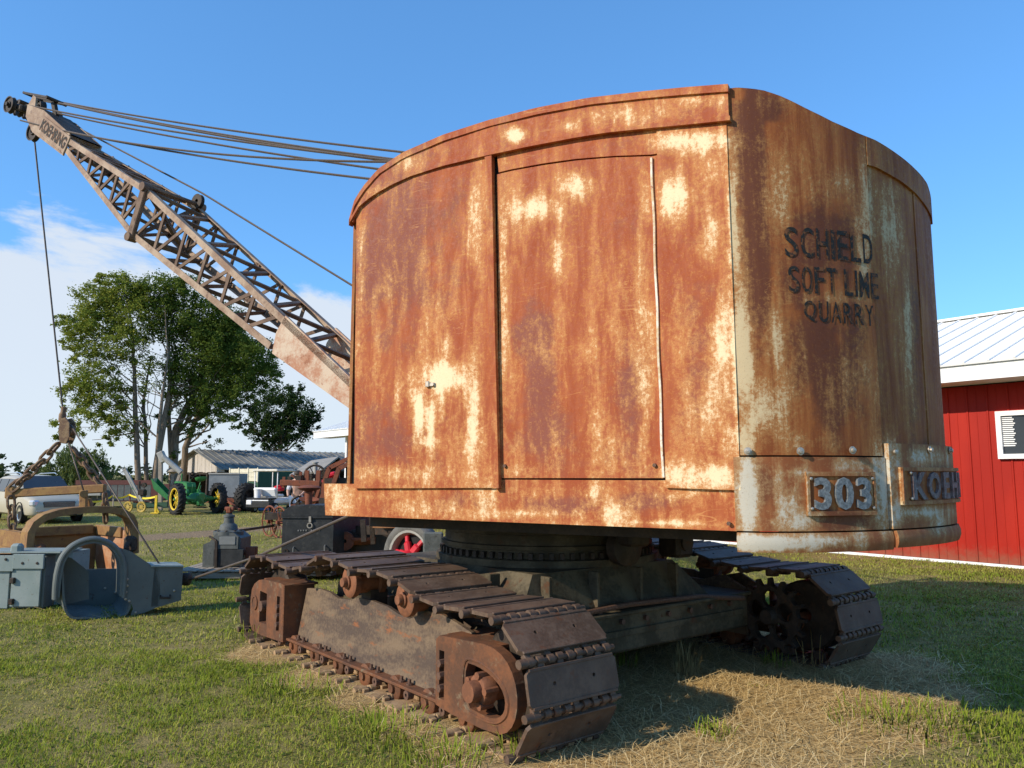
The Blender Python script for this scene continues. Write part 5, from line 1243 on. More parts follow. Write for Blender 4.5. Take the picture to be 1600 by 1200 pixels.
# ------------------------------------------------------------ red barn behind, right
BD_ = Vector((-.616, .788, 0)).normalized(); BN = Vector((-BD_.y, BD_.x, 0))   # along the wall to the left; BN towards the camera side
if BN.dot(Vector((0, -1, 0))) < 0: BN = -BN
def barn():
    P0 = ground(1478, 879); wp = lambda l, o, z: P0+BD_*l+BN*o+ZU*z
    b = thing('red_barn', 'long red steel sided barn with a white metal roof behind the crane', 'barn', wp(6, 0, 0))
    l0, l1 = -7.0, 22.5
    eave = 3.30
    # cladding panels with a rib at each joint
    pw = .34; pm = MB(); pm.box((0, 0, 0), (pw-.006, .02, eave-.08)); pm.box((pw/2-.02, .016, 0), (.035, .026, eave-.08), bev=.006); pm.box((0, .012, 0), (.02, .008, eave-.08), bev=.002)
    pme = pm.mesh('wall_panel', M['redsteel']); n = int((l1-l0)/pw)
    R3 = lambda o: frame(o, BD_, BN, ZU)
    Pw = lambda x, y: onpl(x, y, P0+BN*.03, BN)
    wl = (Pw(1563, 700)-P0).dot(BD_); wz0 = Pw(1567, 717).z; wz1 = Pw(1562, 643).z
    for k in range(n):
        inst('wall_panel', pme, b, R3(wp(l0+pw*(k+.5), 0, .06+(eave-.08)/2)))
    mb = MB(); mb.box(wp((l0+l1)/2, -.07, eave/2+.03), (l1-l0, .1, eave-.02), BD_, BN, ZU); mb.build('wall_frame', M['darksteel'], b)
    mb = MB(); mb.box(wp((l0+l1)/2, .02, .03), (l1-l0, .05, .05), BD_, BN, ZU); mb.build('base_strip', M['white'], b)
    # eave: soffit, fascia
    oh = .85
    mb = MB(); mb.box(wp((l0+l1+4.4)/2, oh/2+.01, eave+.012), (l1-l0+4.6, oh-.03, .02), BD_, BN, ZU); mb.build('soffit', M['white'], b)
    mb = MB(); mb.box(wp((l0+l1+4.4)/2, oh+.012, eave+.13), (l1-l0+4.6, .03, .28), BD_, BN, ZU); mb.build('fascia', M['white'], b)
    # roof sheet and standing ribs
    rise, run = 1.75, 5.2; z0 = eave+.30; a = wp(l0-.1, oh+.08, z0); c = wp(l1+4.5, oh+.08, z0); up = -BN*run+ZU*rise
    mb = MB(); dn = up.cross(BD_).normalized(); dn = dn if dn.z > 0 else -dn
    mb.add([a, c, c+up, a+up, a-dn*.03, c-dn*.03, c+up-dn*.03, a+up-dn*.03], [(0, 1, 2, 3), (7, 6, 5, 4), (0, 4, 5, 1), (1, 5, 6, 2), (2, 6, 7, 3), (3, 7, 4, 0)])
    far = -BN*2*run
    mb.add([a+up, c+up, c+far, a+far], [(0, 1, 2, 3)]); mb.build('roof', M['roofwhite'], b)
    rb = MB(); L = up.length; rb.box((0, 0, .012), (.045, L, .03), bev=.008); rme = rb.mesh('roof_rib', M['roofwhite']); ud = up.normalized()
    nr = int((l1-l0+4.5)/.40)
    for k in range(nr): inst('roof_rib', rme, b, frame(a+BD_*(.2+.40*k)+up*.5+dn*.002, BD_, ud, dn))
    mb = MB(); mb.box(wp((l0+l1+4.4)/2, oh+.08-run, z0+rise+.03), (l1-l0+4.6, .3, .05), BD_, BN, ZU); mb.build('ridge_cap', M['roofwhite'], b)
    gb = MB(); p = [wp(l1, -.02, 0), wp(l1, -.02-9.4, 0), wp(l1, -.02-9.4, eave), wp(l1, -4.7, eave+1.7), wp(l1, -.02, eave)]; gb.prism(p, BD_*.05); gb.build('end_wall', M['redsteel'], b)
    # porch post at the far end
    mb = MB(); q = onpl(543, 700, P0+BN*.35, BN); mb.box((q.x, q.y, eave/2), (.16, .16, eave), BD_, BN, ZU); mb.build('porch_post', M['white'], b)
    # window
    w0, w1 = (Pw(1559, 680)-P0).dot(BD_), (Pw(1559, 680)-P0).dot(BD_)-1.35
    fr = MB(); t_ = .085
    for (la, lb, za, zb) in ((w0, w1, wz1-t_, wz1), (w0, w1, wz0, wz0+t_), (w0, w0-t_, wz0+t_, wz1-t_), (w1+t_, w1, wz0+t_, wz1-t_)):
        fr.box(wp((la+lb)/2, .05, (za+zb)/2), (abs(la-lb), .09, zb-za), BD_, BN, ZU)
    win = fr.build('window', M['white'], b)
    mb = MB(); mb.box(wp((w0+w1)/2, .036, (wz0+wz1)/2), (abs(w0-w1)-2*t_, .010, wz1-wz0-2*t_), BD_, BN, ZU); mb.build('pane', M['glass'], win)
    bl = MB(); bl.box((0, 0, 0), (.20, .006, .02)); ble = bl.mesh('blind_slat', M['white'])
    for k in range(15): inst('blind_slat', ble, win, R3(wp(w0-t_-.07-(.0, .025, .01, .04, .02)[k % 5], .046, wz1-t_-.03-.036*k)))
barn()

# ------------------------------------------------------------ open shed far behind
def shed():
    A = Vector((.7071, .7071, 0)); G = Vector((-.7071, .7071, 0)); K = at(351, 734, 48); K.z = 0
    t = thing('open_shed', 'low grey open sided shed with a ribbed metal roof and boarded gable', 'shed', K)
    ze, zr, gw, L = 2.05, 3.25, 8.0, 27.
    Pp = lambda g, l, z: K+G*g+A*l+ZU*z
    # gable boards, each its own
    nb = 26; bw = gw/nb; rnd = random.Random(5)
    for k in range(nb):
        g0, g1 = k*bw+.008, (k+1)*bw-.008; zt = lambda g: ze+(zr-ze)*(1-abs(g-gw/2)/(gw/2))
        zb = 1.78+rnd.uniform(-.03, .03); mb = MB(); mb.prism([Pp(g0, 0, zb), Pp(g1, 0, zb), Pp(g1, 0, zt(g1)), Pp(g0, 0, zt(g0))], -A*(.02+.012*rnd.random())); mb.build('gable_board', M['barnwood'], t)
    mb = MB(); mb.box(Pp(gw/2, .1, 1.72), (gw, .12, .16), G, A, ZU); mb.build('beam', M['darksteel'], t)
    # roof planes with overhang
    up = G*(gw/2)+ZU*(zr-ze)
    for s, nm in ((0, 'roof'), (1, 'roof')):
        e0 = Pp(-.3 if s == 0 else gw+.3, -.35, ze-.09); r0 = Pp(gw/2, -.35, zr+.03); mb = MB(); v = [e0, e0+A*L, r0+A*L, r0]
        n = (v[1]-v[0]).cross(v[3]-v[0]).normalized(); n = n if n.z > 0 else -n
        mb.add(v+[p-n*.05 for p in v], [(0, 1, 2, 3), (7, 6, 5, 4), (0, 4, 5, 1), (1, 5, 6, 2), (2, 6, 7, 3), (3, 7, 4, 0)]); mb.build('roof', M['roofgrey'], t)
        if s == 0:
            d = (r0-e0); rm = MB(); rm.box((0, 0, 0), (.09, d.length, .05)); rme = rm.mesh('roof_rib', M['roofgrey'])
            for k in range(56): inst('roof_rib', rme, t, frame((e0+r0)/2+A*(.25+.48*k)+n*.02, A, d.normalized(), n))
    pm = MB(); pm.box((0, 0, 0), (.18, .18, 2.0)); pme = pm.mesh('post', M['darksteel'])
    for l in np.arange(0.1, L-.5, 3.2): inst('post', pme, t, frame(Pp(.15, l, 1.0), G, A, ZU))
    for g in (2.6, 5.3, 7.8): inst('post', pme, t, frame(Pp(g, .1, 1.0), G, A, ZU))
    mb = MB(); mb.box(Pp(gw-.1, L/2, 1.0), (.06, L-1, 2.0), G, A, ZU); mb.build('back_wall', M['darksteel'], t)
    mb = MB(); mb.box(Pp(-.02, L/2, 1.9), (.05, L-.6, .22), G, A, ZU); mb.build('beam', M['darksteel'], t)
    # pale sheet inside
    mb = MB(); mb.box(Pp(3.2, 3.4, .95), (6.2, .05, 1.5), G, A, ZU); mb.build('partition', M['galvlight'], t)
    # lean-to in front
    Y = 37.; q = lambda x, y, Y: at(x, y, Y)
    v = [q(452, 742, 36.), q(500, 735.5, 36.), q(529, 713, 40.), q(486, 719.5, 40.)]
    l = thing('lean_to_shed', 'small shed with one pale grey sloping roof sheet beside the open shed', 'shed', (v[1].x, v[1].y, 0))
    n = (v[1]-v[0]).cross(v[3]-v[0]).normalized(); n = n if n.z > 0 else -n
    mb = MB(); mb.add(v+[p-n*.08 for p in v], [(0, 1, 2, 3), (7, 6, 5, 4), (0, 4, 5, 1), (1, 5, 6, 2), (2, 6, 7, 3), (3, 7, 4, 0)]); mb.build('roof', M['shingle'], l)
    mb = MB()
    for p in v: mb.bar(Vector((p.x, p.y, 0)), p-n*.08, .14, .14, (1, 0, 0))
    mb.build('post', M['darksteel'], l)
    mb = MB(); w0, w1 = v[3], v[2]; mb.add([Vector((w0.x, w0.y, 0)), Vector((w1.x, w1.y, 0)), w1-n*.1, w0-n*.1], [(0, 1, 2, 3)]); mb.add([Vector((w0.x, w0.y+.05, 0)), Vector((w1.x, w1.y+.05, 0)), w1-n*.1+Vector((0, .05, 0)), w0-n*.1+Vector((0, .05, 0))], [(3, 2, 1, 0)]); mb.build('back_wall', M['darksteel'], l)
shed()

# ------------------------------------------------------------ minivan
def minivan():
    g = ground(82, 815); hd = Vector((.74, -.67, 0)).normalized(); rz = atan2(hd.y, hd.x)
    ctr = ground(35, 818)      # front right wheel contact
    sc = .93
    t = thing('minivan', 'champagne silver minivan parked on the grass behind the bucket', 'minivan', local=True)
    t.rotation_euler = (0, 0, rz); t.scale = (sc,)*3
    rx = Vector((hd.y, -hd.x, 0))
    org = ctr-rx*.86*sc-hd*1.55*sc; t.location = (org.x, org.y, 0)
    # stations along x: (x, half width at sill, half width at belt, half width at roof, sill z, belt z, roof z)
    ST = [(2.58, .62, .66, .60, .34, .60, .66), (2.52, .80, .82, .70, .28, .66, .80), (2.40, .90, .90, .76, .24, .78, .90), (2.0, .96, .96, .80, .24, .92, 1.02), (1.35, .98, .97, .82, .24, 1.02, 1.12), (1.0, .98, .97, .82, .24, 1.05, 1.22), (.30, .99, .97, .74, .24, 1.06, 1.68), (-.6, .99, .97, .74, .24, 1.07, 1.75), (-1.6, .99, .97, .74, .24, 1.08, 1.74), (-2.35, .97, .95, .72, .28, 1.08, 1.66), (-2.55, .92, .90, .68, .34, 1.06, 1.50)]
    def sect(s):
        x, ws, wb, wr, zs, zb, zr = s; zm = zs+(zb-zs)*.5
        pr = [(ws*.9, zs), (ws, zs+.06), (ws+.03, zm), (wb, zb), (wb*.55+wr*.45, zb*.55+zr*.45), (wr, zr-.07*(zr-zb)), (wr*.86, zr-.01), (wr*.4, zr+.02)]
        return [Vector((x, -y, z)) for y, z in pr]+[Vector((x, y, z)) for y, z in reversed(pr)]
    vs = []; fs = []
    for s in ST: vs += sect(s)
    m = 16
    for i in range(len(ST)-1):
        for k in range(m): fs.append((i*m+k, i*m+(k+1) % m, (i+1)*m+(k+1) % m, (i+1)*m+k))
    fs += [tuple(range(m)), tuple(reversed(range((len(ST)-1)*m, len(ST)*m)))]
    mb = MB(); mb.add(vs, fs, True); me = mb.mesh('body', M['van']); body = link_mesh('body', me, t)
    sub = body.modifiers.new('smooth', 'SUBSURF'); sub.levels = 1; sub.render_levels = 1
    def quad(name, pts, mat, off):
        mb = MB(); c = sum((Vector(p) for p in pts), Vector())/len(pts); n = (Vector(pts[1])-Vector(pts[0])).cross(Vector(pts[2])-Vector(pts[0])).normalized()
        if n.dot(c-Vector((0, 0, .8))) < 0: n = -n
        mb.prism([Vector(p)+n*off for p in pts], -n*.02); return mb.build(name, mat, t)
    gl = M['glass']
    quad('windscreen', [(1.10, -.78, 1.17), (1.10, .78, 1.17), (.36, .64, 1.67), (.36, -.64, 1.67)], gl, .05)
    for s in (-1, 1):
        quad('side_window', [(.62, s*.94, 1.12), (-.42, s*.96, 1.12), (-.42, s*.80, 1.60), (.26, s*.80, 1.58)], gl, .02)
        quad('side_window', [(-.50, s*.96, 1.12), (-1.45, s*.96, 1.13), (-1.45, s*.80, 1.60), (-.50, s*.80, 1.60)], gl, .02)
        quad('side_window', [(-1.53, s*.96, 1.13), (-2.3, s*.94, 1.13), (-2.2, s*.80, 1.54), (-1.53, s*.80, 1.60)], gl, .02)
        mb = MB(); mb.box((2.38, s*.72, .74), (.26, .40, .22), (.9, -.43*s, 0), (.43*s, .9, 0), (0, 0, 1), .05); mb.build('headlight', M['lamp'], t)
        mb = MB(); mb.box((.75, s*1.05, 1.14), (.12, .2, .16), bev=.04); mb.build('wing_mirror', M['van'], t)
    mb = MB(); mb.box((2.53, 0, .68), (.10, 1.06, .23), bev=.03); gr = mb.build('grille', M['blackplain'], t)
    sb = MB(); sb.box((0, 0, 0), (.02, 1.0, .014)); sbe = sb.mesh('grille_bar', M['bolt'])
    for k in range(5): inst('grille_bar', sbe, gr, Matrix.Translation((2.583, 0, .60+.04*k)))
    mb = MB(); mb.box((2.56, 0, .36), (.10, 1.2, .15), bev=.02); mb.build('lower_intake', M['blackplain'], t)
    mb = MB(); mb.box((2.60, 0, .46), (.05, 1.5, .03), bev=.01); mb.build('bumper_trim', M['chrome'], t)
    for s in (-1, 1):
        mb = MB(); mb.tube([Vector((.1, s*.6, 1.78)), Vector((-.2, s*.62, 1.83)), Vector((-1.9, s*.62, 1.80)), Vector((-2.1, s*.6, 1.74))], .02, 6); mb.build('roof_rail', M['chrome'], t)
    for x in (1.55, -1.55):
        for s in (-1, 1):
            M4 = axis_frame(Vector((x, s*.90, .34)), (0, s, 0)); wheel_parts(t, M4, .34, .22, .23, 'tyre', 'chrome', 5)
            mb = MB(); mb.lathe((x, s*.80, .36), (0, s, 0), [(.001, .18), (.41, .18), (.41, .222)], 24); mb.build('wheel_arch', M['blackplain'], t)
minivan()

# ------------------------------------------------------------ green tractor seen from behind
def tractor():
    g = ground(308, 803); hd = Vector((-.70, .714, 0)).normalized(); rz = atan2(hd.y, hd.x)
    t = thing('green_tractor', 'vintage green row crop tractor with yellow spoked rear wheels, seen from behind', 'tractor', local=True)
    t.location = (g.x, g.y, 0); t.rotation_euler = (0, 0, rz); m = M['jdgreen']
    R = .63
    for s in (-1, 1):
        wheel_parts(t, axis_frame(Vector((0, s*.86, R)), (0, s, 0)), R, .30, .44, 'tyre', 'jdyellow', 10, 20)
    mb = MB(); mb.cyl((0, -.98, R), (0, .98, R), .06, 12); mb.lathe((0, -.6, R), (0, 1, 0), [(.09, 0), (.12, .2), (.25, .42), (.27, .6), (.25, .78), (.12, 1.0), (.09, 1.2)], 20); mb.build('rear_axle', m, t)
    mb = MB(); mb.box((.42, 0, R+.0), (.9, .42, .46), bev=.06); mb.box((-.22, 0, R-.05), (.3, .30, .5), bev=.06); mb.build('transmission', m, t)
    mb = MB(); mb.prism([Vector((.75, -.19, R+.1)), Vector((2.15, -.19, R+.12)), Vector((2.2, -.19, R+.55)), Vector((2.05, -.19, R+.72)), Vector((.8, -.19, R+.66)), Vector((.7, -.19, R+.5))], (0, .38, 0)); mb.build('hood', m, t)
    mb = MB(); mb.box((1.4, -.196, R+.40), (1.0, .012, .07)); mb.box((1.4, .196, R+.40), (1.0, .012, .07)); mb.build('hood_stripe', M['jdyellow'], t)
    mb = MB(); mb.box((1.4, 0, R-.08), (1.3, .3, .36), bev=.03); mb.build('engine_block', m, t)
    mb = MB(); mb.box((-.30, 0, R-.34), (.5, .42, .04), bev=.01); mb.box((-.62, 0, R-.34), (.3, .07, .05)); mb.build('drawbar', M['blackplain'], t)
    mb = MB(); mb.box((.15, 0, R-.12), (.8, .62, .03), bev=.008); mb.build('platform', m, t)
    mb = MB(); mb.cyl((.6, -.30, R+.22), (.6, -.2, R+.22), .17, 16); mb.cyl((.6, .2, R+.22), (.6, .30, R+.22), .17, 16); mb.box((.95, -.24, R+.22), (.22, .12, .22), bev=.03); mb.tube([Vector((.9, -.25, R+.30)), Vector((1.2, -.24, R+.20)), Vector((1.6, -.22, R+.28))], .03, 6); mb.build('belt_pulley', m, t)
    mb = MB(); mb.box((-.40, 0, R+.10), (.10, .24, .30), bev=.03); mb.cyl((-.48, 0, R-.05), (-.34, 0, R-.05), .06, 10); mb.build('gear_cover', m, t)
    mb = MB(); mb.cyl((1.55, .1, R+.5), (1.55, .1, R+1.05), .035, 10); mb.cyl((1.1, -.1, R+.55), (1.1, -.1, R+.8), .03, 10); mb.build('exhaust_stack', m, t)
    # seat on its spring, steering wheel, levers
    mb = MB(); mb.lathe((-.25, 0, R+.74), (.25, 0, 1), [(.001, 0), (.15, .01), (.22, .06), (.24, .14), (.225, .14), (.14, .03), (.001, .02)], 20); mb.bar((-.2, 0, R+.72), (.1, 0, R+.25), .06, .02, (0, 1, 0)); mb.build('seat', m, t)
    mb = MB(); c = Vector((.42, 0, R+.98)); ax = Vector((-.5, 0, .86)).normalized(); a = Vector((0, 1, 0)); b = ax.cross(a)
    ring = [c+(a*cos(k)+b*sin(k))*.21 for k in np.linspace(0, 2*pi, 21)]; mb.tube(ring, .014, 6, False)
    for k in range(3): d = a*cos(k*2.1)+b*sin(k*2.1); mb.tube([c, c+d*.21], .010, 5)
    mb.tube([c, c+Vector((.55, 0, -.3))], .018, 6); mb.build('steering_wheel', M['blackplain'], t)
    mb = MB(); mb.tube([Vector((.3, .15, R+.2)), Vector((.15, .18, R+.6))], .012, 6); mb.build('lever', m, t)
    mb = MB(); mb.tube([Vector((.3, -.15, R+.2)), Vector((.22, -.2, R+.55))], .012, 6); mb.build('lever', m, t)
    for s in (-1, 1): wheel_parts(t, axis_frame(Vector((2.1, s*.14, .27)), (0, s, 0)), .27, .14, .17, 'tyre', 'jdyellow')
    mb = MB(); mb.cyl((2.1, 0, .3), (2.1, 0, R+.1), .06, 10); mb.box((-.5, 0, R-.25), (.5, .08, .05)); mb.build('front_post', m, t)
tractor()

# ------------------------------------------------------------ golf cart, pail
def golf_cart():
    g = ground(428, 800); hd = Vector((-.25, -.97, 0)).normalized(); rz = atan2(hd.y, hd.x); v = lambda *a: Vector(a)
    t = thing('golf_cart', 'white golf cart with a canopy, facing the camera', 'golf cart', local=True); t.location = (g.x, g.y, 0); t.rotation_euler = (0, 0, rz)
    w = M['white']; cream = plain('cream_canopy', (.72, .66, .52), .6)
    mb = MB(); mb.box((.0, 0, 1.80), (1.7, 1.22, .07), bev=.03); mb.box((.0, 0, 1.85), (1.4, 1.0, .05), bev=.02); mb.build('canopy', cream, t)
    pm = MB(); pm.cyl((0, 0, 0), (0, 0, 1.15), .022, 8); pme = pm.mesh('canopy_post', w)
    for x in (-.7, .7):
        for y in (-.55, .55): inst('canopy_post', pme, t, Matrix.Translation((x, y, .65)))
    mb = MB(); mb.box((.72, 0, .88), (.14, 1.1, .42), (.93, 0, -.36), (0, 1, 0), (.36, 0, .93), .06); mb.build('seat_back', w, t)
    mb = MB(); mb.box((.35, 0, .72), (.6, 1.05, .14), bev=.05); mb.build('seat', w, t)
    mb = MB(); mb.box((-.1, 0, .48), (1.9, 1.12, .28), bev=.08); mb.build('body', w, t)
    mb = MB(); mb.box((1.0, 0, .62), (.55, 1.1, .06), bev=.01); mb.box((1.25, 0, .36), (.10, 1.16, .26), bev=.03); mb.box((.95, 0, .40), (.5, 1.0, .26)); mb.build('rear_deck', M['black'], t)
    mb = MB(); mb.box((1.27, 0, .54), (.04, 1.0, .05), bev=.01); mb.build('deck_rail', w, t)
    mb = MB(); mb.box((1.29, -.42, .46), (.05, .26, .20), bev=.02); mb.build('tail_panel', w, t)
    for x in (-.75, .78):
        for s in (-1, 1): wheel_parts(t, axis_frame(Vector((x, s*.5, .22)), (0, s, 0)), .22, .18, .12, 'tyre', 'white')
    c = g+hd*.95
    p = thing('pail', 'white plastic pail standing on the golf cart deck', 'bucket', (c.x-.2, c.y, .65))
    mb = MB(); mb.lathe((c.x-.2, c.y, .65), ZU, [(.001, 0), (.135, 0), (.155, .33), (.165, .33), (.165, .37), (.15, .37), (.13, .03), (.001, .03)], 20); mb.build('pail_body', w, p)
    mb = MB(); mb.tube([Vector((c.x-.2+.165*cos(k), c.y-.02-.02*sin(k), 1.0-.16*sin(k))) for k in np.linspace(0, pi, 9)], .006, 5); mb.build('pail_handle', M['bolt'], p)
    q = g-hd*.15; r = MB(); rr_ = random.Random(2)
    r.lathe((q.x+.1, q.y, 1.0), ZU, [(.001, -.1), (.22, -.08), (.26, .02), (.2, .12), (.08, .17), (.001, .18)], 12)
    o = r.build('cloth_bag', M['red']); setp(o, 'bright red cloth bag lying on the golf cart seat', 'bag')
golf_cart()

# ------------------------------------------------------------ wagons and implements in the yard
def box_local(t, name, mat, *boxes):
    mb = MB()
    for b in boxes: mb.box(*b)
    return mb.build(name, mat, t)
def gravity_wagon():
    Y = 36.; F = lambda x, y, d=0.: at(x, y, Y+d); a, b = F(327, 740), F(373, 768)
    t = thing('gravity_wagon', 'grey galvanised gravity wagon with a sloping hopper behind the tractor', 'wagon', ((a.x+b.x)/2, Y, 0))
    zt, zm = F(350, 740).z, F(350, 768).z; zl = .9
    # hopper with sloping floor: right part deeper
    x0, x1 = a.x, b.x; D = 2.6
    xl = F(304, 740).x
    mb = MB(); mb.prism([Vector((x0, Y, zt)), Vector((x1, Y, zt)), Vector((x1, Y, zm)), Vector((F(368, 768).x, Y, zm-.25)), Vector((F(346, 768).x, Y, zm-.25)), Vector((x0, Y, zm+.05))], (.0, .04, 0)); mb.build('end_wall', M['galv'], t)
    mb = MB(); mb.prism([Vector((x0, Y, zt)), Vector((x0, Y, zm+.1)), Vector((xl-.0, Y+2.0, zm+.15)), Vector((xl-.0, Y+2.0, zt))], (0.05, .03, 0)); mb.build('side_wall', M['galvlight'], t)
    mb = MB(); mb.prism([Vector((x0, Y+.02, zm+.1)), Vector((F(346, 768).x, Y+.05, zm-.25)), Vector((F(330, 768).x, Y+2.0, zm-.25)), Vector((xl, Y+2., zm+.15))], (0, .02, -.03)); mb.build('floor_plate', M['galv'], t)
    mb = MB(); mb.prism([Vector((x1-.04, Y+.05, zt)), Vector((x1-.04, Y+.05, zm)), Vector((x1-.4, Y+2.2, zm)), Vector((x1-.4, Y+2.2, zt))], (.03, 0, 0)); mb.prism([Vector((xl, Y+2.02, zt)), Vector((x1-.4, Y+2.2, zt)), Vector((x1-.4, Y+2.2, zm)), Vector((xl, Y+2.02, zm))], (0, .03, 0)); mb.build('side_wall', M['galv'], t)
    mb = MB(); mb.bar(Vector((x0-.02, Y-.02, zt)), Vector((x1+.02, Y-.02, zt)), .06, .06); mb.build('rim', M['galvlight'], t)
    mb = MB(); mb.box(((x0+x1)/2, Y+.8, .45), (1.5, 2.2, .2)); mb.bar(F(352, 780, -.2), F(375, 797, -2.2), .08, .08); mb.build('chassis', M['rustred'], t)
    for dx in (.25, 1.25):
        for dy in (.3, 1.6): wheel_parts(t, axis_frame(Vector((x0+dx, Y+dy, .32)), (1 if dx > 1 else -1, 0, 0)), .32, .18, .2, 'tyre', 'rustred')
gravity_wagon()
def grain_wagon():
    Y = 41.; F = lambda x, y, d=0.: at(x, y, Y+d)
    t = thing('grain_wagon', 'old box wagon with cream upper boards and green lower side', 'wagon', (F(388, 760).x, Y, 0))
    # long side runs away to the left; built of posts and boards
    A, B = F(404, 735), F(360, 741, 2.5); zt = F(404, 732).z; zm = F(404, 752).z
    d = (Vector((B.x, B.y, 0))-Vector((A.x, A.y, 0))); L = d.length; d.normalize(); n = Vector((d.y, -d.x, 0)); n = n if n.y < 0 else -n
    O = Vector((A.x, A.y, 0)); cr = plain('cream_board', (.62, .58, .44), .7)
    bm_ = MB(); h = (zt-zm)/3; bm_.box((0, 0, 0), (L, .03, h-.012)); bme = bm_.mesh('side_board', cr)
    for k in range(3): inst('side_board', bme, t, frame(O+d*L/2+ZU*(zm+h*(k+.5)), d, n, ZU))
    mb = MB(); mb.box(O+d*L/2+ZU*(zm-.30), (L+.1, .06, .55), d, n, ZU); mb.box(O-n*1.0-d*.02+ZU*(zm+.1), (.05, 2.0, zt-zm+.2), d, n, ZU); mb.box(O-n*.9+d*L/2+ZU*(zm-.45), (L, 1.7, .1), d, n, ZU); mb.build('wagon_box', M['darkgreen'], t)
    pm = MB(); pm.box((0, 0, 0), (.09, .05, zt-zm+.1)); pme = pm.mesh('side_post', plain('cream_post', (.66, .62, .48), .7))
    for k in range(4): inst('side_post', pme, t, frame(O+d*L*(k/3)+n*.035+ZU*((zt+zm)/2), d, n, ZU))
    for k in (.2, .8): wheel_parts(t, axis_frame(O+d*L*k-n*.3+ZU*.4, n), .4, .2, .25, 'tyre', 'jdyellow')
grain_wagon()
def black_tyre():
    g = ground(384, 799)
    t = thing('tractor_tyre', 'large black tractor tyre standing upright beside the grey wagon', 'tyre', (g.x, g.y, 0))
    wheel_parts(t, axis_frame(Vector((g.x, g.y, .62)), (.93, -.36, 0)), .62, .44, .36, 'tyre', 'blackplain', 0, 18)
black_tyre()
def elevator():
    # grain elevator: green hopper, two pale rails sloping up to the left, small yellow wheels
    g = ground(212, 800)
    t = thing('grain_elevator', 'old portable grain elevator with a green hopper and pale sloping rails', 'farm machine', (g.x, g.y, 0))
    Y = g.y; F = lambda x, y, d=0.: at(x, y, Y+d)
    mb = MB(); mb.bar(F(195, 732), F(226, 790), .10, .10, (0, 1, 0)); mb.build('conveyor_rail', M['galvlight'], t)
    mb = MB(); mb.bar(F(191, 731, .3), F(220, 788, .3), .05, .06, (0, 1, 0)); mb.build('conveyor_rail', M['galvlight'], t)
    mb = MB(); mb.tube([F(205, 762), F(240, 785)], .025, 6); mb.bar(F(205, 790), F(262, 788), .1, .2); mb.build('frame', M['darkgreen'], t)
    mb = MB(); mb.box(F(222, 770, .1), (.34, .3, .3), bev=.05); mb.lathe(F(224, 758), (0, 1, 0), [(.02, 0), (.11, 0), (.11, .12), (.02, .12)], 14); mb.cyl(F(218, 764), F(218, 752), .05, 8); mb.build('engine', M['darksteel'], t)
    # trough
    a, b, c, d = F(238, 748, .2), F(246, 746, 1.0), F(263, 768, .9), F(258, 778, 0)
    mb = MB(); mb.prism([F(237, 748), F(241, 764), F(262, 781), F(263, 774)], (0, .03, 0)); mb.prism([F(246, 747, .9), F(247, 760, .9), F(264, 776, .9), F(266, 768, .9)], (0, .03, 0)); mb.prism([F(241, 764, .02), F(262, 781, .02), F(264, 776, .9), F(247, 760, .9)], (0, 0, -.03)); mb.prism([F(237, 748, .02), F(241, 764, .02), F(247, 760, .9), F(246, 747, .9)], (-.03, 0, 0)); mb.build('hopper', M['jdgreen'], t)
    wm = None
    for x in (200, 221): wheel_parts(t, axis_frame(F(x, 792, -.3), (-.25, -.97, 0)), .24, .07, .2, 'dullyellow', 'dullyellow', 8)
elevator()
def auger():
    Y = 36.; F = lambda x, y, d=0.: at(x, y, Y+d); g = F(251, 790)
    t = thing('grain_auger', 'grey grain auger tube sloping from a tall post to the ground', 'auger', (g.x, Y, 0))
    mb = MB(); mb.bar(Vector((g.x, Y, 0)), F(251, 712), .16, .16, (1, 0, 0)); mb.build('post', M['wood'], t)
    mb = MB(); mb.cyl(F(255, 714, -.2), F(283, 738, -.2), .13, 12); mb.bar(F(250, 706), F(257, 722), .3, .25, (0, 1, 0), .03); mb.build('auger_tube', M['galvlight'], t)
    mb = MB(); mb.lathe(F(270, 737, .3), ZU, [(.06, -1.2), (.06, -.1), (.3, 0), (.1, .22), (.03, .24)], 14); mb.bar(F(270, 770), F(281, 742), .12, .1, (0, 1, 0)); mb.build('hopper_cap', M['wood'], t)
auger()
def old_wagon():
    Y = 38.; F = lambda x, y, d=0.: at(x, y, Y+d); g = F(180, 790)
    t = thing('hay_wagon', 'long grey board wagon with a dull red top rail behind the yellow tape', 'wagon', (g.x, Y, 0))
    xa, xb = F(121, 770).x, F(236, 770).x; z0, z1 = F(150, 782).z, F(150, 757).z; n = 11; w_ = (xb-xa)/n
    bm_ = MB(); bm_.box((0, 0, 0), (w_-.03, .04, z1-z0), bev=.006); bme = bm_.mesh('side_board', M['gear'])
    for k in range(n): inst('side_board', bme, t, Matrix.Translation((xa+w_*(k+.5), Y, (z0+z1)/2)))
    mb = MB(); mb.box(((xa+xb)/2, Y+.02, z1+.10), (xb-xa+.2, .12, .22)); mb.box(((xa+xb)/2, Y+1.0, z0), (xb-xa, 2., .1)); mb.box(((xa+xb)/2, Y+2.0, (z0+z1)/2), (xb-xa, .06, z1-z0)); mb.build('top_rail', plain('dull_red_rail', (.11, .035, .028), .7), t)
    mb = MB(); mb.box(((xa+xb)/2-1, Y-.25, z1-.35), (1.1, .3, .4), bev=.03); mb.build('side_box', M['galvlight'], t)
    for k in (.15, .85):
        wheel_parts(t, axis_frame(Vector((xa+(xb-xa)*k, Y+.1, .35)), (0, -1, 0)), .35, .15, .22, 'tyre', 'rustred')
old_wagon()
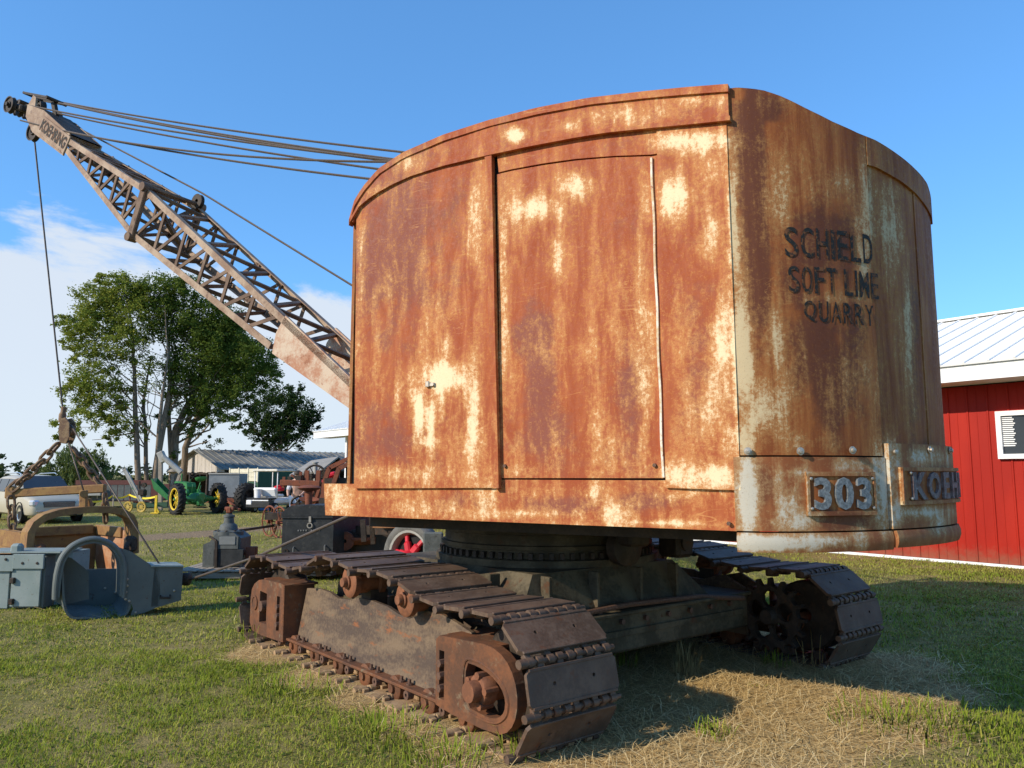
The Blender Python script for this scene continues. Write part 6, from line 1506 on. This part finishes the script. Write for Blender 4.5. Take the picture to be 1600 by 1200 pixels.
def tape():
    posts = [(243, 803, 774, 'yellow wooden stake with a flat foot holding the end of the yellow tape', M['jdyellow']), (202, 797, 771, 'rusty steel rod beside the elevator holding up the yellow tape', M['rustred']), (176, 798, 773, 'thin grey stake holding the yellow tape in front of the board wagon', M['wood']), (141, 800, 781, 'short stake behind the dragline bucket at the left end of the yellow tape', M['wood'])]
    tops = []
    for x, yb, yt, lab, mt in posts:
        g = ground(x, yb); top = at(x, yt, g.y); tops.append(top)
        mb = MB(); mb.box((g.x, g.y, top.z/2), (.09 if x == 243 else .05, .07 if x == 243 else .05, top.z))
        if x == 243: mb.box((g.x, g.y, .03), (.34, .26, .06), bev=.02); mb.bar((g.x+.14, g.y, .05), (g.x, g.y, .3), .05, .05, (0, 1, 0))
        o = mb.build('stake', mt); setp(o, lab, 'stake', 'stakes carrying the yellow tape')
    mb = MB()
    for a, b in zip(tops[:-1], tops[1:]):
        for k in range(6):
            s = lambda q: a.lerp(b, q)-ZU*(.06+.28*4*q*(1-q)*.4)
            mb.bar(s(k/6), s((k+1)/6), .006, .075, ZU)
    o = mb.build('barrier_tape', M['tape']); setp(o, 'yellow barrier tape strung between stakes in front of the wagon', 'tape')
tape()
def iron_cart():
    Y = 20.; F = lambda x, y, d=0.: at(x, y, Y+d)
    g = ground(428, 838)
    Y = g.y
    t = thing('iron_wheel_cart', 'small rusty cart on spoked iron wheels with a long drawbar', 'cart', (g.x, Y, 0))
    for x, dy in ((421, .0), (436, -.5)):
        c = F(x, 820, dy); r = .40; mb = MB(); ax = Vector((-.7, -.71, 0)); a = Vector((.71, -.7, 0)); c.z = r
        mb.tube([c+a*r*cos(k)+ZU*r*sin(k) for k in np.linspace(0, 2*pi, 25)], .025, 6, False)
        for k in range(10): d = a*cos(k*pi/5)+ZU*sin(k*pi/5); mb.tube([c, c+d*r], .011, 5)
        mb.cyl(c-ax*.08, c+ax*.08, .05, 10); mb.build('iron_wheel', M['rustred'], t)
    mb = MB(); mb.box(F(433, 806, -.2), (.5, .5, .18)); mb.bar(F(375, 829, -1.5), F(430, 821, -.2), .06, .06); mb.bar(F(421, 820), F(437, 820, -.5), .06, .06); mb.build('drawbar', M['darksteel'], t)
iron_cart()
def rusty_implement():
    Y = 17.5; F = lambda x, y, d=0.: at(x, y, Y+d); g = F(485, 800); rr_ = M['rustred']
    t = thing('rusty_implement', 'rusty farm implement with a long cross beam, upright posts and a pan seat', 'farm machine', (g.x, Y, 0))
    mb = MB(); mb.bar(F(438, 754), F(500, 756), .08, .13, ZU, .01); mb.build('cross_beam', M['rustred'], t)
    for x, y0, y1, w_ in ((479, 735, 785, .09), (494, 735, 795, .09), (443, 745, 762, .06), (469, 737, 760, .06)):
        mb = MB(); mb.bar(F(x, y1, .1), F(x+(1 if x < 490 else 4), y0, .1), w_, w_, (0, 1, 0)); mb.build('upright_post', rr_, t)
    mb = MB(); mb.prism([F(458, 743), F(470, 743), F(469, 757), F(466, 757)], (0, .4, 0)); mb.build('seed_hopper', M['darksteel'], t)
    mb = MB(); mb.lathe(F(483, 783, -.3), (.1, -.2, 1), [(.001, -.04), (.12, -.03), (.2, .03), (.22, .05), (.19, .05), (.1, -.0), (.001, -.01)], 18); mb.bar(F(483, 784, -.3), F(478, 800, 0), .06, .03, (0, 1, 0)); mb.build('pan_seat', rr_, t)
    for x, y, r in ((492, 744, .25), (466, 787, .16), (474, 787, .14), (507, 748, .2)):
        c = F(x, y, .3); mb = MB(); mb.tube([c+Vector((r*cos(k), 0, r*sin(k))) for k in np.linspace(0, 2*pi, 19)], .028, 6, False)
        for k in range(6): mb.tube([c, c+Vector((r*cos(k*pi/3), 0, r*sin(k*pi/3)))], .012, 5)
        mb.cyl(c-Vector((0, .08, 0)), c+Vector((0, .08, 0)), .05, 10); mb.build('gear_wheel', M['darksteel'], t)
    mb = MB(); mb.bar(F(496, 800, -.1), F(515, 735, .1), .07, .07, (0, 1, 0)); mb.bar(F(476, 798), F(490, 765), .06, .06, (0, 1, 0)); mb.bar(F(455, 742, .2), F(476, 755, .2), .05, .05, (0, 1, 0)); mb.bar(F(486, 800), F(500, 760), .06, .06, (0, 1, 0)); mb.bar(F(455, 795, .3), F(510, 795, .3), .15, .2, ZU); mb.build('brace', rr_, t)
    mb = MB(); mb.cyl(F(493, 752, .6), F(493, 724, .6), .05, 10); mb.lathe(F(493, 724, .6), ZU, [(.03, 0), (.08, .01), (.08, .03), (.001, .04)], 10); mb.build('exhaust_pipe', M['galvlight'], t)
    # second frame with two bent bars, just left of the house
    Y2 = 15.; G = lambda x, y, d=0.: at(x, y, Y2+d)
    t2 = thing('loader_frame', 'rusty loader frame with two bent steel arms in front of the red barn', 'farm machine', (G(520, 780).x, Y2, 0))
    for dx, dy, d in ((0, 0, 0), (15, 1, -.1)):
        mb = MB(); mb.bar(G(507+dx, 753+dy, d), G(515+dx, 730+dy, d), .08, .08, (0, 1, 0)); mb.bar(G(515+dx, 731+dy, d), G(546+dx, 716+dy, d), .08, .08, (0, 1, 0)); mb.bar(G(507+dx, 753+dy, d), Vector((G(500+dx, 790, d).x, Y2+d, .3)), .08, .08, (0, 1, 0)); mb.build('bent_arm', rr_, t2)
    mb = MB(); mb.bar(G(508, 752), G(560, 751), .12, .12); mb.bar(G(500, 790), G(560, 790), .2, .3); mb.bar(G(545, 790), G(545, 720), .1, .1, (0, 1, 0)); mb.build('frame', M['darksteel'], t2)
    mb = MB(); mb.box(G(519, 742, .5), (.22, .3, .1), (.9, 0, .3), (0, 1, 0), (-.3, 0, .9), .03); mb.box(G(517, 752, .5), (.3, .3, .08), bev=.02); mb.build('red_cover', M['red'], t2)
rusty_implement()
def yard_clutter():
    # trailer with timber deck and big wheel seen between the tracks
    Y = 11.2; F = lambda x, y, d=0.: at(x, y, Y+d)
    t = thing('flat_trailer', 'old trailer with an orange timber deck seen under the crane house', 'trailer', (F(600, 850).x, Y, 0))
    pm = MB(); pm.box((0, 0, 0), (.44, .16, .05), bev=.005); pme = pm.mesh('deck_plank', M['timber'])
    c = F(596, 822)
    for k in range(6): inst('deck_plank', pme, t, Matrix.Translation((c.x+.06, Y+.17*k, c.z)))
    mb = MB(); mb.bar(F(560, 828, 1.5), F(622, 828, .3), .1, .14); mb.bar(F(618, 822), F(618, 842), .08, .2, (1, 0, 0)); mb.box(F(570, 850, 1.8), (.9, .5, .5), bev=.03); mb.bar(F(567, 812, -.1), F(569, 846, -.1), .07, .07, (0, 1, 0)); mb.bar(F(580, 808, .2), F(583, 850, .2), .06, .06, (0, 1, 0)); mb.build('chassis', M['darksteel'], t)
    mb = MB(); mb.lathe(F(562, 844, 1.6), (0, 0, 1), [(.001, -.08), (.2, -.06), (.28, .02), (.28, .06), (.2, .05), (.001, 0)], 18); mb.lathe(F(540, 845, 1.4), (0, -1, 0), [(.03, 0), (.15, 0), (.15, .06), (.03, .06)], 14); mb.bar(F(548, 812, 1.6), F(541, 850, 1.6), .05, .05, (0, 1, 0)); mb.build('turntable_plate', M['rustred'], t)
    # truck wheel with red spider hub
    c = at(646, 840, 10.6); c.z = .55
    w = thing('truck_wheel', 'dusty truck wheel with a bright red spoked hub beside the turntable', 'wheel', (c.x, c.y, 0)); ax = Vector((-.55, -.83, 0)).normalized()
    wheel_parts(w, axis_frame(c, ax), .46, .24, .34, 'tyregrey', 'galvlight', 0, 0, solid=False)
    mb = MB(); a = Vector((-ax.y, ax.x, 0)); mb.lathe(c, ax, [(.001, .17), (.06, .17), (.09, .10), (.10, 0)], 14)
    for k in range(6): d = a*cos(k*2*pi/6+.85)+ZU*sin(k*2*pi/6+.85); mb.bar(c+d*.05+ax*.07, c+d*.20+ax*.05, .10, .08, ax, .02); mb.bar(c+d*.19+ax*.05, c+d*.335+ax*.01, .06, .05, ax, .012)
    mb.build('hub_spider', M['red'], w)
    mb = MB(); mb.lathe(c, ax, [(.001, -.02), (.33, -.02), (.33, .0), (.001, .0)], 20); mb.build('brake_drum', M['blackplain'], w)
    # grey plate beside it
    mb = MB(); q = at(677, 835, 10.2); mb.box((q.x, q.y, .45), (.26, .05, .9), bev=.02); mb.box((q.x-.05, q.y-.06, .5), (.16, .1, .08), bev=.01); o = mb.build('steel_plate', M['gear']); setp(o, 'dark grey steel plate standing behind the red hubbed wheel', 'plate')
    # red disc and pale mudguard glimpsed under the house, further right
    c = at(985, 859, 11.); mb = MB(); mb.lathe(c, (-.3, -1, 0), [(.001, .06), (.08, .05), (.09, .0), (.09, -.1)], 9, smooth=False); o = mb.build('hub_cap', M['red']); setp(o, 'bright red hub cap seen in the gap under the house', 'hub cap')
    c = at(1014, 865, 11.2); mb = MB(); mb.prism([at(x, y, 11.2) for x, y in ((1008, 846), (1022, 842), (1028, 858), (1028, 884), (1003, 884), (1006, 866))], (0, .3, 0)); o = mb.build('mudguard', M['galvlight']); setp(o, 'pale grey mudguard standing beside the red hub cap under the house', 'mudguard')
    mb = MB(); c = ground(410, 799, 0); mb.box((c.x-.1, c.y+.6, .16), (.5, .35, .32), bev=.04); o = mb.build('plastic_crate', M['bluep']); setp(o, 'small blue plastic crate on the grass left of the golf cart', 'crate')
    # tractor half hidden under the house further back
    c = at(905, 850, 12.); c.z = .5
    w = thing('dark_wheel', 'dark wheel in deep shade behind the turntable', 'wheel', (c.x, c.y, 0)); wheel_parts(w, axis_frame(c, (-.3, -.95, 0)), .48, .25, .3, 'tyre', 'blackplain')
yard_clutter()

# ------------------------------------------------------------ person beside the implement
def person():
    Y = 24.; g = at(463, 800, Y); g = Vector((g.x, Y, 0))
    t = thing('person', 'person in blue jeans and a pale shirt standing behind the rusty implement', 'person', g)
    vs = {}; ed = []; rad = {}
    def add(k, p, r, par=None):
        vs[k] = len(vs); rad[k] = r; P.append(Vector(p)+g); R_.append(r)
        if par: ed.append((vs[par], vs[k]))
    P = []; R_ = []
    add('pelvis', (0, 0, .95), .15); add('waist', (.01, -.02, 1.10), .14, 'pelvis'); add('chest', (.03, -.08, 1.34), .165, 'waist'); add('neck', (.05, -.14, 1.50), .065, 'chest'); add('head', (.06, -.19, 1.62), .10, 'neck'); add('crown', (.06, -.20, 1.71), .085, 'head')
    for s, q in ((-1, 'l'), (1, 'r')):
        add('hip'+q, (s*.10, 0, .88), .11, 'pelvis'); add('knee'+q, (s*.12, -.05, .50), .075, 'hip'+q); add('ankle'+q, (s*.13, .02, .10), .055, 'knee'+q); add('toe'+q, (s*.15, -.14, .04), .045, 'ankle'+q)
        add('sh'+q, (s*.19+.03, -.08, 1.40), .07, 'chest'); add('el'+q, (s*.27+.03, -.16, 1.14), .05, 'sh'+q); add('wr'+q, (s*.20+.03, -.36, 1.02), .035, 'el'+q); add('ha'+q, (s*.17+.03, -.45, 1.0), .035, 'wr'+q)
    def skin(name, keep, mat, grow=0.):
        idx = {}; pv = []; rv = []
        for k in keep: idx[vs[k]] = len(pv); pv.append(P[vs[k]]-g); rv.append(R_[vs[k]]+grow)
        me = bpy.data.meshes.new(name); me.from_pydata(pv, [(idx[a], idx[b]) for a, b in ed if a in idx and b in idx], []); me.materials.append(mat)
        o = bpy.data.objects.new(name, me); COL.objects.link(o); o.parent = t
        md = o.modifiers.new('skin', 'SKIN'); o.modifiers.new('sub', 'SUBSURF').render_levels = 1
        for i, r in enumerate(rv): me.skin_vertices[0].data[i].radius = (r, r)
        me.skin_vertices[0].data[0].use_root = True
        return o
    allk = list(vs)
    skin('body', allk, M['skin'])
    skin('jeans', ['pelvis', 'hipl', 'kneel', 'anklel', 'hipr', 'kneer', 'ankler'], M['jeans'], .018)
    skin('shirt', ['waist', 'chest', 'shl', 'ell', 'shr', 'elr'], plain('pale_shirt', (.62, .62, .64), .9), .02)
    mb = MB(); h = P[vs['head']]; mb.lathe(h+Vector((0, .01, .03)), (0, -.15, 1), [(.112, .0), (.11, .06), (.07, .11), (.001, .125)], 14); mb.box(h+Vector((0, -.13, .04)), (.15, .1, .015)); mb.build('cap', M['darksteel'], t)
person()

# ------------------------------------------------------------ trees
def leaf_cloud(name, blobs, Y, mat, seed, size, dens, parent, depth=.9, droop=0.):
    """thousands of leaf-sized faces spread through lobes (px, py, rx, ry, dY, fill)"""
    rng = np.random.default_rng(seed); VS = []; TN_ = []
    for (px, py, rx, ry, dy, fill) in blobs:
        c = np.array(at(px, py, Y+dy)); k = (Y+dy)/FOC; R = np.array([rx*k, rx*k*depth, ry*k])
        n = int(3.0*dens*fill*(R[0]*R[2])**1.0)
        # sub-clumps sit inside the lobe, leaves inside the clumps
        nc = max(8, int(n/60)); d = rng.normal(size=(nc, 3)); d /= np.linalg.norm(d, axis=1)[:, None]
        rad = rng.uniform(.25, 1.02, nc)**.6; cc = c+d*rad[:, None]*R
        cs = rng.uniform(.14, .40, nc)*min(R[0], R[2])
        ti = rng.integers(0, nc, n); q = rng.normal(size=(n, 3))*.55
        p = cc[ti]+q*cs[ti][:, None]*np.array([1, 1, .8])
        if droop: p[:, 2] -= droop*rng.random(n)**2
        tone = np.clip(rng.normal(.45, .22, n)+.25*(rng.random(nc)[ti]-.5), 0, 1)
        s = size*rng.uniform(.6, 1.3, n)
        a = rng.normal(size=(n, 3)); a[:, 2] *= .6; 
        if droop: a[:, 2] -= 1.6
        a /= np.linalg.norm(a, axis=1)[:, None]
        b = np.cross(a, rng.normal(size=(n, 3))); b /= np.linalg.norm(b, axis=1)[:, None]
        w = .5 if not droop else .28
        v = np.stack([p-a*s[:, None]*.5, p+b*s[:, None]*w*.55, p+a*s[:, None]*.6, p-b*s[:, None]*w*.55], 1)
        VS.append(v.reshape(-1, 3)); TN_.append(np.repeat(tone, 4))
    V = np.concatenate(VS); T = np.concatenate(TN_); c = V.mean(0); n = len(V)//4
    me = bpy.data.meshes.new(name); me.vertices.add(len(V)); me.vertices.foreach_set('co', (V-c).ravel().astype(np.float32))
    me.loops.add(len(V)); me.loops.foreach_set('vertex_index', np.arange(len(V), dtype=np.int32))
    me.polygons.add(n); me.polygons.foreach_set('loop_start', np.arange(0, len(V), 4, dtype=np.int32)); me.update()
    at_ = me.attributes.new('tone', 'FLOAT', 'POINT'); at_.data.foreach_set('value', T.astype(np.float32))
    me.materials.append(mat)
    return link_mesh(name, me, parent, Vector(c))
def limb(mb, p0, p1, r0, r1, rnd, wob=.04, n=6):
    p0, p1 = Vector(p0), Vector(p1); L = (p1-p0).length; pts = []; rs = []
    for k in range(n+1):
        t = k/n; w = wob*L*sin(pi*t); pts.append(p0.lerp(p1, t)+Vector((rnd.uniform(-w, w), rnd.uniform(-w, w), rnd.uniform(-w, w)*.5))); rs.append(r0+(r1-r0)*t)
    mb.tube(pts, rs, 7); return pts
def tree(name, label, Y, stems, blobs, mat, seed, size, dens, group=None, twigs=26, **kw):
    rnd = random.Random(seed); s0 = stems[0]; b0 = at(s0[0][0], s0[0][1], Y)
    t = thing(name, label, 'tree', (b0.x, Y, 0), group=group)
    for st in stems:
        mb = MB(); pts = [at(x, y, Y+dy) for x, y, r, dy in st]; pts[0].z = 0.; rs = [r*.78 for x, y, r, dy in st]
        fine = []; fr = []
        for i in range(len(pts)-1):
            for k in range(4): fine.append(pts[i].lerp(pts[i+1], k/4)+Vector((rnd.uniform(-.04, .04), 0, 0))); fr.append(rs[i]+(rs[i+1]-rs[i])*k/4)
        fine.append(pts[-1]); fr.append(rs[-1]); fr[0] *= 1.35
        mb.tube(fine, fr, 9)
        # limbs from the upper stem towards lobes on its side
        for k in range(twigs):
            i = rnd.randrange(len(fine)//3, len(fine)); b = rnd.choice(blobs)
            tgt = at(b[0]+rnd.uniform(-.6, .6)*b[2], b[1]+rnd.uniform(-.5, .7)*b[3], Y+b[4]+rnd.uniform(-.5, .5)*b[2]*Y/FOC)
            if (tgt-fine[i]).length < 6.5 and tgt.z > fine[i].z-1.0: limb(mb, fine[i], tgt, min(.07, fr[i]*.34), .012, rnd, .07)
        mb.build('trunk', M['bark'], t)
    leaf_cloud('crown', blobs, Y, mat, seed, size, dens, t, **kw)
    return t
tree('ash_tree', 'tall light green tree with three slim pale trunks, its left side sunlit', 45, [
    [(216, 782, .24, 0), (214, 700, .20, 0), (210, 600, .15, 0), (208, 520, .09, 0), (196, 460, .03, 0)],
    [(229, 782, .18, .6), (228, 700, .15, .6), (224, 620, .10, .6), (236, 560, .05, .6)],
    [(240, 782, .20, -.3), (246, 700, .16, -.3), (252, 640, .12, -.3), (262, 560, .07, -.2), (258, 480, .03, 0)]],
    [(160, 500, 44, 30, 0, 1), (128, 505, 38, 24, -1, 1), (150, 470, 38, 30, 0, .9), (190, 460, 40, 34, .5, 1), (172, 440, 26, 16, 0, .8), (120, 530, 34, 20, -1, .8), (135, 555, 30, 22, -1, .7), (185, 540, 45, 34, -.5, .9), (215, 500, 36, 40, 0, .8),
     (150, 590, 46, 28, -1, .95), (120, 612, 30, 24, -1, .8), (170, 620, 44, 24, -.5, .75), (140, 650, 42, 22, -1, .8), (110, 668, 30, 16, -1, .7), (190, 660, 36, 26, 0, .6), (100, 690, 22, 12, -1, .6), (160, 692, 30, 10, -.5, .6), (230, 590, 30, 40, 0, .28), (215, 680, 20, 22, 0, .25), (95, 500, 14, 12, -1, .6)],
    M['leaf_light'], 11, .14, 800, group=None)
tree('maple_tree', 'tall dark green tree with a leaning trunk behind the boom', 46, [
    [(234, 784, .30, -.5), (252, 690, .22, -.5), (266, 600, .17, -.3), (262, 520, .10, 0), (256, 460, .04, 0)],
    [(270, 782, .36, 1), (272, 720, .32, 1), (276, 670, .28, 1), (300, 620, .20, 1), (330, 560, .10, 1)],
    [(276, 676, .2, 1), (262, 640, .16, 1), (278, 560, .1, 1)]],
    [(250, 450, 44, 26, 0, 1), (225, 470, 30, 30, 0, .9), (285, 455, 44, 28, 0, 1), (300, 500, 54, 40, .5, 1), (260, 500, 40, 40, 0, .9), (340, 500, 44, 36, 1, 1), (350, 540, 52, 44, 1, 1.1), (395, 560, 40, 36, 1, 1), (420, 590, 22, 24, 1.5, .8), (310, 560, 50, 40, .5, 1), (375, 605, 40, 30, 1, .8), (330, 620, 44, 34, .5, .9), (285, 590, 34, 40, 0, .7), (400, 618, 20, 14, 1, .4), (345, 660, 30, 14, .5, .6), (300, 660, 24, 26, .5, .55), (260, 640, 16, 30, 0, .35), (275, 700, 10, 20, 1, .3)],
    M['leaf_mid'], 12, .145, 720)
tree('broad_tree', 'dark green spreading tree in the shade right of the tall pair', 49, [[(283, 782, .3, 2), (290, 700, .26, 2), (320, 620, .16, 2), (350, 560, .06, 2)]],
    [(330, 530, 50, 40, 2, 1), (375, 560, 52, 40, 2, 1.1), (390, 590, 34, 30, 2, .8), (340, 600, 50, 40, 2, 1), (360, 640, 36, 20, 2, .7), (300, 620, 30, 40, 2, .7), (320, 690, 24, 16, 2, .3), (420, 570, 20, 30, 2, .6)],
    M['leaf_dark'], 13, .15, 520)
tree('round_tree', 'dark rounded bushy tree rising behind the grey shed roof', 58, [[(432, 778, .3, 0), (436, 720, .26, 0), (440, 680, .18, 0), (444, 640, .08, 0)]],
    [(430, 640, 40, 30, 0, 1.1), (470, 640, 34, 26, 0, 1.1), (440, 618, 30, 18, 0, 1), (465, 615, 18, 14, 0, .8), (400, 655, 30, 18, 0, .9), (385, 668, 18, 10, 0, .7), (420, 672, 38, 22, 0, 1.2), (455, 672, 40, 22, 0, 1.2), (490, 655, 16, 14, 0, .7), (425, 695, 30, 12, 0, .9), (500, 640, 8, 8, 0, .4), (445, 694, 30, 14, 0, .9)],
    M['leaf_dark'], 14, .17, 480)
tree('willow_tree', 'rounded light green willow with drooping foliage behind the minivan', 62, [[(122, 775, .4, 0), (122, 740, .34, 0), (120, 715, .2, 0)]],
    [(120, 722, 40, 20, 0, 1.2), (90, 735, 32, 18, 0, 1), (150, 735, 30, 20, 0, 1), (110, 708, 24, 12, 0, .9), (140, 714, 22, 14, 0, .9), (75, 748, 18, 12, 0, .8), (160, 750, 18, 12, 0, .8), (120, 750, 46, 16, 0, 1.2)],
    M['leaf_willow'], 15, .26, 420, droop=.8, twigs=10)
def treeline():
    rng = np.random.default_rng(8); bl = []
    for px in range(-420, 700, 13):
        big = 1+.8*(rng.random()-.5); h = (26 if px < 60 else 14)*big; bl.append((px, 752-h*.55, 15, h, rng.uniform(-8, 8), .35))
    o = leaf_cloud('distant_treeline', bl, 125., M['leaf_far'], 8, .75, 22, None)
    setp(o, 'dark wooded treeline along the far edge of the field', kind='stuff')
    bl = []
    for px in range(700, 2300, 30): bl.append((px, 745-8*rng.random(), 26, 14, rng.uniform(-8, 8), .3))
    o = leaf_cloud('distant_treeline', bl, 150., M['leaf_far'], 9, .9, 14, None); setp(o, 'distant hedge line far behind the red barn', kind='stuff')
treeline()

# ------------------------------------------------------------ grass, straw, weeds
def blades(name, n, ymin, ymax, hgt, wid, seed, pick, mat, label, lean=.5, flat=0., xr=None, power=1., three=True):
    rng = np.random.default_rng(seed); 
    u = rng.random(n)**power; y = np.sqrt(ymin**2+(ymax**2-ymin**2)*u) if power == 1 else ymin+(ymax-ymin)*u
    x = (rng.random(n)*2-1)*(.72*y+1.2)
    keep, tone, hs = pick(x, y, rng); x, y, tone, hs = x[keep], y[keep], tone[keep], hs[keep]; n = len(x)
    z = gz(x, y); h = hgt*hs*rng.uniform(.5, 1.35, n); az = rng.random(n)*2*pi; ln = lean*rng.uniform(.2, 1.3, n)
    d = np.stack([np.cos(az), np.sin(az), np.zeros(n)], 1); s = np.stack([-np.sin(az+rng.normal(0, .6, n)), np.cos(az), np.zeros(n)], 1)
    up = np.array([0, 0, 1.]); P = np.stack([x, y, z-.004], 1); wv = s*(wid*rng.uniform(.6, 1.3, n))[:, None]
    if flat:
        el = rng.uniform(.02, flat, n); dirv = d*np.cos(el)[:, None]+up*np.sin(el)[:, None]; P[:, 2] += .012*rng.random(n)+.006
        v = np.stack([P-wv*.5, P+wv*.5, P+dirv*h[:, None]+wv*.4, P+dirv*h[:, None]-wv*.4], 1); k = 4; lens = [4]; fidx = np.arange(4)
    else:
        m = P+up*(h*.6)[:, None]+d*(h*ln*.35)[:, None]; t = P+up*(h*.95)[:, None]+d*(h*ln)[:, None]
        v = np.stack([P-wv*.5, P+wv*.5, m+wv*.36, m-wv*.36, t], 1); k = 5
    V = v.reshape(-1, 3).astype(np.float32); me = bpy.data.meshes.new(name); me.vertices.add(len(V)); me.vertices.foreach_set('co', V.ravel())
    base = np.arange(n)[:, None]*k
    if flat: li = (base+np.arange(4)).ravel(); st = np.arange(n)*4
    else: li = (base+np.array([0, 1, 2, 3, 3, 2, 4])).ravel(); st = (np.arange(n)[:, None]*7+np.array([0, 4])).ravel()
    me.loops.add(len(li)); me.loops.foreach_set('vertex_index', li.astype(np.int32)); me.polygons.add(len(st)); me.polygons.foreach_set('loop_start', st.astype(np.int32)); me.update()
    a = me.attributes.new('tone', 'FLOAT', 'POINT'); a.data.foreach_set('value', np.repeat(tone, k).astype(np.float32)); me.materials.append(mat)
    o = link_mesh(name, me); setp(o, label, kind='stuff'); return o
def track_area(x, y):
    q = (x-TN.x)*TA.x+(y-TN.y)*TA.y; r = (x-TN.x)*TV.x+(y-TN.y)*TV.y
    return (q > -.05) & (q < 4.6) & (((r > .02) & (r < .75)) | ((r > 3.45) & (r < 4.2)))
def under(x, y):
    q = (x-TN.x)*TA.x+(y-TN.y)*TA.y; r = (x-TN.x)*TV.x+(y-TN.y)*TV.y
    return (q > .2) & (q < 4.4) & (r > .7) & (r < 3.5)
def pick_grass(x, y, rng):
    dr = dryness(x, y); ln = lane(x, y); pat = fbm(x, y, .9, 7); p2 = fbm(x, y, 3.5, 6)
    keep = (rng.random(len(x)) > dr*1.3) & (rng.random(len(x)) > ln*1.1) & ~track_area(x, y) & (~under(x, y) | (rng.random(len(x)) < .12)) & (rng.random(len(x)) < .25+1.5*(p2-.2))
    tone = np.clip(.30+.95*(.52-pat)+.5*(.5-p2)+rng.normal(0, .20, len(x))+.35*np.clip((y-9)/20, 0, 1), 0, 1)
    hs = .65+.9*np.clip(pat-.35, 0, 1)+.5*(p2-.4)
    return keep, tone, np.clip(hs, .35, 2)
def pick_straw(x, y, rng):
    dr = dryness(x, y); left = np.clip(((x-TN.x)*TV.x+(y-TN.y)*TV.y+.1)/.3, .30, 1)
    keep = (rng.random(len(x)) < left*np.clip(dr*1.1, 0, 1)*.9+.03*(fbm(x, y, 1.2, 9) > .55)) & ~track_area(x, y)
    return keep, np.clip(rng.normal(.5, .28, len(x)), 0, 1), np.ones(len(x))
LAB = 'short mown lawn grass around the crane'
blades('grass', 210000, 3.6, 7.5, .036, .0052, 21, pick_grass, M['grass'], 'short mown lawn grass in the foreground around the crane', .95)
blades('grass', 190000, 7.5, 15, .042, .0078, 22, pick_grass, M['grass'], 'mown lawn grass around the buckets and beside the barn', .85)
blades('grass', 90000, 15, 34, .055, .015, 23, pick_grass, M['grass'], 'mown grass of the yard in front of the tractor and wagons', .55)
blades('straw', 110000, 3.8, 10.0, .13, .0045, 24, pick_straw, M['straw'], 'flattened dry straw on the bare ground around the tracks', flat=.35)
blades('straw', 9000, 3.8, 9.0, .09, .0040, 25, pick_straw, M['straw'], 'standing dry grass stalks among the straw around the tracks', lean=.5)
blades('clover', 26000, 3.7, 11.0, .030, .016, 27, pick_grass, M['leaf_mid'], 'low broad leaved weeds and clover growing through the lawn', flat=.5)
def weed(x, y, n, h, mat, label, seed, name='grass_tuft', green=.2, spread=.14, group=None):
    g = ground(x, y); rng = np.random.default_rng(seed); mb = MB(); tone = []
    for k in range(n):
        a = rng.random()*2*pi; r = spread*rng.random()**.7; p = g+Vector((r*cos(a), r*sin(a), gz(np.array([g.x]), np.array([g.y]))[0]-.01)); b = a+rng.normal(0, .8); L = h*rng.uniform(.4, 1.1); ln = rng.uniform(.2, .8)
        d = Vector((cos(b), sin(b), 0)); s = Vector((-sin(b), cos(b), 0))*rng.uniform(.002, .0045)
        q = [p, p+ZU*L*.5+d*L*ln*.2, p+ZU*L*.85+d*L*ln*.6, p+ZU*L*.9+d*L*ln*1.05]
        mb.add([q[0]-s, q[0]+s, q[1]-s, q[1]+s, q[2]-s*.7, q[2]+s*.7, q[3]], [(0, 1, 3, 2), (2, 3, 5, 4), (4, 5, 6)]); tone += [float(np.clip(green+rng.normal(0, .2), 0, 1))]*7
    mb.at = {'tone': tone}; o = mb.build(name, mat)
    return setp(o, label, 'grass tuft', group) if n <= 60 and spread <= .14 else setp(o, label, kind='stuff')
weed(1072, 1052, 60, .34, M['straw'], 'tall dry brown weed tuft standing in the shade between the tracks', 1, 'dry_weed', .2)
weed(972, 1042, 26, .26, M['grass'], 'green grass tuft beside the near track end', 2)
weed(1210, 1040, 34, .16, M['grass'], 'small green tuft under the toothed sprocket', 3, green=.0)
weed(1268, 1042, 10, .32, M['straw'], 'few dry stalks standing at the end of the far track', 4, 'dry_weed')
weed(810, 1180, 40, .18, M['grass'], 'grass tuft growing against the end of the near track', 5, green=.3)
weed(570, 1020, 30, .26, M['grass'], 'thin tall grass growing beside the lower rollers', 6, green=.2, spread=.1)
weed(590, 1150, 220, .13, M['grass'], 'lush green clump left of the near track', 7, green=.02, spread=.38)
weed(450, 1085, 200, .13, M['grass'], 'bright green clump by the far end of the near track', 8, green=.04, spread=.42)
weed(700, 1190, 160, .12, M['grass'], 'green clump at the bottom edge in front of the track', 9, green=.05, spread=.3)
weed(1400, 1130, 260, .13, M['grass'], 'dense green clump at the right edge of the straw', 10, green=.0, spread=.45)
weed(380, 1000, 60, .22, M['grass'], 'grass tuft growing round the far shoes of the near track', 12, green=.1, spread=.25)
weed(1115, 1150, 60, .12, M['grass'], 'small green tuft in the middle of the straw', 13, green=.05, spread=.14)
weed(1510, 1130, 260, .12, M['grass'], 'green clump at the shadow edge on the right', 14, green=.0, spread=.45)
weed(240, 948, 50, .2, M['grass'], 'grass blades standing in front of the blue grey bucket', 15, green=.3, spread=.3)
weed(75, 945, 40, .22, M['straw'], 'dry stalks between the two blue grey buckets', 16, 'dry_weed', spread=.2)
